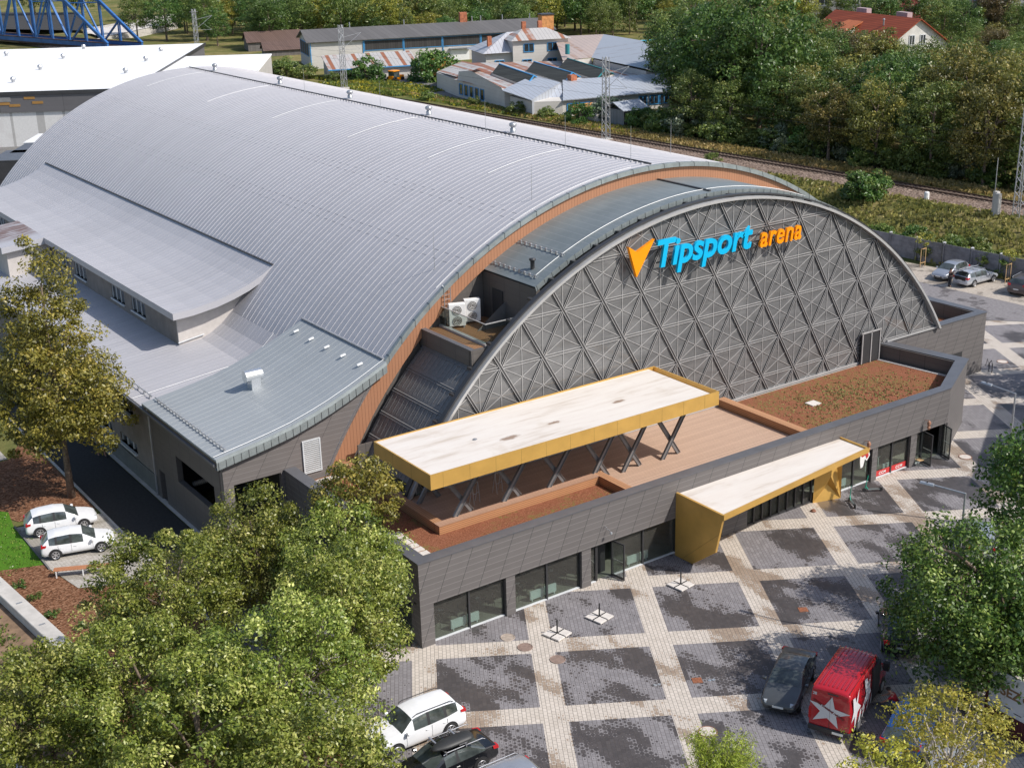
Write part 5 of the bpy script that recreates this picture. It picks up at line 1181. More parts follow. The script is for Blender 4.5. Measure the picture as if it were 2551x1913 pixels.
phone = dict(stand, ell=(.10, .24, 1.16), wrl=(.22, .12, 1.34), hdl=(.24, .08, 1.42), elr=(-.06, -.27, 1.16), knl=(.16, .10, .50), anl=(.20, .11, .09), tol=(.34, .12, .04), anr=(-.22, -.12, .12), tor=(-.08, -.13, .04), knr=(-.06, -.11, .49))
reach = dict(stand, ell=(.22, .2, 1.25), wrl=(.45, .12, 1.38), hdl=(.54, .1, 1.42), elr=(.2, -.2, 1.15), wrr=(.42, -.12, 1.18), hdr=(.5, -.1, 1.2))
crouch = dict(pelvis=(-.15, 0, .48), waist=(-.05, 0, .62), chest=(.12, 0, .84), neck=(.22, 0, 1.0), head=(.30, 0, 1.10), crown=(.34, 0, 1.19), shl=(.12, .2, .92), ell=(.34, .28, .72), wrl=(.52, .22, .56), hdl=(.60, .2, .5), shr=(.12, -.2, .92), elr=(.36, -.26, .74), wrr=(.56, -.2, .66), hdr=(.65, -.18, .62), hpl=(-.12, .12, .46), knl=(.28, .18, .52), anl=(.02, .16, .10), tol=(.18, .18, .04), hpr=(-.12, -.12, .46), knr=(.26, -.2, .5), anr=(0, -.18, .10), tor=(.15, -.2, .04))
person('person in a dark shirt and blue shorts walking along the shaded arena side wall', (-4.35, 34.9, .01), R_(-75), phone, mat('dark_shirt', (.02, .02, .025)), mat('blue_shorts', (.03, .13, .28)), True, 1.08)
person('person in dark clothes reaching into the open boot of the silver estate car', (73.1, 25.6, .02), R_(-15), reach, mat('black_shirt', (.015, .015, .018)), mat('dark_trousers', (.02, .022, .03)))
person('person in a red shirt crouching at the side of the red van', (14.15, -17.75, .01), R_(120), crouch, mat('red_shirt', (.5, .02, .03)), mat('green_grey_trousers', (.10, .16, .14)))
# ------------------------------------------------------------------ street furniture
def lamp(loc, rz, label):
    o = local_thing('street_lamp', label, 'street lamp', loc, rz, 'street lamps on the plaza')
    MB().tube([(0, 0, 0), (0, 0, 1.3), (0, 0, 8.3)], [.085, .075, .05], 10).build('pole', M['galv'], o)
    MB().tube([(0, 0, 8.28), (1.75, 0, 8.42)], .04, 8).build('arm', M['galv'], o)
    mb = MB(); mb.hexa([(1.45, -.11, 8.36), (2.15, -.11, 8.40), (2.15, .11, 8.40), (1.45, .11, 8.36)], [(1.5, -.08, 8.45), (2.12, -.07, 8.47), (2.12, .07, 8.47), (1.5, .08, 8.45)]); mb.build('lamp_head', M['galv'], o)
    MB().tube([(1.8, 0, 8.46), (1.8, 0, 8.52)], .035, 8).build('sensor', M['trim'], o)
    MB().tube([(0, 0, 0.0), (0, 0, .55)], .11, 10).build('pole_sleeve', M['sleeve'], o); return o
lp = lamp((20.7, -15.7, 0), R_(113), 'street lamp rising in front of the large tree nearest the red van')
dup(lp, (33.9, -8.9, 0), R_(95), 'street lamp standing further right on the plaza near the shop corner')
def umbrella(loc, rz, label):
    o = local_thing('parasol_base', label, 'parasol base', loc, rz, 'parasol bases on the plaza'); k = 0
    for sx in (-1, 1):
        for sy in (-1, 1):
            MB().box(min(sx*.03, sx*.53), max(sx*.03, sx*.53), min(sy*.03, sy*.53), max(sy*.03, sy*.53), .03, .11).build('stone_slab', M['slabs'], o, bevel=.01)
    mb = MB(); mb.box(-.5, .5, -.025, .025, .0, .125); mb.box(-.025, .025, -.5, .5, 0, .122); mb.build('steel_cross', M['trim'], o)
    MB().tube([(0, 0, .1), (0, 0, .85)], .04, 8).build('pole_socket', M['trim'], o); return o
ub = umbrella((6.15, -3.0, .006), R_(14), 'slab-weighted parasol base with no canopy, nearest the row of manhole covers')
dup(ub, (8.9, -2.95, .006), R_(12), 'slab-weighted parasol base with no canopy, between the other two and nearest the open door')
dup(ub, (14.52, -2.9, .006), R_(8), 'slab-weighted parasol base with no canopy, in front of the golden portal wall')
def manhole(x, y, r, m, label, frame=None):
    o = thing('manhole_cover', label, 'manhole cover', (x, y, .006), 0, 'manhole covers in the paving')
    MB().tube([(x, y, .0), (x, y, .022)], r*.92, 24).build('lid', M[m], o)
    mb = MB(); mb.tube([(x+r*.97*math.cos(t), y+r*.97*math.sin(t), .012) for t in np.linspace(0, 2*math.pi, 25)], .03, 5, cap=False); mb.build('frame_ring', M[frame or 'rustiron'], o)
manhole(4.0, -1.7, .36, 'lidconc', 'sandy round manhole cover closest to the shop window', 'lidconc')
manhole(4.15, -3.0, .38, 'lidbrown', 'brown round manhole cover between a sandy one and a darker one', 'lidbrown')
manhole(4.75, -4.9, .38, 'lidbrown', 'dark brown round manhole cover on the edge of a grey field near the parasol base', 'lidbrown')
manhole(6.45, -13.8, .42, 'lidpale', 'pale round manhole cover with a rusty rim above the feathery shrub')
manhole(40.9, -1.0, .42, 'lidpale', 'pale round manhole cover with a rusty rim outside the open shop door')
manhole(58.8, 9.3, .42, 'lidpale', 'pale round manhole cover far back beside the bicycle stand')
def drain(x, y, label, grid=True):
    o = thing('drain_grate', label, 'drain grate', (x, y, .006), 0, 'rusty drain grates'); c, s = math.cos(R_(-30)), math.sin(R_(-30))
    T = lambda u, v: (x+u*c-v*s, y+u*s+v*c); w = .24
    MB().prism([T(-w, -w), T(w, -w), T(w, w), T(-w, w)], .006, .02).build('grate_plate', M['rustiron'], o)
    mb = MB()
    for k in range(7):
        v = -.2+.066*k; a, b = T(v, -.2), T(v, .2); mb.bar((a[0], a[1], .024), (b[0], b[1], .024), .028, .008)
    mb.build('grate_bars', M['rustorange'], o)
drain(8.9, -10.4, 'rusty square drain grate with slots beside two small round covers'); drain(17.8, -8.7, 'solid looking rusty square drain grate in the grey field below the portal')
def caps(x, y, label):
    o = thing('valve_caps', label, 'valve caps', (x, y, 0), 0, 'paired valve caps in the paving')
    for s in (-.09, .09): MB().tube([(x+s, y-s*.4, .0), (x+s, y-s*.4, .03)], .085, 12).build('round_cap', M['galvbright'], o)
caps(7.15, -9.55, 'pair of shiny round valve caps on the dark wet field'); caps(9.45, -10.8, 'pair of shiny round valve caps beside the slotted drain grate')
def scooter(loc, rz, label):
    o = local_thing('electric_scooter', label, 'electric scooter', loc, rz, 'parked electric scooters')
    mb = MB(); mb.hexa([(-.45, -.08, .13), (.32, -.08, .13), (.32, .08, .13), (-.45, .08, .13)], [(-.45, -.08, .19), (.32, -.08, .19), (.32, .08, .19), (-.45, .08, .19)]); mb.build('deck', M['scootgrey'], o, bevel=.02)
    MB().tube([(.30, 0, .17), (.44, 0, .36), (.42, 0, .42)], .035, 8).build('neck', M['scootgreen'], o)
    MB().tube([(.50, 0, .14), (.44, 0, .38), (.32, 0, 1.12)], .028, 8).build('steering_tube', M['scootgreen'], o)
    MB().tube([(.32, -.24, 1.14), (.31, 0, 1.13), (.32, .24, 1.14)], .017, 6).build('handlebar', M['trim'], o)
    for x in (.52, -.52):
        w = MB().tube([(x, -.03, .12), (x, .03, .12)], .12, 16).build('wheel', M['tyre'], o)
    MB().box(-.62, -.42, -.05, .05, .2, .25).build('mudguard', M['trim'], o); return o
sc = scooter((32.0, -.95, .008), R_(148), 'mint green electric scooter standing side on by the red window stickers')
dup(sc, (29.55, -1.5, .008), R_(60), 'mint green electric scooter seen end on beside the folded golden panel')
ch = local_thing('folding_chair', 'folding chair with a wooden seat beside the open shop door', 'chair', (37.35, -.15, .006), R_(-100))
MB().box(-.2, .2, -.2, .2, .44, .47).build('seat', M['woodlight'], ch); mb = MB()
for s in (-.2, .2): mb.tube([(.2, s, 0), (-.22, s, .85)], .013, 5); mb.tube([(-.2, s, 0), (.2, s, .46)], .013, 5)
mb.build('frame', M['steel'], ch); MB().box(-.235, -.205, -.2, .2, .70, .85).build('backrest', M['trim'], ch)
bn = local_thing('slatted_bench', 'slatted wooden bench with white legs at the end of the grass pavers', 'bench', (-11.0, 18.45, .0), R_(-26))
for k in range(4): MB().box(-1.6, 1.6, -.22+.115*k, -.12+.115*k, .42, .46).build('seat_slat', M['benchwood'], bn)
for x in (-1.45, 0, 1.45): mb = MB(); mb.box(x-.03, x+.03, -.22, .22, .36, .418); mb.box(x-.03, x+.03, -.22, -.17, 0, .36); mb.box(x-.03, x+.03, .17, .22, 0, .36); mb.build('leg', M['white'], bn)
mb = MB().tube([(56.0, 8.2, 0), (56.0, 8.2, .7), (56.05, 8.35, .95), (56.1, 8.55, .7), (56.1, 8.55, 0)], .035, 8); mb.tube([(56.1, 8.55, .3), (56.3, 8.9, .9), (56.35, 9.05, .3)], .02, 6)
tag(mb.build('bicycle_stand', M['trim']), 'curved black bicycle stand at the corner of the low grey wing', 'bicycle stand')
for i, (x, y) in enumerate(((-6.45, -7.35), (-6.95, -7.95))):
    o = thing('sign_post', ['thin grey sign post in front of the white car bonnet', 'thin grey sign post nearer the foliage at the lower edge'][i], 'post', (x, y, 0), 0, 'thin posts by the parked cars')
    MB().tube([(x, y, 0), (x, y, 4.2 if i == 0 else 2.4)], .03, 8).build('post_tube', M['galv'], o)
st = thing('dark_stone', 'small dark stone lying on the plaza by the entrance doors', 'stone', (27.0, -.75, 0)); MB().lathe((27.0, -.75, 0), [(.16, 0), (.18, .06), (.1, .14), (0, .16)], 7).build('stone', M['rustiron'], st)
# café tables and chairs behind the shop windows
def cafe(x, y, i):
    o = local_thing('cafe_table', 'dark café table with a pale sheet on it, %s table from the block corner' % ['first', 'second', 'third', 'fourth'][i], 'table', (x, y, .03), .3*i, 'café tables behind the windows')
    MB().box(-.35, .35, -.35, .35, .70, .73).build('table_top', M['trim'], o); MB().tube([(0, 0, 0), (0, 0, .7)], .04, 8).build('leg', M['trim'], o); MB().box(-.13, .13, -.09, .09, .733, .745).build('menu_sheet', M['plate'], o)
for i, (x, y) in enumerate(((2.1, 1.6), (4.3, 1.5), (6.9, 1.5), (9.2, 1.6))): cafe(x, y, i)
def chair_(x, y, rz, lab):
    o = local_thing('cafe_chair', lab, 'chair', (x, y, .03), rz, 'café chairs behind the windows'); MB().box(-.2, .2, -.2, .2, .43, .46).build('seat', M['trim'], o)
    for sx in (-.18, .18):
        for sy in (-.18, .18): MB().tube([(sx, sy, 0), (sx, sy, .43)], .015, 5).build('leg', M['trim'], o)
    MB().box(-.22, -.19, -.2, .2, .6, .85).build('backrest', M['trim'], o); return o
c0 = chair_(1.5, 1.2, .4, 'black café chair behind the shop windows')
for x, y, r in ((2.7, 1.3, 2.6), (3.7, 1.1, .2), (4.9, 1.2, 2.9), (6.3, 1.0, .5), (7.5, 1.2, 2.7), (8.6, 1.1, .3), (9.7, 1.3, 2.8)): dup(c0, (x, y, .03), r)
# stall of white tables by the red stickers
tb = thing('display_table', 'pale green display table behind the red window stickers', 'table', (34.6, 1.6, 0)); MB().box(33.9, 35.3, 1.3, 2.0, .72, .76).build('table_top', M['radiator'], tb)
for x in (34.0, 35.2):
    for y in (1.4, 1.9): MB().box(x-.03, x+.03, y-.03, y+.03, .03, .72).build('leg', M['radiator'], tb)
# banner fence, lower right corner
bf = thing('banner_fence', 'dark red board fence carrying a large pale banner in the lower right corner', 'fence', (16.4, -24, 0))
MB().box(16.35, 16.45, -30, -20.8, 0, 3.1).build('fence_boards', M['darkred'], bf)
bn2 = MB().box(16.30, 16.345, -30, -21.0, 1.30, 3.2).build('banner', M['bannergrey'], bf)
text_mesh('banner_lettering', 'SEZÓNA', .62, M['bannerbrown'], bn2, mtx_from((16.292, -21.55, 2.15), (0, -1, 0), (0, 0, 1)), .001, 0, .02, 1.0)
mb = MB()
for k in range(14): y = -21.3-.5*k; mb.box(16.292, 16.299, y-.28-.05*(k % 3), y, 1.5+.12*(k % 2), 1.54+.12*(k % 2))
mb.build('banner_small_print', M['trim'], bn2)

M['bark'] = plain('bark', (0.16, 0.12, 0.09), 0.95, var=.35, scale=6); M['barkpale'] = plain('pale_bark', (0.42, 0.37, 0.30), 0.9, var=.3, scale=4)
# ------------------------------------------------------------------ foliage
def leafmat(name, c0, c1, c2, trans=0.35):
    t = NT(name); a = t.n('Attribute'); a.attribute_name = 'tint'; f = a.outputs['Fac']
    oi = t.n('ObjectInfo'); c = t.ramp(f, [(0.0, c0), (0.55, c1), (1.0, c2)])
    hs = t.n('HueSaturation'); t.l(c, hs.inputs['Color']); t.l(t.math('ADD', 0.82, t.math('MULTIPLY', oi.outputs['Random'], 0.36)), hs.inputs['Value'])
    t.l(t.math('ADD', 0.485, t.math('MULTIPLY', oi.outputs['Random'], 0.03)), hs.inputs['Hue'])
    t.fin(hs.outputs[0], 0.42, 0, 0.5); tr = t.n('BsdfTranslucent'); t.l(hs.outputs[0], tr.inputs[0])
    mx = t.n('MixShader'); mx.inputs[0].default_value = trans; t.l(t.b.outputs[0], mx.inputs[1]); t.l(tr.outputs[0], mx.inputs[2]); t.l(mx.outputs[0], t.out.inputs[0]); M[name] = t.m
leafmat('leaf_fresh', (0.075, 0.115, 0.018), (0.235, 0.275, 0.040), (0.62, 0.60, 0.20), 0.26)
leafmat('leaf_olive', (0.09, 0.10, 0.018), (0.30, 0.29, 0.045), (0.62, 0.52, 0.11), 0.3)
leafmat('leaf_dark', (0.043, 0.09, 0.022), (0.098, 0.181, 0.036), (0.232, 0.307, 0.073))
leafmat('leaf_mid', (0.088, 0.136, 0.033), (0.165, 0.226, 0.049), (0.33, 0.344, 0.098))
leafmat('leaf_deep', (0.03, 0.065, 0.012), (0.105, 0.175, 0.026), (0.34, 0.40, 0.09), 0.26)
leafmat('leaf_yellow', (0.186, 0.189, 0.026), (0.403, 0.377, 0.052), (0.651, 0.522, 0.104))
leafmat('leaf_brown', (0.078, 0.065, 0.026), (0.155, 0.123, 0.046), (0.264, 0.189, 0.078))
leafmat('leaf_spruce', (0.019, 0.041, 0.021), (0.043, 0.072, 0.039), (0.093, 0.123, 0.065))
leafmat('leaf_feather', (0.186, 0.29, 0.026), (0.388, 0.522, 0.065), (0.698, 0.725, 0.156))
leafmat('leaf_silver', (0.093, 0.131, 0.078), (0.186, 0.232, 0.143), (0.341, 0.377, 0.234))
leafmat('drygrass', (0.155, 0.145, 0.039), (0.372, 0.29, 0.104), (0.651, 0.493, 0.221), 0.3)
leafmat('goldenrod', (0.08, 0.12, 0.025), (0.15, 0.19, 0.04), (0.55, 0.42, 0.03), 0.3)
leafmat('bankgrass', (0.12, 0.14, 0.035), (0.27, 0.25, 0.075), (0.46, 0.38, 0.16))
def leaves_mesh(name, C, Nrm, size, tint, rng, aspect=0.5):
    n = len(C); d = rng.normal(size=(n, 3)); d /= np.linalg.norm(d, axis=1)[:, None]
    u = np.cross(Nrm, d); u /= (np.linalg.norm(u, axis=1)[:, None]+1e-9); v = np.cross(Nrm, u)
    s = (size*rng.uniform(.6, 1.35, n))[:, None]; u = u*s; v = v*s*aspect
    V = np.empty((n, 4, 3)); V[:, 0] = C-u*.5; V[:, 1] = C+v*.5; V[:, 2] = C+u*.5; V[:, 3] = C-v*.5
    me = bpy.data.meshes.new(name); me.vertices.add(n*4); me.vertices.foreach_set('co', V.astype(np.float32).ravel())
    me.loops.add(n*4); me.loops.foreach_set('vertex_index', np.arange(n*4, dtype=np.int32)); me.polygons.add(n); me.polygons.foreach_set('loop_start', np.arange(0, n*4, 4, dtype=np.int32))
    me.update(calc_edges=True); a = me.attributes.new('tint', 'FLOAT', 'FACE'); a.data.foreach_set('value', tint.astype(np.float32)); return me
def crown(rng, n, c, R, clumps, csize, leaf, shape='round', up=0.5, droop=0.0, name='crown', aspect=.5):
    """clumps of leaves inside an envelope; returns mesh and clump centres"""
    K = []; tries = 0
    while len(K) < clumps and tries < 20000:
        tries += 1; p = rng.uniform(-1, 1, 3); r = np.linalg.norm(p)
        if shape == 'round':
            if r > 1 or r < rng.uniform(.25, .95): continue
            if p[2] < -.75: continue
        elif shape == 'cone':
            h = (p[2]+1)/2; lim = (1-h)**.75*(1 if h > .15 else h/.15*.5+.5)
            if np.hypot(p[0], p[1]) > lim*1.02 or np.hypot(p[0], p[1]) < lim*rng.uniform(.1, .95): continue
        elif shape == 'column':
            if np.hypot(p[0], p[1]) > 1 or np.hypot(p[0], p[1]) < rng.uniform(.1, .9): continue
        elif shape == 'vase':
            h = (p[2]+1)/2
            if np.hypot(p[0], p[1]) > .35+.65*h: continue
        K.append(p*np.array(R)*rng.uniform(.86, 1.10)+np.array(c))
    K = np.array(K); per = n//len(K); idx = np.repeat(np.arange(len(K)), per)
    cs = csize*rng.uniform(.55, 1.4, len(K))
    off = rng.normal(size=(len(idx), 3)); ln = np.linalg.norm(off, axis=1)[:, None]; off = off/ln*(rng.uniform(0.25, 1, len(idx))[:, None]**.6)
    off[:, 2] = off[:, 2]*.62+.05; P = K[idx]+off*cs[idx][:, None]
    if droop: P[:, 2] -= droop*np.abs(rng.normal(size=len(idx)))*np.linalg.norm(off[:, :2], axis=1)*cs[idx]
    Nn = off+rng.normal(size=P.shape)*.55; Nn[:, 2] += up; Nn /= np.linalg.norm(Nn, axis=1)[:, None]
    tint = np.clip(.42+rng.normal(size=len(K))[idx]*.14+rng.normal(size=len(idx))*.20+.12*off[:, 2], 0, 1)
    return leaves_mesh(name, P, Nn, leaf, tint, rng, aspect), K
def trunk_mb(rng, h, r, K, base=(0, 0, 0), limbs=9, lean=0.3, fork=.35):
    mb = MB(); P = [(base[0], base[1], base[2]-.1)]; R = [r*1.25]
    for i in range(1, 7): P.append((base[0]+rng.normal()*lean*.12*i/2, base[1]+rng.normal()*lean*.12*i/2, base[2]+h*i/6)); R.append(r*(1-.125*i))
    mb.tube(P, R, 9)
    if len(K):
        ids = rng.choice(len(K), min(limbs, len(K)), replace=False)
        for k in ids:
            t = int(rng.integers(2, 6)); a = np.array(P[t]); b = K[k]
            if b[2] < a[2]: a = np.array(P[max(1, t-1)])
            m = a*.5+b*.5+np.array([0, 0, .25*np.linalg.norm(b-a)*.4]); mb.tube([tuple(a), tuple(m), tuple(b)], [r*.42, r*.26, r*.09], 6)
    return mb
def put(me, nm, mat_, parent):
    me.materials.clear(); me.materials.append(mat_); o = bpy.data.objects.new(nm, me); COL.objects.link(o); o.parent = parent; ORG[o.name] = Vector((0, 0, 0)); return o
def tree(label, loc, H, R, zc, n, mat_, seed, shape='round', clumps=90, csize=.9, leaf=.2, bark='bark', tr=.2, cat='tree', name='tree', group=None, limbs=12, up=.5, droop=0, Rz=None, aspect=.5, off=(0, 0)):
    rng = np.random.default_rng(seed); o = local_thing(name, label, cat, loc, 0, group)
    Rz = Rz or (H-zc); me, K = crown(rng, n, (off[0], off[1], zc), (R, R, Rz), clumps, csize, leaf, shape, up, droop, aspect=aspect)
    put(me, 'crown', M[mat_], o); trunk_mb(rng, zc+Rz*.55, tr, K, limbs=limbs).build('trunk', M[bark], o, smooth=True); return o
G1 = 'leafy trees left of the entrance block'
FT = [((-3.6, 0.8), 8.8, 3.2, 5.7, 'fresh green tree with its crown against the low block, below the olive-tinted one'),
      ((-6.1, 5.0), 8.3, 3.0, 5.3, 'fresh green tree in front of the dark stair opening of the side wing'),
      ((-6.7, -4.9), 9.6, 3.1, 6.2, 'broad fresh green tree nearest the front corner of the glazed block'),
      ((-11.7, 2.2), 9.2, 3.6, 6.0, 'fresh green tree just right of the bark bed and slatted bench'),
      ((-15.6, -4.6), 9.0, 3.5, 5.8, 'fresh green tree over the end of the low concrete wall'),
      ((-18.8, -3.0), 8.2, 3.0, 5.2, 'fresh green tree at the left edge of the photo above the footpath'),
      ((-11.0, -8.0), 9.8, 3.8, 6.2, 'fresh green tree in the middle of the lower left group'),
      ((-15.2, -10.0), 9.4, 3.7, 5.8, 'fresh green tree at the lower edge in the left group of trees'),
      ((-12.6, -13.6), 8.6, 3.0, 5.5, 'fresh green tree at the lower edge left of the white sport utility car')]
for i, ((x, y), H, R, zc, lab) in enumerate(FT):
    tree(lab, (x, y, 0), H, R, zc, 33000, 'leaf_fresh', 11+i, clumps=165, csize=.64, leaf=.155, tr=.17, group=G1, droop=.3, Rz=(H-zc)*1.0)
tree('small olive-tinted tree leaning against the roof terrace edge', (-1.5, 3.2, 0), 9.7, 2.1, 7.7, 8000, 'leaf_olive', 31, clumps=70, csize=.6, leaf=.17, tr=.13, group=G1, bark='bark')
tree('tall yellowing maple in the bark bed beside the arena side wall', (-8.19, 29.4, 0), 17.0, 4.9, 10.4, 42000, 'leaf_olive', 41, 'cone', clumps=270, csize=.9, leaf=.22, tr=.22, Rz=6.6, limbs=22)
tree('large dark green tree beside the street lamp and the hidden black hatchback', (18.0, -18.9, 0), 9.0, 4.1, 5.1, 36000, 'leaf_deep', 51, clumps=210, csize=.8, leaf=.19, tr=.28, droop=1.0, Rz=4.1, group='large trees at the right edge')
tree('dark green tree hanging over the pale banner', (17.6, -20.3, 0), 7.6, 2.6, 4.8, 12000, 'leaf_deep', 52, clumps=110, csize=.9, leaf=.23, tr=.2, droop=.8, group='large trees at the right edge')
tree('dark green tree at the right edge beside the further street lamp', (26.8, -16.6, 0), 11.0, 3.3, 7.4, 18000, 'leaf_deep', 53, clumps=150, csize=1.0, leaf=.24, tr=.25, droop=.8, group='large trees at the right edge')
tree('sparse yellow-green young poplar with pale bark in the lower right corner', (8.0, -25.2, 0), 7.2, 2.4, 4.9, 8500, 'leaf_yellow', 61, clumps=120, csize=.5, leaf=.14, tr=.11, bark='barkpale', limbs=26, Rz=2.5)
tree('sparse yellow-green young poplar, the one nearer the lower edge', (4.6, -24.6, 0), 6.2, 1.7, 4.2, 3500, 'leaf_yellow', 62, clumps=60, csize=.45, leaf=.14, tr=.09, bark='barkpale', limbs=18, Rz=2.1)
# feathery shrub at the lower edge
def feathery(label, loc, n, R, H, seed):
    rng = np.random.default_rng(seed); o = local_thing('feathery_shrub', label, 'shrub', loc, 0); C = []; T = []
    mb = MB()
    for k in range(n):
        a = rng.uniform(0, 6.283); l = rng.uniform(.5, 1); r = R*l*rng.uniform(.3, 1); hh = H*rng.uniform(.7, 1.0); p0 = np.array([0, 0, hh*.35]); p2 = np.array([r*math.cos(a), r*math.sin(a), hh*(1-.25*(r/R)**2)])
        p1 = (p0+p2)/2+np.array([0, 0, .4]); mb.tube([tuple(p0), tuple(p1), tuple(p2)], [.02, .012, .005], 4, cap=False)
        for q in range(90):
            t = rng.uniform(.3, 1); p = (1-t)**2*p0+2*t*(1-t)*p1+t*t*p2; C.append(p+rng.normal(size=3)*.10); T.append(.45+rng.normal()*.2)
    C = np.array(C); N = rng.normal(size=C.shape); N[:, 2] += .4; N /= np.linalg.norm(N, axis=1)[:, None]
    put(leaves_mesh('fronds', C, N, .20, np.clip(np.array(T), 0, 1), rng, .16), 'fronds', M['leaf_feather'], o); mb.build('stems', M['bark'], o)
feathery('bright green feathery shrub rising at the lower edge of the photo', (2.3, -18.9, 0), 110, 2.3, 4.4, 71)
# ---- shared tree kinds for the wood and the background
PROTO = {}
def proto(kind, var):
    key = (kind, var)
    if key in PROTO: return PROTO[key]
    rng = np.random.default_rng(hash(key) % 1000 if False else 100+sum(map(ord, kind))+var*7)
    P = dict(dark=('leaf_dark', 'round'), mid=('leaf_mid', 'round'), olive=('leaf_olive2', 'round'), yellow=('leaf_yellow2', 'round'), brown=('leaf_brown', 'vase'), poplar=('leaf_mid', 'column'), spruce=('leaf_spruce', 'cone'), silver=('leaf_silver', 'round'), bush=('leaf_mid', 'round'), darkbush=('leaf_dark', 'round'), birch=('leaf_mid', 'column'))[kind]
    if kind in ('bush', 'darkbush', 'silver'): me, K = crown(rng, 3200, (0, 0, 1.0), (1.9, 1.9, 1.3), 40, .55, .27, 'round'); h, r = 1.2, .08
    elif kind == 'spruce': me, K = crown(rng, 5200, (0, 0, 6.5), (2.6, 2.6, 6.2), 120, .62, .30, 'cone', .2, .6); h, r = 11, .18
    elif kind in ('poplar', 'birch'): me, K = crown(rng, 5200, (0, 0, 7.5), (2.1, 2.1, 6.0), 90, .9, .36, 'column'); h, r = 11, .17
    else: me, K = crown(rng, 7000, (0, 0, 6.8), (4.3, 4.3, 5.0), 105, 1.15, .38, P[1]); h, r = 9, .24
    PROTO[key] = (me, trunk_mb(rng, h, r, K, limbs=7), M[P[0]]); return PROTO[key]
leafmat('leaf_olive2', (0.09, 0.1, 0.024), (0.205, 0.2, 0.045), (0.411, 0.333, 0.09)); leafmat('leaf_yellow2', (0.139, 0.16, 0.026), (0.31, 0.304, 0.046), (0.527, 0.45, 0.091))
PT = {}; LOOK = dict(dark='dark green', mid='mid green', olive='olive brown-green', yellow='yellow-green', brown='brown thin-leaved', poplar='narrow green', spruce='dark spruce', silver='grey-green', bush='green', darkbush='dark green', birch='slender pale-barked')
def bg(kind, x, y, s, where, group, z=None, var=None, cat=None, name=None, sz=None):
    var = RND.randrange(3) if var is None else var; key = (kind, var); z = tz(x, y) if z is None else z
    nm = name or ('shrub' if kind in ('bush', 'darkbush', 'silver') else 'spruce_tree' if kind == 'spruce' else 'tree'); ct = cat or ('shrub' if nm == 'shrub' else 'tree')
    lab = '%s %s %s' % (LOOK[kind], ct, where)
    if key not in PT:
        me, tb, mt = proto(kind, var); o = local_thing(nm, lab, ct, (x, y, z), RND.uniform(0, 6.28), group); put(me, 'crown', mt, o); tb.build('trunk', M['barkpale' if kind == 'birch' else 'bark'], o); PT[key] = o
    else: o = dup(PT[key], (x, y, z), RND.uniform(0, 6.28), lab, group)
    o.scale = (s, s, sz or s*RND.uniform(.9, 1.12)); return o
def pix(x, y, z):
    cam = S.camera.matrix_world.inverted(); p = cam @ Vector((x, y, z)); f = 3362.1
    return 1275.5+f*p.x/-p.z, 956.5-f*p.y/-p.z
def fit_s(x, y, s, lim):
    while s > .4 and pix(x, y, tz(x, y)+11.6*s)[1] < lim: s *= .93
    return s
HOUSES = [(194, 140, 17), (187, 130, 12), (232, 205, 12), (235, 175, 16), (215, 118, 12), (249, 160, 12)]
W1L = 'in the wood right of the factory, behind the railway'
cnt = 0
cxr = lambda y: 95.66-(y-36)*0.0591
y = 33.0
while y < 205:
    x = 104.5
    while x < 262:
        px, py = x+RND.uniform(-2.4, 2.4), y+RND.uniform(-2.4, 2.4); u, v = pix(px, py, tz(px, py)+5)
        edge = x < 110; step = 6.6 if x < 135 else (8.2 if x < 175 else 11)
        x += step
        if u > 2660 or u < 1640 or pix(px, py, tz(px, py))[1] < 4: continue
        if pix(px, py, 3)[0] < 1668 and py > 96: continue
        if any((px-a)**2+(py-b)**2 < r*r for a, b, r in HOUSES): continue
        d = math.hypot(px-195, py-140)
        # keep the view of the red-roofed house open: lower trees in front of it
        low = abs((px+29)*145-(py+51)*224)/267 < 14 and px > 135 and px < 195
        k = RND.choices(['dark', 'mid', 'olive', 'dark', 'mid', 'brown', 'yellow'], [3, 5, 3, 1.2, 2, .9, 1.2])[0]
        if u < 1950 and px < 150: k = RND.choice(['dark', 'dark', 'mid'])
        elif 2150 < u < 2551 and px < 140: k = RND.choice(['olive', 'olive', 'mid', 'dark'])
        s = RND.uniform(.85, 1.2)*(.86 if edge else 1.05)
        if u < 1900 and px > 108 and px < 150: s *= 1.22
        if low: s *= .66
        if px > 165: s *= .8
        elif px > 122: s *= .85
        if px < 205:
            lim = float(np.interp(u, [1640, 1900, 1930, 2010, 2030, 2180, 2200, 2330, 2350, 2380, 2420, 2560], [-200, -200, 58, 30, 45, 88, 118, 116, 124, 112, 70, 55]))
            s = fit_s(px, py, s, lim)
            if s < .42: continue
        sec = ['right of the factory roofs', 'beyond the vault crest', 'below the red-roofed house', 'left of the white gable', 'right of the white gable', 'near the right edge'][min(5, max(0, int((u-1640)/155)))]
        row = ['front row', 'second row', 'third row', 'fourth row', 'fifth row', 'sixth row', 'seventh row', 'eighth row', 'rearmost rows'][min(8, int((px-103)/6.6))]
        bg(k, px, py, s, 'in the %s of the wood, %s' % (row, sec), 'trees of the wood behind the railway'); cnt += 1
    y += 6.8
for x, y, k, s in ((205, 182, 'yellow', 1.0), (196, 170, 'yellow', .95), (222, 138, 'spruce', 1.25), (226, 134, 'spruce', 1.35), (232, 139, 'spruce', 1.2), (214, 118, 'poplar', .9), (240, 128, 'mid', 1), (222, 108, 'mid', 1), (205, 102, 'dark', 1), (247, 150, 'dark', 1.2), (228, 190, 'spruce', 1.0), (221, 185, 'spruce', .9)): bg(k, x, y, s, 'between the houses at the upper right', 'trees between the upper right houses')
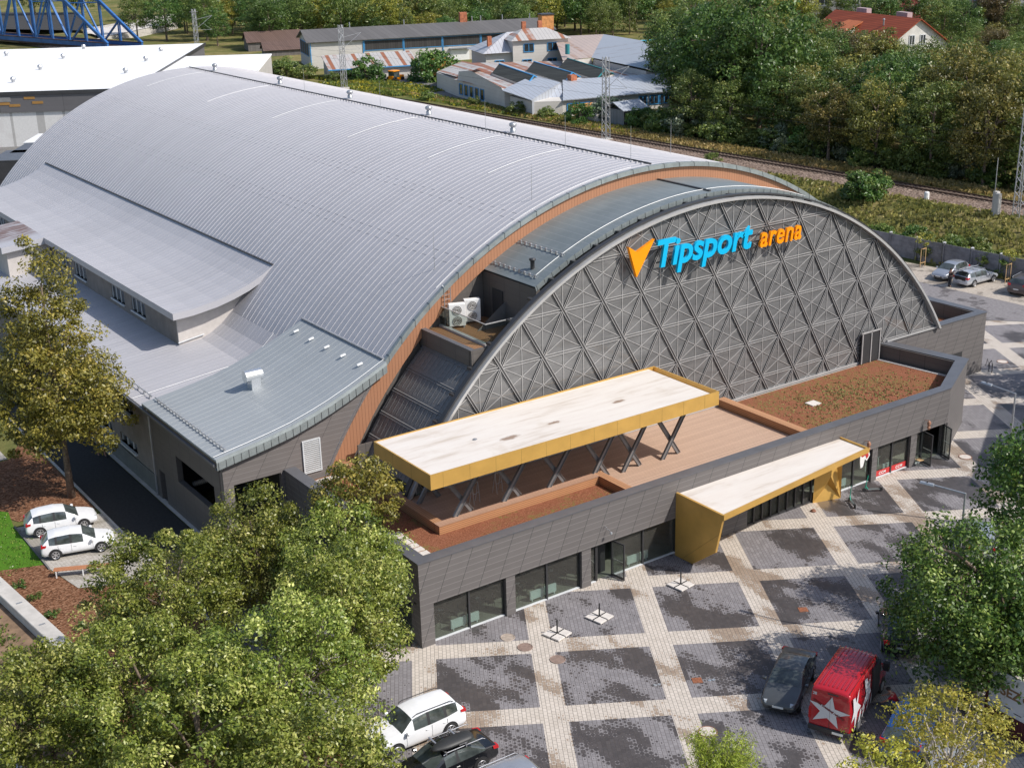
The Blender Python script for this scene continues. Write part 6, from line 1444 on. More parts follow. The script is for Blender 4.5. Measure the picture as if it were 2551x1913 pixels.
for i in range(34):
    y0 = 34+i*2.4+RND.uniform(-1, 1); x0 = cxr(y0)+RND.uniform(8.5, 11.5); bg(RND.choice(['bush', 'darkbush', 'bush', 'silver']), x0, y0, RND.uniform(.8, 1.7), 'in the undergrowth of the wood, %s' % ['by the right mast', 'near the white marker', 'opposite the round bush', 'opposite the vault crest', 'nearer the lattice mast', 'beside the lattice mast'][min(5, i//6)], 'undergrowth along the wood')
# birches at the right end of the factory
for x, y, s in ((126, 121, 1.15), (131, 127, 1.2), (136, 122, 1.25), (124, 112, 1.0)): bg('birch', x, y, s, 'at the right end of the factory roofs', 'birches by the factory')
FAR = []
# strip of trees behind the factory and the white hall
for y0 in list(np.arange(214, 262, 6.8))+list(np.arange(266, 330, 8))+list(np.arange(335, 450, 11)):
    for x0 in np.arange(84, 330, 6.8 if y0 < 262 else (8 if y0 < 330 else 11)):
        px, py = x0+RND.uniform(-3, 3), y0+RND.uniform(-3, 3); u, v = pix(px, py, 5)
        if pix(px, py, tz(px, py))[1] < 3 or u < 455 or u > 1760: continue
        if RND.random() < .12: continue
        t = (px-101)*(-.306)*(-1)+(py-212)*.952          # distance behind the long hall
        if (px-101.5)*.306+(py-212)*.952 < 19: continue
        if py < 262 and px < 128: continue
        if 205 < px < 262 and 292 < py < 345: continue        # road with cars
        if 193 < px < 215 and 220 < py < 245: continue        # lawn
        if u < 640 and py < 300: continue
        k = RND.choices(['dark', 'mid', 'poplar', 'yellow', 'olive'], [3, 5, 1.5, 1, 1.2])[0]
        if u < 640: k = RND.choice(['dark', 'mid', 'dark'])
        if (px-101.5)*.306+(py-212)*.952 > 34: FAR.append((k, px, py, RND.uniform(.85, 1.15))); continue
        bg(k, px, py, RND.uniform(.85, 1.15)*(.75 if (px-101.5)*.306+(py-212)*.952 < 34 else 1), 'behind the long factory hall, %s' % ['left of its roof', 'by its left end', 'left of its small chimney', 'right of its small chimney', 'by the tall brick chimney', 'above the hipped roof', 'above the turquoise roof'][min(6, max(0, int((u-480)/180)))], 'trees behind the factory'); cnt += 1
for x, y, k, s in ((116, 262, 'dark', 1.1), (104, 300, 'dark', 1.2), (112, 292, 'mid', 1.2), (120, 300, 'yellow', .9), (121, 282, 'dark', 1.0), (98, 305, 'mid', 1.0), (128, 296, 'mid', 1.1), (137, 290, 'mid', .9), (108, 276, 'dark', .8)): bg(k, x, y, s, 'beside the two brown-roofed sheds', 'trees beside the brown-roofed sheds')
for x, y, s in ((128, 366, 1.3), (137, 380, 1.4), (118, 352, 1.25), (150, 372, 1.3), (112, 392, 1.3), (100, 402, 1.2), (163, 366, 1.2)): bg('mid', x, y, s, 'above the pale embankment wall beyond the bridge', 'trees above the pale embankment wall', sz=s*1.25)
def far_wood():
    by = {}
    for k, x, y, s in FAR:
        me, tb, mt = proto(k, RND.randrange(3)); n = len(me.polygons); co = np.empty(n*12, np.float32); me.vertices.foreach_get('co', co); co = co.reshape(-1, 4, 3)
        ti = np.empty(n, np.float32); me.attributes['tint'].data.foreach_get('value', ti); co = co[::2]; ti = ti[::2]; c = co.mean(axis=1, keepdims=True); co = c+(co-c)*1.35
        a = RND.uniform(0, 6.28); m = np.array([[math.cos(a), -math.sin(a), 0], [math.sin(a), math.cos(a), 0], [0, 0, 1]], np.float32); co = (co @ m.T)*s+np.array([x, y, tz(x, y)], np.float32)
        by.setdefault(mt.name, []).append((co, ti, tb, x, y, s))
    C = []; T = []; MI = []; mats = []; trunks = MB()
    for i, (nm, L) in enumerate(by.items()):
        mats.append(bpy.data.materials[nm])
        for co, ti, tb, x, y, s in L:
            C.append(co); T.append(ti); MI.append(np.full(len(ti), i, np.int32)); z = tz(x, y); trunks.tube([(x, y, z-.2), (x, y, z+7*s)], [.28*s, .12*s], 6)
    C = np.concatenate(C); T = np.concatenate(T); MI = np.concatenate(MI); n = len(T)
    me = bpy.data.meshes.new('distant_wood'); me.vertices.add(n*4); me.vertices.foreach_set('co', C.astype(np.float32).ravel()); me.loops.add(n*4); me.loops.foreach_set('vertex_index', np.arange(n*4, dtype=np.int32)); me.polygons.add(n); me.polygons.foreach_set('loop_start', np.arange(0, n*4, 4, dtype=np.int32))
    for m in mats: me.materials.append(m)
    me.polygons.foreach_set('material_index', MI); me.update(calc_edges=True); a = me.attributes.new('tint', 'FLOAT', 'FACE'); a.data.foreach_set('value', T.astype(np.float32))
    o = bpy.data.objects.new('distant_wood', me); COL.objects.link(o); tag(o, 'far-off green wood filling the top of the photo behind the factory', 'wood', kind='stuff'); ORG[o.name] = Vector((0, 0, 0)); trunks.build('trunks', M['bark'], o)
far_wood()
print('background trees', cnt, len(FAR))
# shrubs along the railway, the fence and the factory
for x, y, k, s in ((88.4, 49.6, 'darkbush', 1.45), (101.6, 61.5, 'bush', .9), (102.0, 73.5, 'bush', 1.1), (103.8, 71, 'silver', 1.0), (104.2, 53.5, 'bush', 1.6), (89.6, 75.5, 'bush', .6), (101.5, 97, 'darkbush', 1.7), (104.5, 118.2, 'darkbush', .9), (99.5, 116.5, 'bush', .7), (97, 113, 'darkbush', 1.25), (96.2, 121, 'bush', .8), (96.0, 128, 'bush', .9), (95.4, 140, 'bush', .6), (93.4, 152, 'bush', .7), (101.5, 101.5, 'bush', 1.2)):
    bg(k, x, y, s, 'beside the railway %s' % ('next to the concrete fence' if x < 92 else 'between track and factory' if y > 90 else 'at the foot of the wood'), 'shrubs along the railway')
bg('darkbush', 88.2, 49.0, 1.2, 'beside the railway next to the concrete fence', 'shrubs along the railway', z=2.6)
for i in range(22):
    x, y = 79.8+RND.uniform(0, 3.8), 8+1.6*i+RND.uniform(-1, 1); bg(RND.choice(['bush', 'darkbush', 'bush']), x, y, RND.uniform(.55, .95), 'on the bank just behind the concrete fence', 'shrubs behind the concrete fence')
for x, y, k, s in ((99.5, 184.5, 'darkbush', 1.9), (108.8, 175.0, 'darkbush', 2.5), (110.6, 171, 'bush', 1.4), (90.5, 201, 'bush', 1.7), (87.5, 206, 'bush', 1.7), (92.5, 196, 'bush', 1.1), (93.5, 186, 'bush', .9), (97, 188, 'bush', .8)): bg(k, x, y, s, 'in front of the factory yard, seen over the arena roof', 'shrubs in front of the factory yard')
# grass, weeds and goldenrod that nobody could count
def grass(name, n, region, size, mat_, label, seed, zf=tz, upv=.2):
    rng = np.random.default_rng(seed); C = []
    while len(C) < n:
        x = rng.uniform(region[0], region[1]); y = rng.uniform(region[2], region[3])
        if not region[4](x, y): continue
        for q in range(3): C.append((x+rng.normal()*.15, y+rng.normal()*.15, zf(x, y)+size*rng.uniform(.15, .6)))
    C = np.array(C); N = rng.normal(size=C.shape); N[:, 2] *= upv; N /= np.linalg.norm(N, axis=1)[:, None]
    noise = np.sin(C[:, 0]*.9)*np.cos(C[:, 1]*.33+C[:, 0]*.2)*.2; me = leaves_mesh(name, C, N, size, np.clip(.5+noise+rng.normal(size=len(C))*.2, 0, 1), rng, .5)
    me.materials.append(M[mat_]); o = bpy.data.objects.new(name, me); COL.objects.link(o); tag(o, label, name.replace('_', ' '), kind='stuff')
cxr = lambda y: 95.66-(y-36)*0.0591
grass('bank_grass', 26000, (78.6, 92.5, 0, 120, lambda x, y: x < cxr(y)-4.2), 0.5, 'bankgrass', 'mixed grass and weeds covering the bank behind the concrete fence', 1)
grass('dry_grass', 15000, (94, 104, 20, 230, lambda x, y: cxr(y)+2.6 < x < cxr(y)+7.6), .5, 'drygrass', 'dry straw-coloured grass between the track and the wood', 2)
grass('goldenrod', 5000, (93, 104, 100, 200, lambda x, y: cxr(y)+3.4 < x < cxr(y)+8.5), .55, 'goldenrod', 'yellow-flowered weeds between the track and the factory', 3)
grass('goldenrod', 4500, (90, 108, 160, 200, lambda x, y: 3 < x-cxr(y) < 16 and (x-91)*.3+(y-188)*.95 < -1), .6, 'goldenrod', 'yellow-flowered weeds in front of the factory yard', 5)
grass('lawn_grass', 9000, (-30, -12.4, 20.5, 34, lambda x, y: x < -12.45 and y > 21.2+(-12.4-x)*-.2), .12, 'leaf_deep', 'bright mown grass beside the parked white cars', 4, lambda x, y: .015, .5)
grass('ground_weeds', 9000, (-30, -15.4, -12, 20, lambda x, y: x < -15.6+(y-20)*-.02*0 and x < -16.2), .22, 'leaf_mid', 'low weeds on the slope below the concrete wall', 6, lambda x, y: .01, .5)
# staked young trees by the fence
def sapling(x, y, label):
    o = local_thing('staked_sapling', label, 'young tree', (x, y, .02), 0, 'staked young trees by the fence'); rng = np.random.default_rng(int(x*7))
    me, K = crown(rng, 500, (0, 0, 2.7), (.8, .8, .7), 12, .35, .16); put(me, 'crown', M['leaf_olive'], o); MB().tube([(0, 0, 0), (0, 0, 2.6)], .03, 6).build('trunk', M['bark'], o)
    mb = MB(); mb.tube([(-.35, 0, 0), (-.35, 0, 1.9)], .04, 6); mb.tube([(.35, 0, 0), (.35, 0, 1.9)], .04, 6); mb.bar((-.4, 0, 1.8), (.4, 0, 1.8), .05, .07); mb.bar((-.4, 0, .4), (.4, 0, .4), .05, .07); mb.build('support_stakes', M['woodlight'], o)
sapling(77.0, 31.9, 'young tree tied between wooden stakes next to the silver hatchback'); sapling(78.2, 23.0, 'young tree tied between wooden stakes behind the brown car')
for k, (x, y) in enumerate(((-14.0, 17.2), (-13.9, 14.6), (-13.1, 12.4), (-14.3, 19.1))):
    rng = np.random.default_rng(k+5); o = local_thing('ground_plant', 'small green plant in the bark bed, %s from the low wall end' % ['second', 'third', 'fourth', 'first'][k], 'plant', (x, y, .01), 0, 'small plants in the bark bed'); me, K = crown(rng, 260, (0, 0, .15), (.4, .4, .18), 8, .18, .13); put(me, 'leaves', M['leaf_dark'], o)

M['fencegrey'] = plain('fence_concrete', (0.19, 0.19, 0.205), 0.9, var=.22, scale=1.2); M['fencepale'] = plain('fence_cap', (0.5, 0.5, 0.5), 0.8)
M['galvdark'] = plain('weathered_steel', (0.22, 0.23, 0.25), 0.6, 0.4)
M['eternit'] = mk_planks('grey_fibre_roof', (0.125, 0.12, 0.118), 0, 1.1, .04, .18); M['brownroof'] = mk_planks('brown_tile_roof', (0.13, 0.085, 0.07), 0, .5, .05, .2)
M['bluetrim'] = plain('blue_trim', (0.05, 0.27, 0.55), 0.5); M['brick'] = plain('brick_red', (0.40, 0.14, 0.07), 0.9, var=.3, scale=2); M['darkglaz'] = mk_planks('dark_glazing', (0.055, 0.052, 0.05), 0, .5, .05, .4); M['teal'] = plain('teal_metal', (0.03, 0.22, 0.24), 0.5)
M['skyl'] = mk_planks('skylight_glazing', (0.052, 0.055, 0.05), 0, .55, .07, .35, .8)
M['shedgrey'] = mk_planks('weathered_boards', (0.17, 0.155, 0.145), 0, .3, .03, .25)
M['brickorange'] = plain('brick_orange', (0.58, 0.26, 0.09), 0.9, var=.25, scale=2)
M['striped'] = mk_planks('striped_tin_wall', (0.28, 0.29, 0.30), 1, .35, .12, .3)
M['cratewood'] = mk_planks('crate_wood', (0.55, 0.26, 0.06), 2, .25, .06, .3)
M['turq'] = plain('turquoise_roof', (0.05, 0.42, 0.58), .5); M['darkred2'] = plain('dark_red_roof', (0.12, 0.03, 0.035), .6)
M['redtile'] = mk_planks('red_roof_tiles', (0.33, 0.075, 0.032), 0, .55, .10, .25); M['dormertile'] = mk_planks('orange_roof_tiles', (0.48, 0.15, 0.06), 1, .3, .05, .2); M['chimpink'] = plain('pale_pink_chimney', (0.42, 0.32, 0.33), .85); M['hwall'] = plain('house_render', (0.62, 0.60, 0.56), .85); M['bwall'] = plain('beige_render', (0.36, 0.32, 0.27), .85); M['gwall'] = plain('grey_render', (0.42, 0.40, 0.37), .85); M['redwall'] = plain('red_render', (0.40, 0.10, 0.08), .85); M['slate'] = plain('grey_slate', (0.20, 0.21, 0.24), .7, var=.2); M['greenroof'] = plain('pale_green_roof', (0.28, 0.38, 0.33), .6)
M['whitemem'] = plain('white_roof_membrane', (0.86, 0.86, 0.86), .6, var=.02, scale=.3); M['panelgrey'] = mk_clad('graphite_panels', (0.135, 0.13, 0.135), (0.10, .10, .10), 0, 3.2, .7, (.08, .08, .08)); M['palepanel'] = mk_lot('pale_wall_panels', (0.64, 0.63, 0.61), (0.70, 0.69, 0.67), (0.62, .60, .58), 3.5); M['orangepanel'] = plain('orange_panel', (0.36, 0.19, 0.05), .6)
M['bridgeblue'] = plain('bridge_blue', (0.035, 0.135, 0.37), .5, .1, var=.25, scale=.4); M['girder'] = plain('rusty_girder', (0.10, 0.06, 0.05), .8, var=.3)
# ------------------------------------------------------------------ concrete fence, catenary masts
F0, F1 = Vector((76.35, 62, 0)), Vector((80.6, 8, 0)); fn = thing('concrete_fence', 'long grey concrete panel fence with pale post caps behind the parked cars', 'fence', tuple(F0.lerp(F1, .5)))
d = (F1-F0); L = d.length; d.normalize(); nn = Vector((-d.y, d.x, 0)); k = 0; s = 0
while s < L-2.9:
    a = F0+d*s; b = F0+d*(s+3.02)
    for r in range(4):
        mb = MB(); mb.bar(a+d*.1+Vector((0, 0, .28+.55*r)), b-d*.1+Vector((0, 0, .28+.55*r)), .06, .535); mb.build('panel', M['fencegrey'], fn)
    mb = MB(); mb.bar(a+Vector((0, 0, 0)), a+Vector((0, 0, 2.3)), .2, .2); p = mb.build('post', M['fencegrey'], fn); mb = MB(); mb.lathe(tuple(a+Vector((0, 0, 2.3))), [(.22, 0), (.22, .06), (.0, .14)], 4); mb.build('post_cap', M['fencepale'], p)
    s += 3.12
def mast(loc, H, w, label, rz=0, arm=3.2, group='lattice catenary masts'):
    o = local_thing('catenary_mast', label, 'mast', loc, rz, group)
    for sx in (-1, 1):
        for sy in (-1, 1): mb = MB(); mb.bar((sx*w, sy*w, 0), (sx*w*.75, sy*w*.75, H), .09, .09); mb.build('corner_post', M['galv'], o)
    mb = MB(); n = int(H/.75)
    for i in range(n):
        z0, z1 = i*H/n, (i+1)*H/n; a = w*(1-.25*i/n)
        for q in range(4):
            P = [(a, a), (-a, a), (-a, -a), (a, -a)]; p, r = P[q], P[(q+1) % 4]
            if i % 2: p, r = r, p
            mb.bar((p[0], p[1], z0), (r[0], r[1], z1), .045, .045)
    mb.build('lattice', M['galv'], o)
    mb = MB(); mb.bar((0, 0, H*.80), (arm, 0, H*.86), .06, .06); mb.bar((0, 0, H*.62), (arm, 0, H*.86), .06, .06); mb.bar((0, 0, H*.62), (arm*.9, 0, H*.60), .05, .05); mb.bar((arm*.45, 0, H*.73), (arm*.9, 0, H*.6), .04, .04); mb.build('cantilever', M['galv'], o)
    MB().box(-.7, .7, -.7, .7, -.3, .35).build('mast_foot', M['concrete'], o)
    mb = MB(); mb.bar((-1.0, 0, H*.95), (1.0, 0, H*.95), .05, .05); mb.bar((0, -.9, H*.9), (0, .9, H*.9), .05, .05); mb.build('crossarm', M['galv'], o); return o
m1 = mast((90.0, 98.0, 2.7), 11.6, .42, 'lattice railway mast in front of the low factory roofs', 0, 4.2)
dup(m1, (91.3, 31.6, 2.5), 0.0, 'lattice railway mast on a concrete foot at the right edge'); dup(m1, (90.2, 176.0, 2.7), 0.0, 'lattice railway mast in front of the long factory hall'); dup(m1, (88, 240, 2.7), 0, 'lattice railway mast behind the corner of the flat white roof')
o = thing('concrete_pillars', 'pair of short concrete pillars beside the mast at the right edge', 'pillars', (90.4, 34, 2.7)); MB().box(90.0, 90.5, 33.2, 33.7, 2.4, 5.2).build('pillar', M['concrete'], o); MB().box(90.8, 91.3, 34.0, 34.5, 2.4, 5.2).build('pillar', M['concrete'], o)
MB().bar((90.4, 34, 5.2), (90.4, 34, 8.8), .06, .06).build('pole', M['galv'], o)
o = thing('trackside_marker', 'short white marker cylinder on the ballast beside the track', 'marker', (91.2, 43.2, 2.6)); MB().lathe((91.2, 43.2, 2.55), [(.28, 0), (.28, 1.1), (.22, 1.2), (0, 1.22)], 12).build('marker_body', M['white'], o, smooth=False)
wr = thing('contact_wires', 'thin overhead wires strung between the railway masts', 'wires', (94, 90, 9)); 
for zz, hh in ((8.6, .02), (9.9, .02)):
    pts = [(cxr(y), y, zz+(0.25*math.cos((y-98)/66*2*math.pi) if zz > 9 else 0)) for y in range(-20, 300, 6)]; MB().tube(pts, .014, 3, cap=False).build('wire', M['steel'], wr)
# ------------------------------------------------------------------ factory
M['fwall'] = mk_lot('pale_block_wall', (0.52, 0.50, 0.46), (0.60, 0.575, 0.53), (0.42, 0.39, 0.35), 1.0)
def mk_fwall():
    t = NT('pale_block_facade'); p = t.pos(); x = t.xyz(p); n = t.noise(p, .6, 4, .6); ln = t.line(x[2], .6, .03)
    c = t.mix(n, (0.50, 0.47, 0.43), (0.64, 0.615, 0.575)); c = t.mix(t.math('MULTIPLY', ln, .5), c, (0.36, .34, .31)); return t.fin(c, .9)
M['fwall'] = mk_fwall()
def mk_tin(name, a, b, rust, amount, ax=(1, 0), per=.9, seam=(0.2, .18, .17)):
    t = NT(name); p = t.pos(); x = t.xyz(p); v = t.math('ADD', t.math('MULTIPLY', x[0], ax[0]), t.math('MULTIPLY', x[1], ax[1]))
    wn = t.n('TexWhiteNoise', noise_dimensions='1D'); t.l(t.math('FLOOR', t.math('DIVIDE', v, per)), wn.inputs['W']); n = t.noise(p, .5, 4, .65)
    f = t.math('ADD', t.math('MULTIPLY', wn.outputs[0], .55), t.math('MULTIPLY', n, .45)); c = t.mix(n, a, b); c = t.mix(t.smooth(f, 1-amount, 1.02-amount*.7), c, rust); c = t.mix(t.math('MULTIPLY', t.line(v, per, .07), .7), c, seam); return t.fin(c, .5, .25)
E1, E2 = (.952, -.306), (.306, .952)
M['tin'] = mk_tin('weathered_tin_roof', (0.46, 0.47, 0.50), (0.58, 0.58, 0.61), (0.34, 0.17, 0.11), .22, E1, .8)
M['tinrust'] = mk_tin('rusty_tin_roof', (0.46, 0.44, 0.42), (0.60, 0.57, 0.54), (0.36, 0.14, 0.07), .48, E1, .75)
M['tinpink'] = mk_tin('pinkish_tin_roof', (0.46, 0.36, 0.31), (0.54, 0.44, 0.39), (0.40, 0.26, 0.19), .3, E1, 1.0)
M['tin2'] = mk_tin('plain_tin_roof', (0.38, 0.41, 0.45), (0.44, 0.47, 0.52), (0.33, 0.33, 0.35), .3, (0.7, .7), .7, (.28, .30, .34))
M['tinB'] = mk_tin('blue_grey_tin', (0.40, 0.43, 0.48), (0.52, 0.55, 0.60), (0.40, 0.22, 0.14), .17, E1, .75)
class Fr:     # local frame on the ground: u along a, v to the left of it
    def __init__(s, o, a): s.o = Vector((*o, 0)); a = Vector((*a, 0)).normalized(); s.a = a; s.b = Vector((-a.y, a.x, 0))
    def __call__(s, u, v, z): p = s.o+s.a*u+s.b*v; return (p.x, p.y, z)
    def box(s, mb, u0, u1, v0, v1, z0, z1, m=0): return mb.hexa([s(u0, v0, z0), s(u1, v0, z0), s(u1, v1, z0), s(u0, v1, z0)], [s(u0, v0, z1), s(u1, v0, z1), s(u1, v1, z1), s(u0, v1, z1)], m)
def fwindow(fr, u0, u1, v, z0, z1, par, glass='darkglaz', trim='bluetrim', posts=0, name='window'):
    mb = MB(); fr.box(mb, u0, u1, v-.06, v-.03, z0, z1); w = mb.build(name, M[glass], par); mb = MB(); t = .12
    for a, b, c, d_ in ((u0-t, u0, z0-t, z1+t), (u1, u1+t, z0-t, z1+t)): fr.box(mb, a, b, v-.12, v-.02, c, d_)
    fr.box(mb, u0, u1, v-.12, v-.02, z0-t, z0); fr.box(mb, u0, u1, v-.12, v-.02, z1, z1+t)
    for k in range(posts): q = u0+(u1-u0)*(k+1)/(posts+1); fr.box(mb, q-.05, q+.05, v-.10, v-.06, z0, z1)
    mb.build('window_frame', M[trim], w)
GZ = 2.3
# long hall
hl = thing('long_factory_hall', 'long pale factory hall with blue window trim and a grey ridged roof', 'factory hall', (101.5, 212, GZ)); fr = Fr((101.5, 212), E1)
mb = MB(); fr.box(mb, 0, 54, 0, 13.2, GZ-.3, 8.0); mb.poly([fr(0, 0, 8), fr(0, 13.2, 8), fr(0, 6.6, 9.9)][::-1]); mb.poly([fr(54, 0, 8), fr(54, 13.2, 8), fr(54, 6.6, 9.9)]); mb.build('wall', M['fwall'], hl)
mb = MB(); mb.slab([fr(-.7, -.6, 7.95), fr(54.7, -.6, 7.95), fr(54.7, 6.6, 10.05), fr(-.7, 6.6, 10.05)], .15); mb.slab([fr(54.7, 13.8, 7.95), fr(-.7, 13.8, 7.95), fr(-.7, 6.6, 10.05), fr(54.7, 6.6, 10.05)], .15); rf = mb.build('roof', M['eternit'], hl)
for i in range(4): fwindow(fr, 11.8+8.6*i, 20.0+8.6*i, 0, 5.7, 7.6, hl)
fwindow(fr, 47, 53, 0, 5.7, 7.6, hl)
mb = MB()
for u in (.1, 11.4, 20.2, 28.8, 37.4, 46.2): fr.box(mb, u, u+.18, -.16, -.02, GZ, 7.9)
mb.build('downpipes', M['bluetrim'], hl)
lf = Fr(fr(0, 13.2, 0)[:2], (-E2[0], -E2[1])); fwindow(lf, 1, 12.2, 0, 5.0, 7.6, hl, posts=3)
for u in (30.5, 39.0): mb = MB(); fr.box(mb, u, u+4.2, -.10, -.02, GZ, 4.8); g = mb.build('roller_gate', M['white'], hl); mb = MB(); fr.box(mb, u-.3, u+4.5, -.9, -.1, 5.0, 5.2); mb.build('gate_awning', M['galv'], hl)
mb = MB(); fr.box(mb, 34.6, 36.2, 6.2, 7.4, 9.7, 12.0); mb.build('chimney', M['brick'], hl)
for u in (10, 22, 37.4, 39.4, 44.4, 50.8): p = fr(u, 6.6, 10); MB().tube([p, (p[0], p[1], 11.1)], .12, 8).build('roof_pipe', M['galv'], hl)
# lean-to
ln = thing('lean_to_shed', 'pale lean-to shed with a striped tin roof in front of the long hall', 'shed', (97, 192, GZ)); fr2 = Fr((94.5, 189.6), E1)
mb = MB(); fr2.box(mb, 0, 17.5, 0, 7.6, GZ-.3, 4.8); mb.poly([fr2(0, 0, 4.8), fr2(0, 7.6, 4.8), fr2(0, 7.6, 6.6)][::-1]); mb.build('wall', M['fwall'], ln); mb = MB(); mb.slab([fr2(-.4, -.5, 4.8), fr2(17.9, -.5, 4.8), fr2(17.9, 7.7, 6.75), fr2(-.4, 7.7, 6.75)], .14); mb.build('roof', M['tinrust'], ln)
mb = MB(); fr2.box(mb, -.5, 18, -.72, -.52, 4.6, 4.8); fr2.box(mb, .0, .18, -.15, -.02, GZ, 4.6); mb.build('gutter', M['bluetrim'], ln)
# brown sheds on the left
for i, (o_, sz, lab) in enumerate((((107.5, 256.5), (13, 9, 4.6, 6.6), 'grey timber shed with a brown ridged roof, the one further back'), ((105.5, 243.0), (10, 6, 3.8, 5.4), 'grey timber shed with a brown ridged roof, the one in front'))):
    sh = thing('timber_shed', lab, 'shed', (*o_, GZ), 0, 'brown-roofed timber sheds'); f3 = Fr(o_, E1); a, b, h, r = sz; mb = MB(); f3.box(mb, 0, a, 0, b, GZ-.2, h); mb.poly([f3(0, 0, h), f3(0, b, h), f3(0, b/2, r)][::-1]); mb.build('wall', M['shedgrey'], sh)
    mb = MB(); mb.slab([f3(-.4, -.4, h-.05), f3(a+.4, -.4, h-.05), f3(a+.4, b/2, r+.1), f3(-.4, b/2, r+.1)], .12); mb.slab([f3(a+.4, b+.4, h-.05), f3(-.4, b+.4, h-.05), f3(-.4, b/2, r+.1), f3(a+.4, b/2, r+.1)], .12); mb.build('roof', M['brownroof'], sh)
# villa-like office house with hip roof
vl = thing('office_house', 'two-storey pale office house with a streaked tin hip roof and three little chimneys', 'house', (128, 178, GZ)); vf = Fr((120.2, 173.3), E1)
mb = MB(); vf.box(mb, 0, 20, 0, 10.5, GZ-.3, 7.0); mb.build('wall', M['fwall'], vl)
mb = MB(); z0, z1 = 6.95, 10.3; Q = [vf(-.8, -.8, z0), vf(20.8, -.8, z0), vf(20.8, 11.3, z0), vf(-.8, 11.3, z0)]; r0, r1 = vf(6, 5.2, z1), vf(14, 5.2, z1)
mb.poly([Q[0], Q[1], r1, r0]); mb.poly([Q[1], Q[2], r1]); mb.poly([Q[2], Q[3], r0, r1]); mb.poly([Q[3], Q[0], r0]); mb.build('roof', M['tin'], vl)
mb = MB(); vf.box(mb, 5.2, 16.6, -1.2, 5, 2.2, 9.2); mb.build('dormer_wall', M['fwall'], vl)
mb = MB(); Q = [vf(4.7, -1.8, 9.15), vf(17.2, -1.8, 9.15), vf(17.2, 6, 9.15), vf(4.7, 6, 9.15)]; a, b = vf(8.5, 3, 11.0), vf(13.5, 3, 11.0); mb.poly([Q[0], Q[1], b, a]); mb.poly([Q[1], Q[2], b]); mb.poly([Q[2], Q[3], a, b]); mb.poly([Q[3], Q[0], a]); mb.build('dormer_roof', M['tinrust'], vl)
for u in (7.5, 12.4): fwindow(vf, u, u+1.9, -1.2, 7.0, 8.4, vl, 'winglass', posts=1)
for u, vv in ((1.9, 0), (7.2, -1.2), (12.4, -1.2), (17.6, 0)): fwindow(vf, u, u+1.7, vv, 3.9, 5.4, vl, 'winglass', posts=1)
for u, v_, z in ((9.0, 4.5, 10.3), (12.4, 4.6, 10.3), (1.2, 2.4, 7.3)): mb = MB(); vf.box(mb, u, u+.8, v_, v_+.8, z, z+1.9 if u > 2 else z+2.6); mb.build('chimney', M['brick'], vl)
# tall brick chimney
cb = thing('brick_chimney', 'square brick chimney in two tones beside the office house', 'chimney', (143, 183.5, GZ)); mb = MB(); c = Fr((141.8, 184.2), E1); c.box(mb, 0, 2.6, 0, 2.6, 2, 9.4); mb.build('lower_shaft', M['brick'], cb)
mb = MB(); c.box(mb, 0, 2.6, 0, 2.6, 9.402, 12.2); mb.build('upper_shaft', M['brickorange'], cb); mb = MB(); c.box(mb, -.12, 2.72, -.12, 2.72, 12.2, 12.45); c.box(mb, -.1, 2.7, -.1, 2.7, 7.0, 7.2); mb.build('cornice', M['steel'], cb)
# big hip-roofed hall on the right
hp = thing('hip_roofed_hall', 'factory hall under a large grey and pinkish tin hip roof', 'factory hall', (142, 165, GZ)); 
A = [(143.5, 190.0), (155.5, 185.5), (149.8, 158.5), (122.5, 127.5), (128.0, 150.5), (120.6, 151.5)]
E0, ER = (132.8, 169.0), (149.5, 174.5)
mb = MB(); zr, ze = 8.3, 5.9
P = dict(a=(136.5, 172.8, 9.0), b=(146.0, 168.8, 9.0), c=(141.4, 146.3, 9.0), d=(124.8, 130.2, 7.0), e=(130.6, 153.1, 6.8), f=(124.2, 153.6, 6.8), g=(146, 150, 5.6), h=(128, 128.6, 5.6))
mb.poly([P['f'], P['e'], P['b'], P['a']], 1); mb.poly([P['e'], P['d'], P['c'], P['b']], 0); mb.poly([P['d'], P['h'], P['g'], P['c']], 0); mb.build('roof', [M['tin2'], M['tinpink']], hp)
mb = MB(); mb.poly([(123.9, 153.6, 2), (124.2, 153.6, 6.7), (130.6, 153.1, 6.7), (130.6, 153.1, 2)]); mb.hexa([(125.2, 130.9, 2), (131.0, 153.2, 2), (147, 168, 2), (146, 150, 2), (129, 129, 2)], [(125.2, 130.9, 6.6), (131.0, 153.2, 6.5), (147, 168, 6.6), (146, 150, 5.5), (129, 129, 5.4)]); mb.build('wall', M['fwall'], hp)
# sawtooth workshop
sw = thing('sawtooth_workshop', 'low workshop with three dark ridge skylights between rusty striped roofs', 'workshop', (110, 150, GZ)); sf = Fr((103.8, 165.2), (-3.3, -11.9))
mb = MB(); mb.prism([(103.3, 164.4), (99.9, 152.2), (96.9, 133.1), (109, 127), (125.5, 131), (133, 158), (114.2, 172.7)], GZ-.3, 5.55); mb.prism([(99.9, 152.1), (98.35, 142.6), (96.95, 133.2), (98, 133), (100.8, 152)], 5.56, 5.75); wl = mb.build('wall', M['fwall'], sw)
mb = MB(); mb.poly([(99.86, 152.0, 5.5), (96.95, 133.4, 5.5), (96.99, 134.2, 6.2), (99.1, 146.5, 7.7), (99.85, 151.4, 7.1)][::-1]); mb.build('gable_parapet', M['fwall'], sw)
mb = MB(); mb.slab([(99.6, 152.6, 5.62), (114.5, 173, 5.62), (134, 158.4, 5.62), (125.9, 130.6, 5.62), (108.8, 127, 5.62), (97.1, 133.2, 5.62)][::-1], .05); mb.poly([(103.8, 165, 5.6), (100.0, 152.4, 6.1), (110.8, 159.2, 6.6), (114.4, 173, 6.0)][::-1]); mb.build('flat_roof', M['tinrust'], sw)
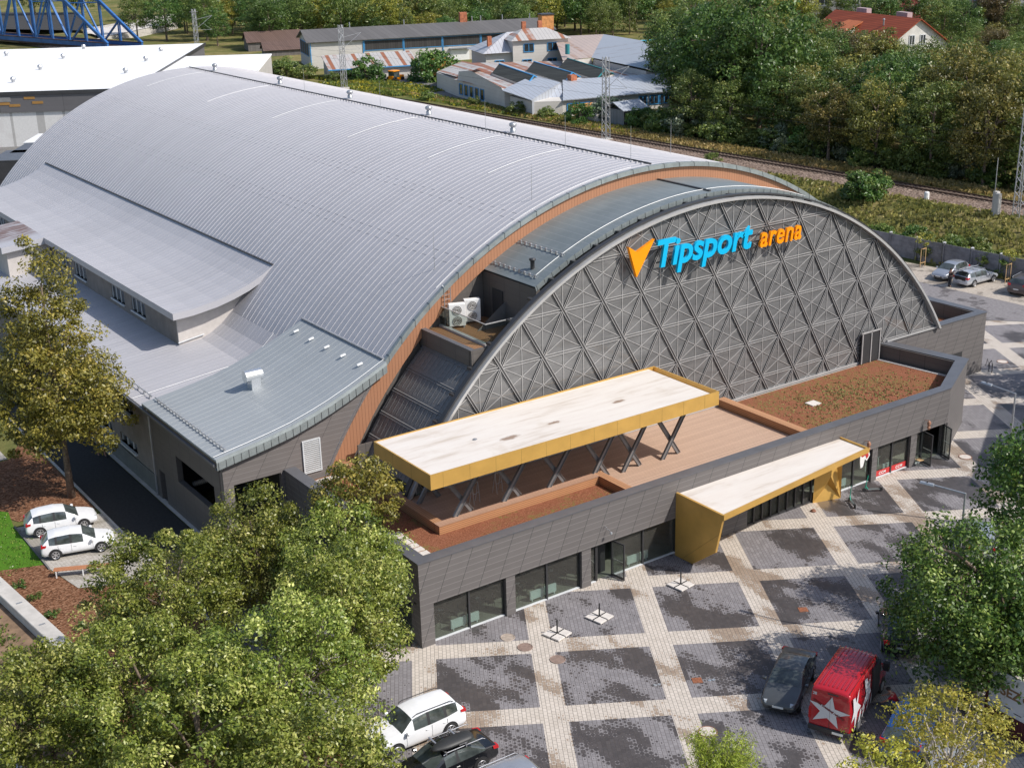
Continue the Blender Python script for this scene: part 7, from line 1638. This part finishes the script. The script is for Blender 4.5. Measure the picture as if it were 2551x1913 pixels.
def skylight(p0, p1, p2, i):       # ridge: eave corner left, apex, right lower corner (from the photo)
    (ax, ay), (bx, by), (cx_, cy_) = p0, p1, p2
    mb = MB(); w = Vector((bx-ax, by-ay, 0)); l = Vector((cx_-bx, cy_-by, 0)); A0 = Vector((ax, ay, 6.0)); R0 = Vector(((ax+bx)/2, (ay+by)/2, 7.25)); B0 = Vector((bx, by, 6.0))
    mb.hexa([tuple(A0-Vector((0, 0, .5))), tuple(B0-Vector((0, 0, .5))), tuple(B0+l-Vector((0, 0, .5))), tuple(A0+l-Vector((0, 0, .5)))], [tuple(A0), tuple(B0), tuple(B0+l), tuple(A0+l)])
    s = mb.build('skylight_curb', M['fwall'], sw); mb = MB(); mb.poly([tuple(A0), tuple(A0+l), tuple(R0+l), tuple(R0)][::-1]); mb.poly([tuple(B0), tuple(B0+l), tuple(R0+l), tuple(R0)]); mb.poly([tuple(A0), tuple(B0), tuple(R0)]); mb.poly([tuple(A0+l), tuple(B0+l), tuple(R0+l)]); g = mb.build('skylight_glazing', M['skyl'], sw)
    mb = MB(); mb.bar(R0, R0+l, .22, .12); mb.bar(A0+l, R0+l, .2, .15); mb.bar(B0+l, R0+l, .2, .15); mb.build('skylight_trim', M['bluetrim' if i != 2 else 'teal'], g)
skylight((107.5, 152.5), (113.8, 156.8), (108.0, 138.0), 0); skylight((113.6, 150.5), (120.4, 155.0), (115.2, 136.6), 1); skylight((121.0, 150.6), (128.0, 154.6), (121.8, 135.6), 2)
p = (126.6, 155.3, 7.6); MB().tube([p, (p[0], p[1], 9.4)], .45, 10).build('teal_flue', M['teal'], sw); MB().box(109.0, 110.2, 131.0, 132.1, 5.6, 7.3).build('chimney', M['brick'], sw)
af = Fr((99.86, 152.0), (-2.9, -18.6))
for u in (1.0, 3.2, 5.4, 7.6, 9.8): fwindow(af, u, u+1.3, 0, 3.3, 5.0, sw, 'winglass')
# front lean-to wings
fwg = thing('front_factory_wing', 'low pale factory wing with a blue-grey tin roof and blue window frames', 'factory wing', (108, 125, GZ))
mb = MB(); mb.prism([(97.1, 131.8), (95.9, 123.6), (99.9, 121.3), (118.6, 117.3), (126.2, 127), (108.8, 132.6), (105, 136.5)], GZ-.4, 5.0); mb.build('wall', M['fwall'], fwg)
mb = MB(); mb.slab([(96.4, 133.2, 5.9), (95.2, 123.2, 5.4), (104.2, 127.6, 6.9), (106.8, 138.8, 6.9)], .15); mb.slab([(99.6, 120.8, 5.2), (118.8, 116.8, 5.2), (126.4, 126.9, 6.5), (108.4, 132.6, 6.5)], .15); mb.poly([(95.4, 123.3, 2.4), (100.1, 121.0, 2.4), (104.2, 127.4, 6.8), (95.4, 123.3, 5.3)]); mb.build('roof', M['tinB'], fwg)
bf2 = Fr((99.9, 121.3), (18.7, -4.0))
for u0, u1 in ((.8, 4.6), (13.6, 14.9), (15.6, 17.0), (17.4, 18.9)): fwindow(bf2, u0, u1, 0, 3.3, 4.4 if u0 < 2 else 4.6, fwg, 'winglass', posts=1)
# tin shed, pale box, crates and boards
ts = thing('striped_tin_shed', 'small dark-roofed shed with vertical striped tin walls behind the lattice mast', 'shed', (100.5, 107.5, GZ)); MB().box(99.3, 103.4, 105.4, 109.4, GZ-.2, 5.2).build('wall', M['striped'], ts); mb = MB(); mb.slab([(98.8, 104.8, 5.2), (103.9, 104.8, 5.2), (103.9, 107.4, 6.3), (98.8, 107.4, 6.3)], .1); mb.slab([(103.9, 110, 5.2), (98.8, 110, 5.2), (98.8, 107.4, 6.3), (103.9, 107.4, 6.3)], .1); mb.build('roof', M['tin2'], ts)
tag(MB().box(98.6, 101.2, 111.5, 115.0, GZ-.1, 4.0).build('storage_box', M['concrete'], bevel=.05), 'pale storage box with a flat lid beside the striped tin shed', 'storage box')
o = thing('leaning_boards', 'brown and orange boards leaning on the factory wing wall', 'boards', (102, 117.5, GZ)); mb = MB(); mb.slab([(101, 119.5, 2.4), (102.2, 119.2, 2.4), (102.2, 119.9, 4.4), (101, 120.2, 4.4)], .08); mb.build('brown_board', M['brick'], o); mb = MB(); mb.slab([(103, 119, 2.4), (104.3, 118.7, 2.4), (104.3, 119.4, 4.5), (103, 119.7, 4.5)], .08); mb.build('orange_board', M['brickorange'], o)
def crates():
    first = None; i = 0
    for cx_, cy_, nz in ((113.2, 184.5, 2), (115.2, 183.9, 2), (117.2, 183.2, 2), (119.2, 182.6, 1), (113.0, 181.5, 3), (114.6, 179.6, 3), (121.4, 182, 1)):
        for kz in range(nz):
            lab = 'orange wooden pallet crate in the factory yard stack, layer %s' % ['one', 'two', 'three'][kz]
            if first is None: first = local_thing('pallet_crate', lab, 'crate', (cx_, cy_, GZ+.1), -.31, 'orange pallet crates in the factory yard'); MB().box(-.9, .9, -.9, .9, .12, 1.25).build('crate_side', M['cratewood'], first); MB().box(-.8, .8, -.8, .8, 1.252, 1.27).build('crate_inside', M['dark'], first); mb = MB(); [mb.box(-.9, .9, v-.08, v+.08, 0, .118) for v in (-.8, 0, .8)]; mb.build('skids', M['cratewood'], first)
            else: dup(first, (cx_, cy_, GZ+.1+1.28*kz), -.31, lab)
crates()
yt = local_thing('yard_tractor', 'small orange-roofed yard tractor half hidden by weeds', 'tractor', (103.5, 180.5, GZ), .3)
MB().box(-.9, .9, -.8, .8, 2.1, 2.3).build('cab_roof', M['signorange'], yt, bevel=.05); MB().box(-.8, .8, -.7, .7, 1.0, 2.1).build('cab_glass', M['carglass'], yt); MB().box(-1, 2.2, -.6, .6, .5, 1.3).build('hood', M['signorange'], yt)
for x in (-.6, 1.6):
    for y in (-.9, .7): MB().tube([(x, y, .6), (x, y+.25, .6)], .6 if x < 0 else .4, 14).build('wheel', M['tyre'], yt)
sheet('factory_yard', [(97, 186), (125, 196), (132, 190), (112, 170), (103, 150), (99.0, 128), (95.5, 128), (98, 160)], 2.70, M['oldasphalt'])
# small roofs beyond
for lab, x, y, a, b, h, r, m in (('small garden house with a bright turquoise roof behind the hall', 161, 177, 9, 6, 4.6, 5.8, 'turq'), ('small garden house with a dark red roof behind the hall', 158, 190, 6, 5, 4.4, 6.2, 'darkred2')):
    o = thing('garden_house', lab, 'house', (x, y, GZ)); f4 = Fr((x, y), E1); mb = MB(); f4.box(mb, 0, a, 0, b, 2, h); mb.poly([f4(a, 0, h), f4(a, b, h), f4(a, b/2, r)]); mb.build('wall', M['fwall'], o); mb = MB(); mb.slab([f4(-.3, -.4, h), f4(a+.3, -.4, h), f4(a+.3, b/2, r), f4(-.3, b/2, r)], .1); mb.slab([f4(a+.3, b+.4, h), f4(-.3, b+.4, h), f4(-.3, b/2, r), f4(a+.3, b/2, r)], .1); mb.build('roof', M[m], o)
# ------------------------------------------------------------------ houses at the upper right
def house(label, o_, a_, L_, W_, h, r, wm, rm, wins=(), hip=False, base=2.3):
    o = thing('house', label, 'house', (*o_, base), 0, 'houses at the upper right'); f = Fr(o_, a_); mb = MB(); f.box(mb, 0, L_, 0, W_, base-.5, h)
    if not hip and r > h+.3: mb.poly([f(0, 0, h), f(0, W_, h), f(0, W_/2, r)][::-1]); mb.poly([f(L_, 0, h), f(L_, W_, h), f(L_, W_/2, r)])
    mb.build('wall', M[wm], o); mb = MB()
    if hip:
        m0, m1 = f(L_*.35, W_/2, r), f(L_*.65, W_/2, r); Q = [f(-.6, -.6, h), f(L_+.6, -.6, h), f(L_+.6, W_+.6, h), f(-.6, W_+.6, h)]; mb.poly([Q[0], Q[1], m1, m0]); mb.poly([Q[1], Q[2], m1]); mb.poly([Q[2], Q[3], m0, m1]); mb.poly([Q[3], Q[0], m0])
    elif r > h+.3: mb.slab([f(-.7, -.8, h-.25), f(L_+.7, -.8, h-.25), f(L_+.7, W_/2, r+.1), f(-.7, W_/2, r+.1)], .15); mb.slab([f(L_+.7, W_+.8, h-.25), f(-.7, W_+.8, h-.25), f(-.7, W_/2, r+.1), f(L_+.7, W_/2, r+.1)], .15)
    else: f.box(mb, -.4, L_+.4, -.4, W_+.4, h+.002, h+.35)
    rf = mb.build('roof', M[rm], o)
    for side, u, z0, w_, hh in wins:
        if side == 'f': mbx = f; v = 0; fwindow(f, u, u+w_, 0, z0, z0+hh, o, 'winglass', 'winframe', 1)
        else: g = Fr(f(L_, 0, 0)[:2] if side == 'r' else f(0, W_, 0)[:2], tuple(f.b)[:2] if side == 'r' else tuple(-f.b)[:2]); fwindow(g, u, u+w_, 0, z0, z0+hh, o, 'winglass', 'winframe', 1)
    return o, f, rf
o, f, rf = house('large house with a long red tiled roof and a white gable', (189.7, 155.1), (-.23, -.973), 27.7, 15.2, 6.0, 11.2, 'hwall', 'redtile', [('r', 5.6, 6.4, 1.1, 1.7), ('r', 8.2, 6.4, 1.1, 1.7), ('r', 4, 3.0, 1.3, 1.5), ('r', 10, 3.0, 1.3, 1.5)])
mb = MB(); f.box(mb, 6.5, 13.5, .6, 5, 6.5, 8.3); mb.build('dormer_wall', M['hwall'], o); mb = MB(); mb.slab([f(13.9, 0.2, 8.1), f(6.1, 0.2, 8.1), f(7.6, 6.4, 10.2), f(12.4, 6.4, 10.2)][::-1], .15); mb.build('dormer_roof', M['dormertile'], rf)
for u in (5.5, 19.0): mb = MB(); f.box(mb, u, u+3.6, 8.6, 9.8, 9.6, 12.0); mb.build('chimney', M['chimpink'], o)
MB().lathe(f(20, 5.0, 9.6), [(.15, 0), (.15, 1.1), (.3, 1.15), (0, 1.4)], 8).build('roof_pipe', M['galv'], o)
house('beige flat-roofed house with a pale green roof edge, left of the yellow-green trees', (221, 201), (.74, -.67), 15, 12, 10.3, 10.4, 'bwall', 'greenroof', [('f', 3, 7.2, 2, 1.7), ('f', 10.6, 7.4, 2.4, 1.8), ('f', 10.6, 3.6, 2.4, 1.8), ('f', 3, 3.6, 2, 1.7)])
house('grey block of flats with white windows above the red tiled roof', (221, 184), (.70, -.714), 16.5, 12, 15, 15.2, 'gwall', 'slate', [('f', 2.0, 9.4, 3.2, 2.2), ('f', 9.5, 9.4, 2.2, 2.2), ('f', 9.5, 5.4, 2.2, 2), ('f', 2, 5.4, 3.2, 2)])
house('narrow red-rendered wing beside the grey block of flats', (232.7, 172.1), (.70, -.714), 9.5, 11.5, 15, 15.2, 'redwall', 'slate')
house('yellowish house behind the dark spruces', (246, 158), (.7, -.714), 12, 10, 10, 13, 'hwall', 'slate', [('f', 3, 7, 2, 1.6)], True)
house('pale house with a grey hipped roof right of the spruces', (243.5, 146), (.7, -.714), 15, 12, 8.5, 13, 'hwall', 'slate', [('f', 3, 5.5, 1.6, 2), ('f', 8, 5.5, 1.6, 2)], True)
house('house with a faded red roof near the upper right corner', (250, 122), (.7, -.714), 14, 10, 9, 12.5, 'bwall', 'redtile', [('f', 4, 6, 1.6, 1.6)])
house('small house with an orange-red roof among the trees at the right edge', (186, 92), (.7, -.714), 9, 8, 6, 9, 'hwall', 'redtile')
# ------------------------------------------------------------------ white hall and yard left behind the arena
wh = thing('white_roofed_hall', 'big hall with a bright white flat roof and dark graphite upper wall', 'hall', (40, 190, 0)); WD = (.85, -.527); wf = Fr((-20, 200.7), (.849, -.5285))
# corner of the main roof near the arena sits at (44.2, 160.8)
Lm = 75.7
mb = MB(); wf.box(mb, 0, Lm, 0, 73, 8.3, 8.5); mb.build('roof', M['whitemem'], wh); mb = MB(); wf.box(mb, -.15, Lm+.15, -.15, .0, 8.1, 8.65); wf.box(mb, Lm, Lm+.15, 0, 73, 8.1, 8.65); mb.build('roof_edge', M['steel'], wh)
mb = MB(); wf.box(mb, .1, Lm-.1, .05, 72, 5.4, 8.298); mb.build('upper_wall', M['panelgrey'], wh); mb = MB(); wf.box(mb, .3, Lm-.3, .3, 71.8, 0, 5.398); mb.build('lower_wall', M['palepanel'], wh)
for u, z in ((52.5, 7.4), (50.2, 5.9), (59.0, 7.4), (55.0, 6.6), (56.6, 6.3), (60.2, 6.65), (44, 6.9), (40, 6.2)): mb = MB(); wf.box(mb, u, u+1.7, .0, .05, z, z+.4); mb.build('orange_panel', M['orangepanel'], wh)
mb = MB(); wf.box(mb, 55.2, 56.9, -.01, .05, 7.1, 7.8); mb.build('vent_panel', M['louvre'], wh)
lw = thing('white_roofed_annex', 'lower annex with a bright white flat roof, right of the big white hall', 'hall', (70, 187, 0)); mb = MB(); A_ = [(55.4, 179.3), (70.4, 169.8), (84.4, 193.9), (69.5, 203.3)]; mb.prism(A_, 8.1, 8.32); mb.build('roof', M['whitemem'], lw)
mb = MB(); mb.prism([(55.5, 179.4), (70.3, 170), (84.2, 193.8), (69.5, 203)], 0, 8.098); mb.build('wall', M['gwall'], lw)
def rvent(x, y, z):
    v = MB().lathe((x, y, z), [(.3, 0), (.3, .35), (.42, .4), (.5, .65), (.35, .9), (0, 1.0)], 10)
    return v
for (x, y) in ((60.1, 231.3), (44.2, 229.9), (51.0, 215.7), (41.8, 199.6), (32.7, 184.0), (61.0, 198.4), (51.3, 182.2), (24, 205)): rvent(x, y, 8.5).build('roof_vent', M['galv'], wh)
rvent(70.1, 214.4, 8.3).build('roof_vent', M['galv'], wh)
for (x, y, lab, m) in ((21.5, 141, 'grey tank-like container in the yard left of the vault', 'galv'), (17.5, 136.5, 'dark panelled container in the yard at the left edge', 'steel'), (25.5, 148.5, 'white flat-topped trailer in the yard behind the vault', 'white')):
    o = thing('yard_container', lab, 'container', (x, y, 0), 0, 'containers in the rear yard'); c = Fr((x-2, y), WD); mb = MB(); c.box(mb, 0, 4.5, 0, 8, .4, 3.9); mb.build('container_body', M[m], o); mb = MB(); c.box(mb, .3, 4.2, .3, 7.7, 0, .4); mb.build('chassis', M['black'], o); mb = MB(); c.box(mb, -.05, 4.55, -.05, 8.05, 3.9, 4.0); mb.build('container_roof', M['white' if m == 'white' else 'coping'], o)
sheet('rear_yard', [(-10, 95), (30, 95), (62, 110), (70, 165), (-20, 200), (-60, 200)], .01, M['oldasphalt'])
# ------------------------------------------------------------------ blue truss bridge and embankment beyond
br = thing('truss_bridge', 'blue steel truss railway bridge in the upper left corner', 'bridge', (80, 300, 3))
for E0_, nm in (((82.8, 284), 'front_truss'), ((89.5, 278.5), 'rear_truss')):
    D = Vector((-.26, .965, 0)); B0 = Vector((*E0_, 3.9)); top = lambda s: 4.3+min(s, 17)*.60 if s < 17 else 14.6+min(s-17, 23)*.10
    mb = MB(); S_ = [0, 8.9, 16.4, 24, 32, 40, 48, 56, 64, 72, 80]
    for i in range(len(S_)-1):
        a, b = S_[i], S_[i+1]; mb.bar(B0+D*a+Vector((0, 0, top(a)-3.9)), B0+D*b+Vector((0, 0, top(b)-3.9)), .55, .75)
    mb.build('top_chord', M['bridgeblue'], br)
    for i, s in enumerate(S_[1:]):
        for q in (-.35, .35): MB().bar(B0+D*(s+q)-Vector((0, 0, .3)), B0+D*(s+q)+Vector((0, 0, top(s)-4.2)), .28, .30).build('vertical_post', M['bridgeblue'], br)
    for i in range(1, len(S_)-1):
        a, b = S_[i], S_[i+1]
        if i % 2: a, b = b, a
        MB().bar(B0+D*a, B0+D*b+Vector((0, 0, top(b)-4.2)), .35, .4).build('diagonal', M['bridgeblue'], br)
    MB().bar(B0+D*0, B0+D*84, .5, 1.0).build('bottom_chord', M['bridgeblue'], br); mb = MB(); mb.bar(B0+D*0+Vector((0, 0, .62)), B0+D*84+Vector((0, 0, .62)), .7, .14); mb.build('rust_flange', M['girder'], br)
for s in (16.4, 32, 48): 
    D = Vector((-.26, .965, 0)); MB().bar(Vector((82.8, 284, 13.6))+D*s, Vector((89.5, 278.5, 13.6))+D*s, .25, .25).build('cross_brace', M['bridgeblue'], br)
mb = MB(); mb.prism([(82.8, 284), (89.5, 278.5), (68, 359), (61, 365)], 3.0, 3.6); mb.build('bridge_deck', M['girder'], br)
ew = thing('embankment_wall', 'long pale concrete embankment wall beyond the blue bridge', 'wall', (110, 335, 3)); mb = MB()
for (p, q) in (((91.5, 299), (106.0, 335.4)), ((106.0, 335.4), (132, 362.8))): pass
mb.bar((84, 300, 3.2), (120.5, 334.4, 3.2), .5, 2.0); mb.build('lower_wall', M['concrete'], ew); mb = MB(); mb.bar((92, 330, 3.6), (134, 366, 3.6), .6, 2.0); mb.build('upper_wall', M['concrete'], ew)
sheet('embankment_path', [(88, 303.5), (119, 333), (133, 362), (91, 327)], 4.35, M['slabs'])
sheet('road', [(200, 300), (262, 262), (275, 285), (215, 330)], 3.45, M['oldasphalt']); sheet('far_road', [(60, 380), (90, 330), (94, 332), (112, 400), (90, 430)], 4.4, M['asphalt'])
# far parked cars, too small to show their parts
def farcar(x, y, rz, m, lab, first=[None]):
    if first[0] is None or True:
        o = local_thing('parked_car', lab, 'car', (x, y, 3.5), R_(rz), 'distant cars behind the factory'); mb = MB(); mb.hexa([(-2.1, -.85, .3), (2.1, -.85, .3), (2.1, .85, .3), (-2.1, .85, .3)], [(-2.1, -.82, .9), (2.05, -.8, .8), (2.05, .8, .8), (-2.1, .82, .9)]); mb.build('body', m, o, bevel=.08)
        mb = MB(); mb.hexa([(-1.7, -.78, .9), (1.0, -.78, .86), (1.0, .78, .86), (-1.7, .78, .9)], [(-1.3, -.62, 1.45), (.3, -.62, 1.45), (.3, .62, 1.45), (-1.3, .62, 1.45)]); mb.build('windows', M['carglass'], o, bevel=.05)
        for wx in (-1.3, 1.3):
            for s in (-1, 1): MB().tube([(wx, s*.7, .32), (wx, s*.87, .32)], .32, 10).build('wheel', M['tyre'], o)
farcar(218, 322, -30, DGR, 'dark car on the far road behind the factory'); farcar(226, 312, -30, WHT, 'white car on the far road beside the dark one'); farcar(243, 298, -30, WHT, 'white car furthest right on the far road')
# house just outside the right edge whose shadow reaches the plaza
o = thing('neighbouring_house', 'neighbouring building outside the right edge casting its shadow over the plaza', 'building', (56, -16, 0)); mb = MB(); mb.prism([(44.5, -14.4), (52, -27), (68, -19), (57.5, -6.8)], 0, 12.0); mb.build('wall', M['gwall'], o); mb = MB(); mb.prism([(44.2, -14.3), (51.9, -27.4), (68.4, -19.2), (57.7, -6.4)], 12.003, 12.4); mb.build('roof', M['slate'], o)
tree('tree outside the right edge whose crown shades the plaza corner', (60.5, -1.5, 0), 11, 4, 7, 7000, 'leaf_mid', 91, clumps=80, csize=1.2, leaf=.4, tr=.25)
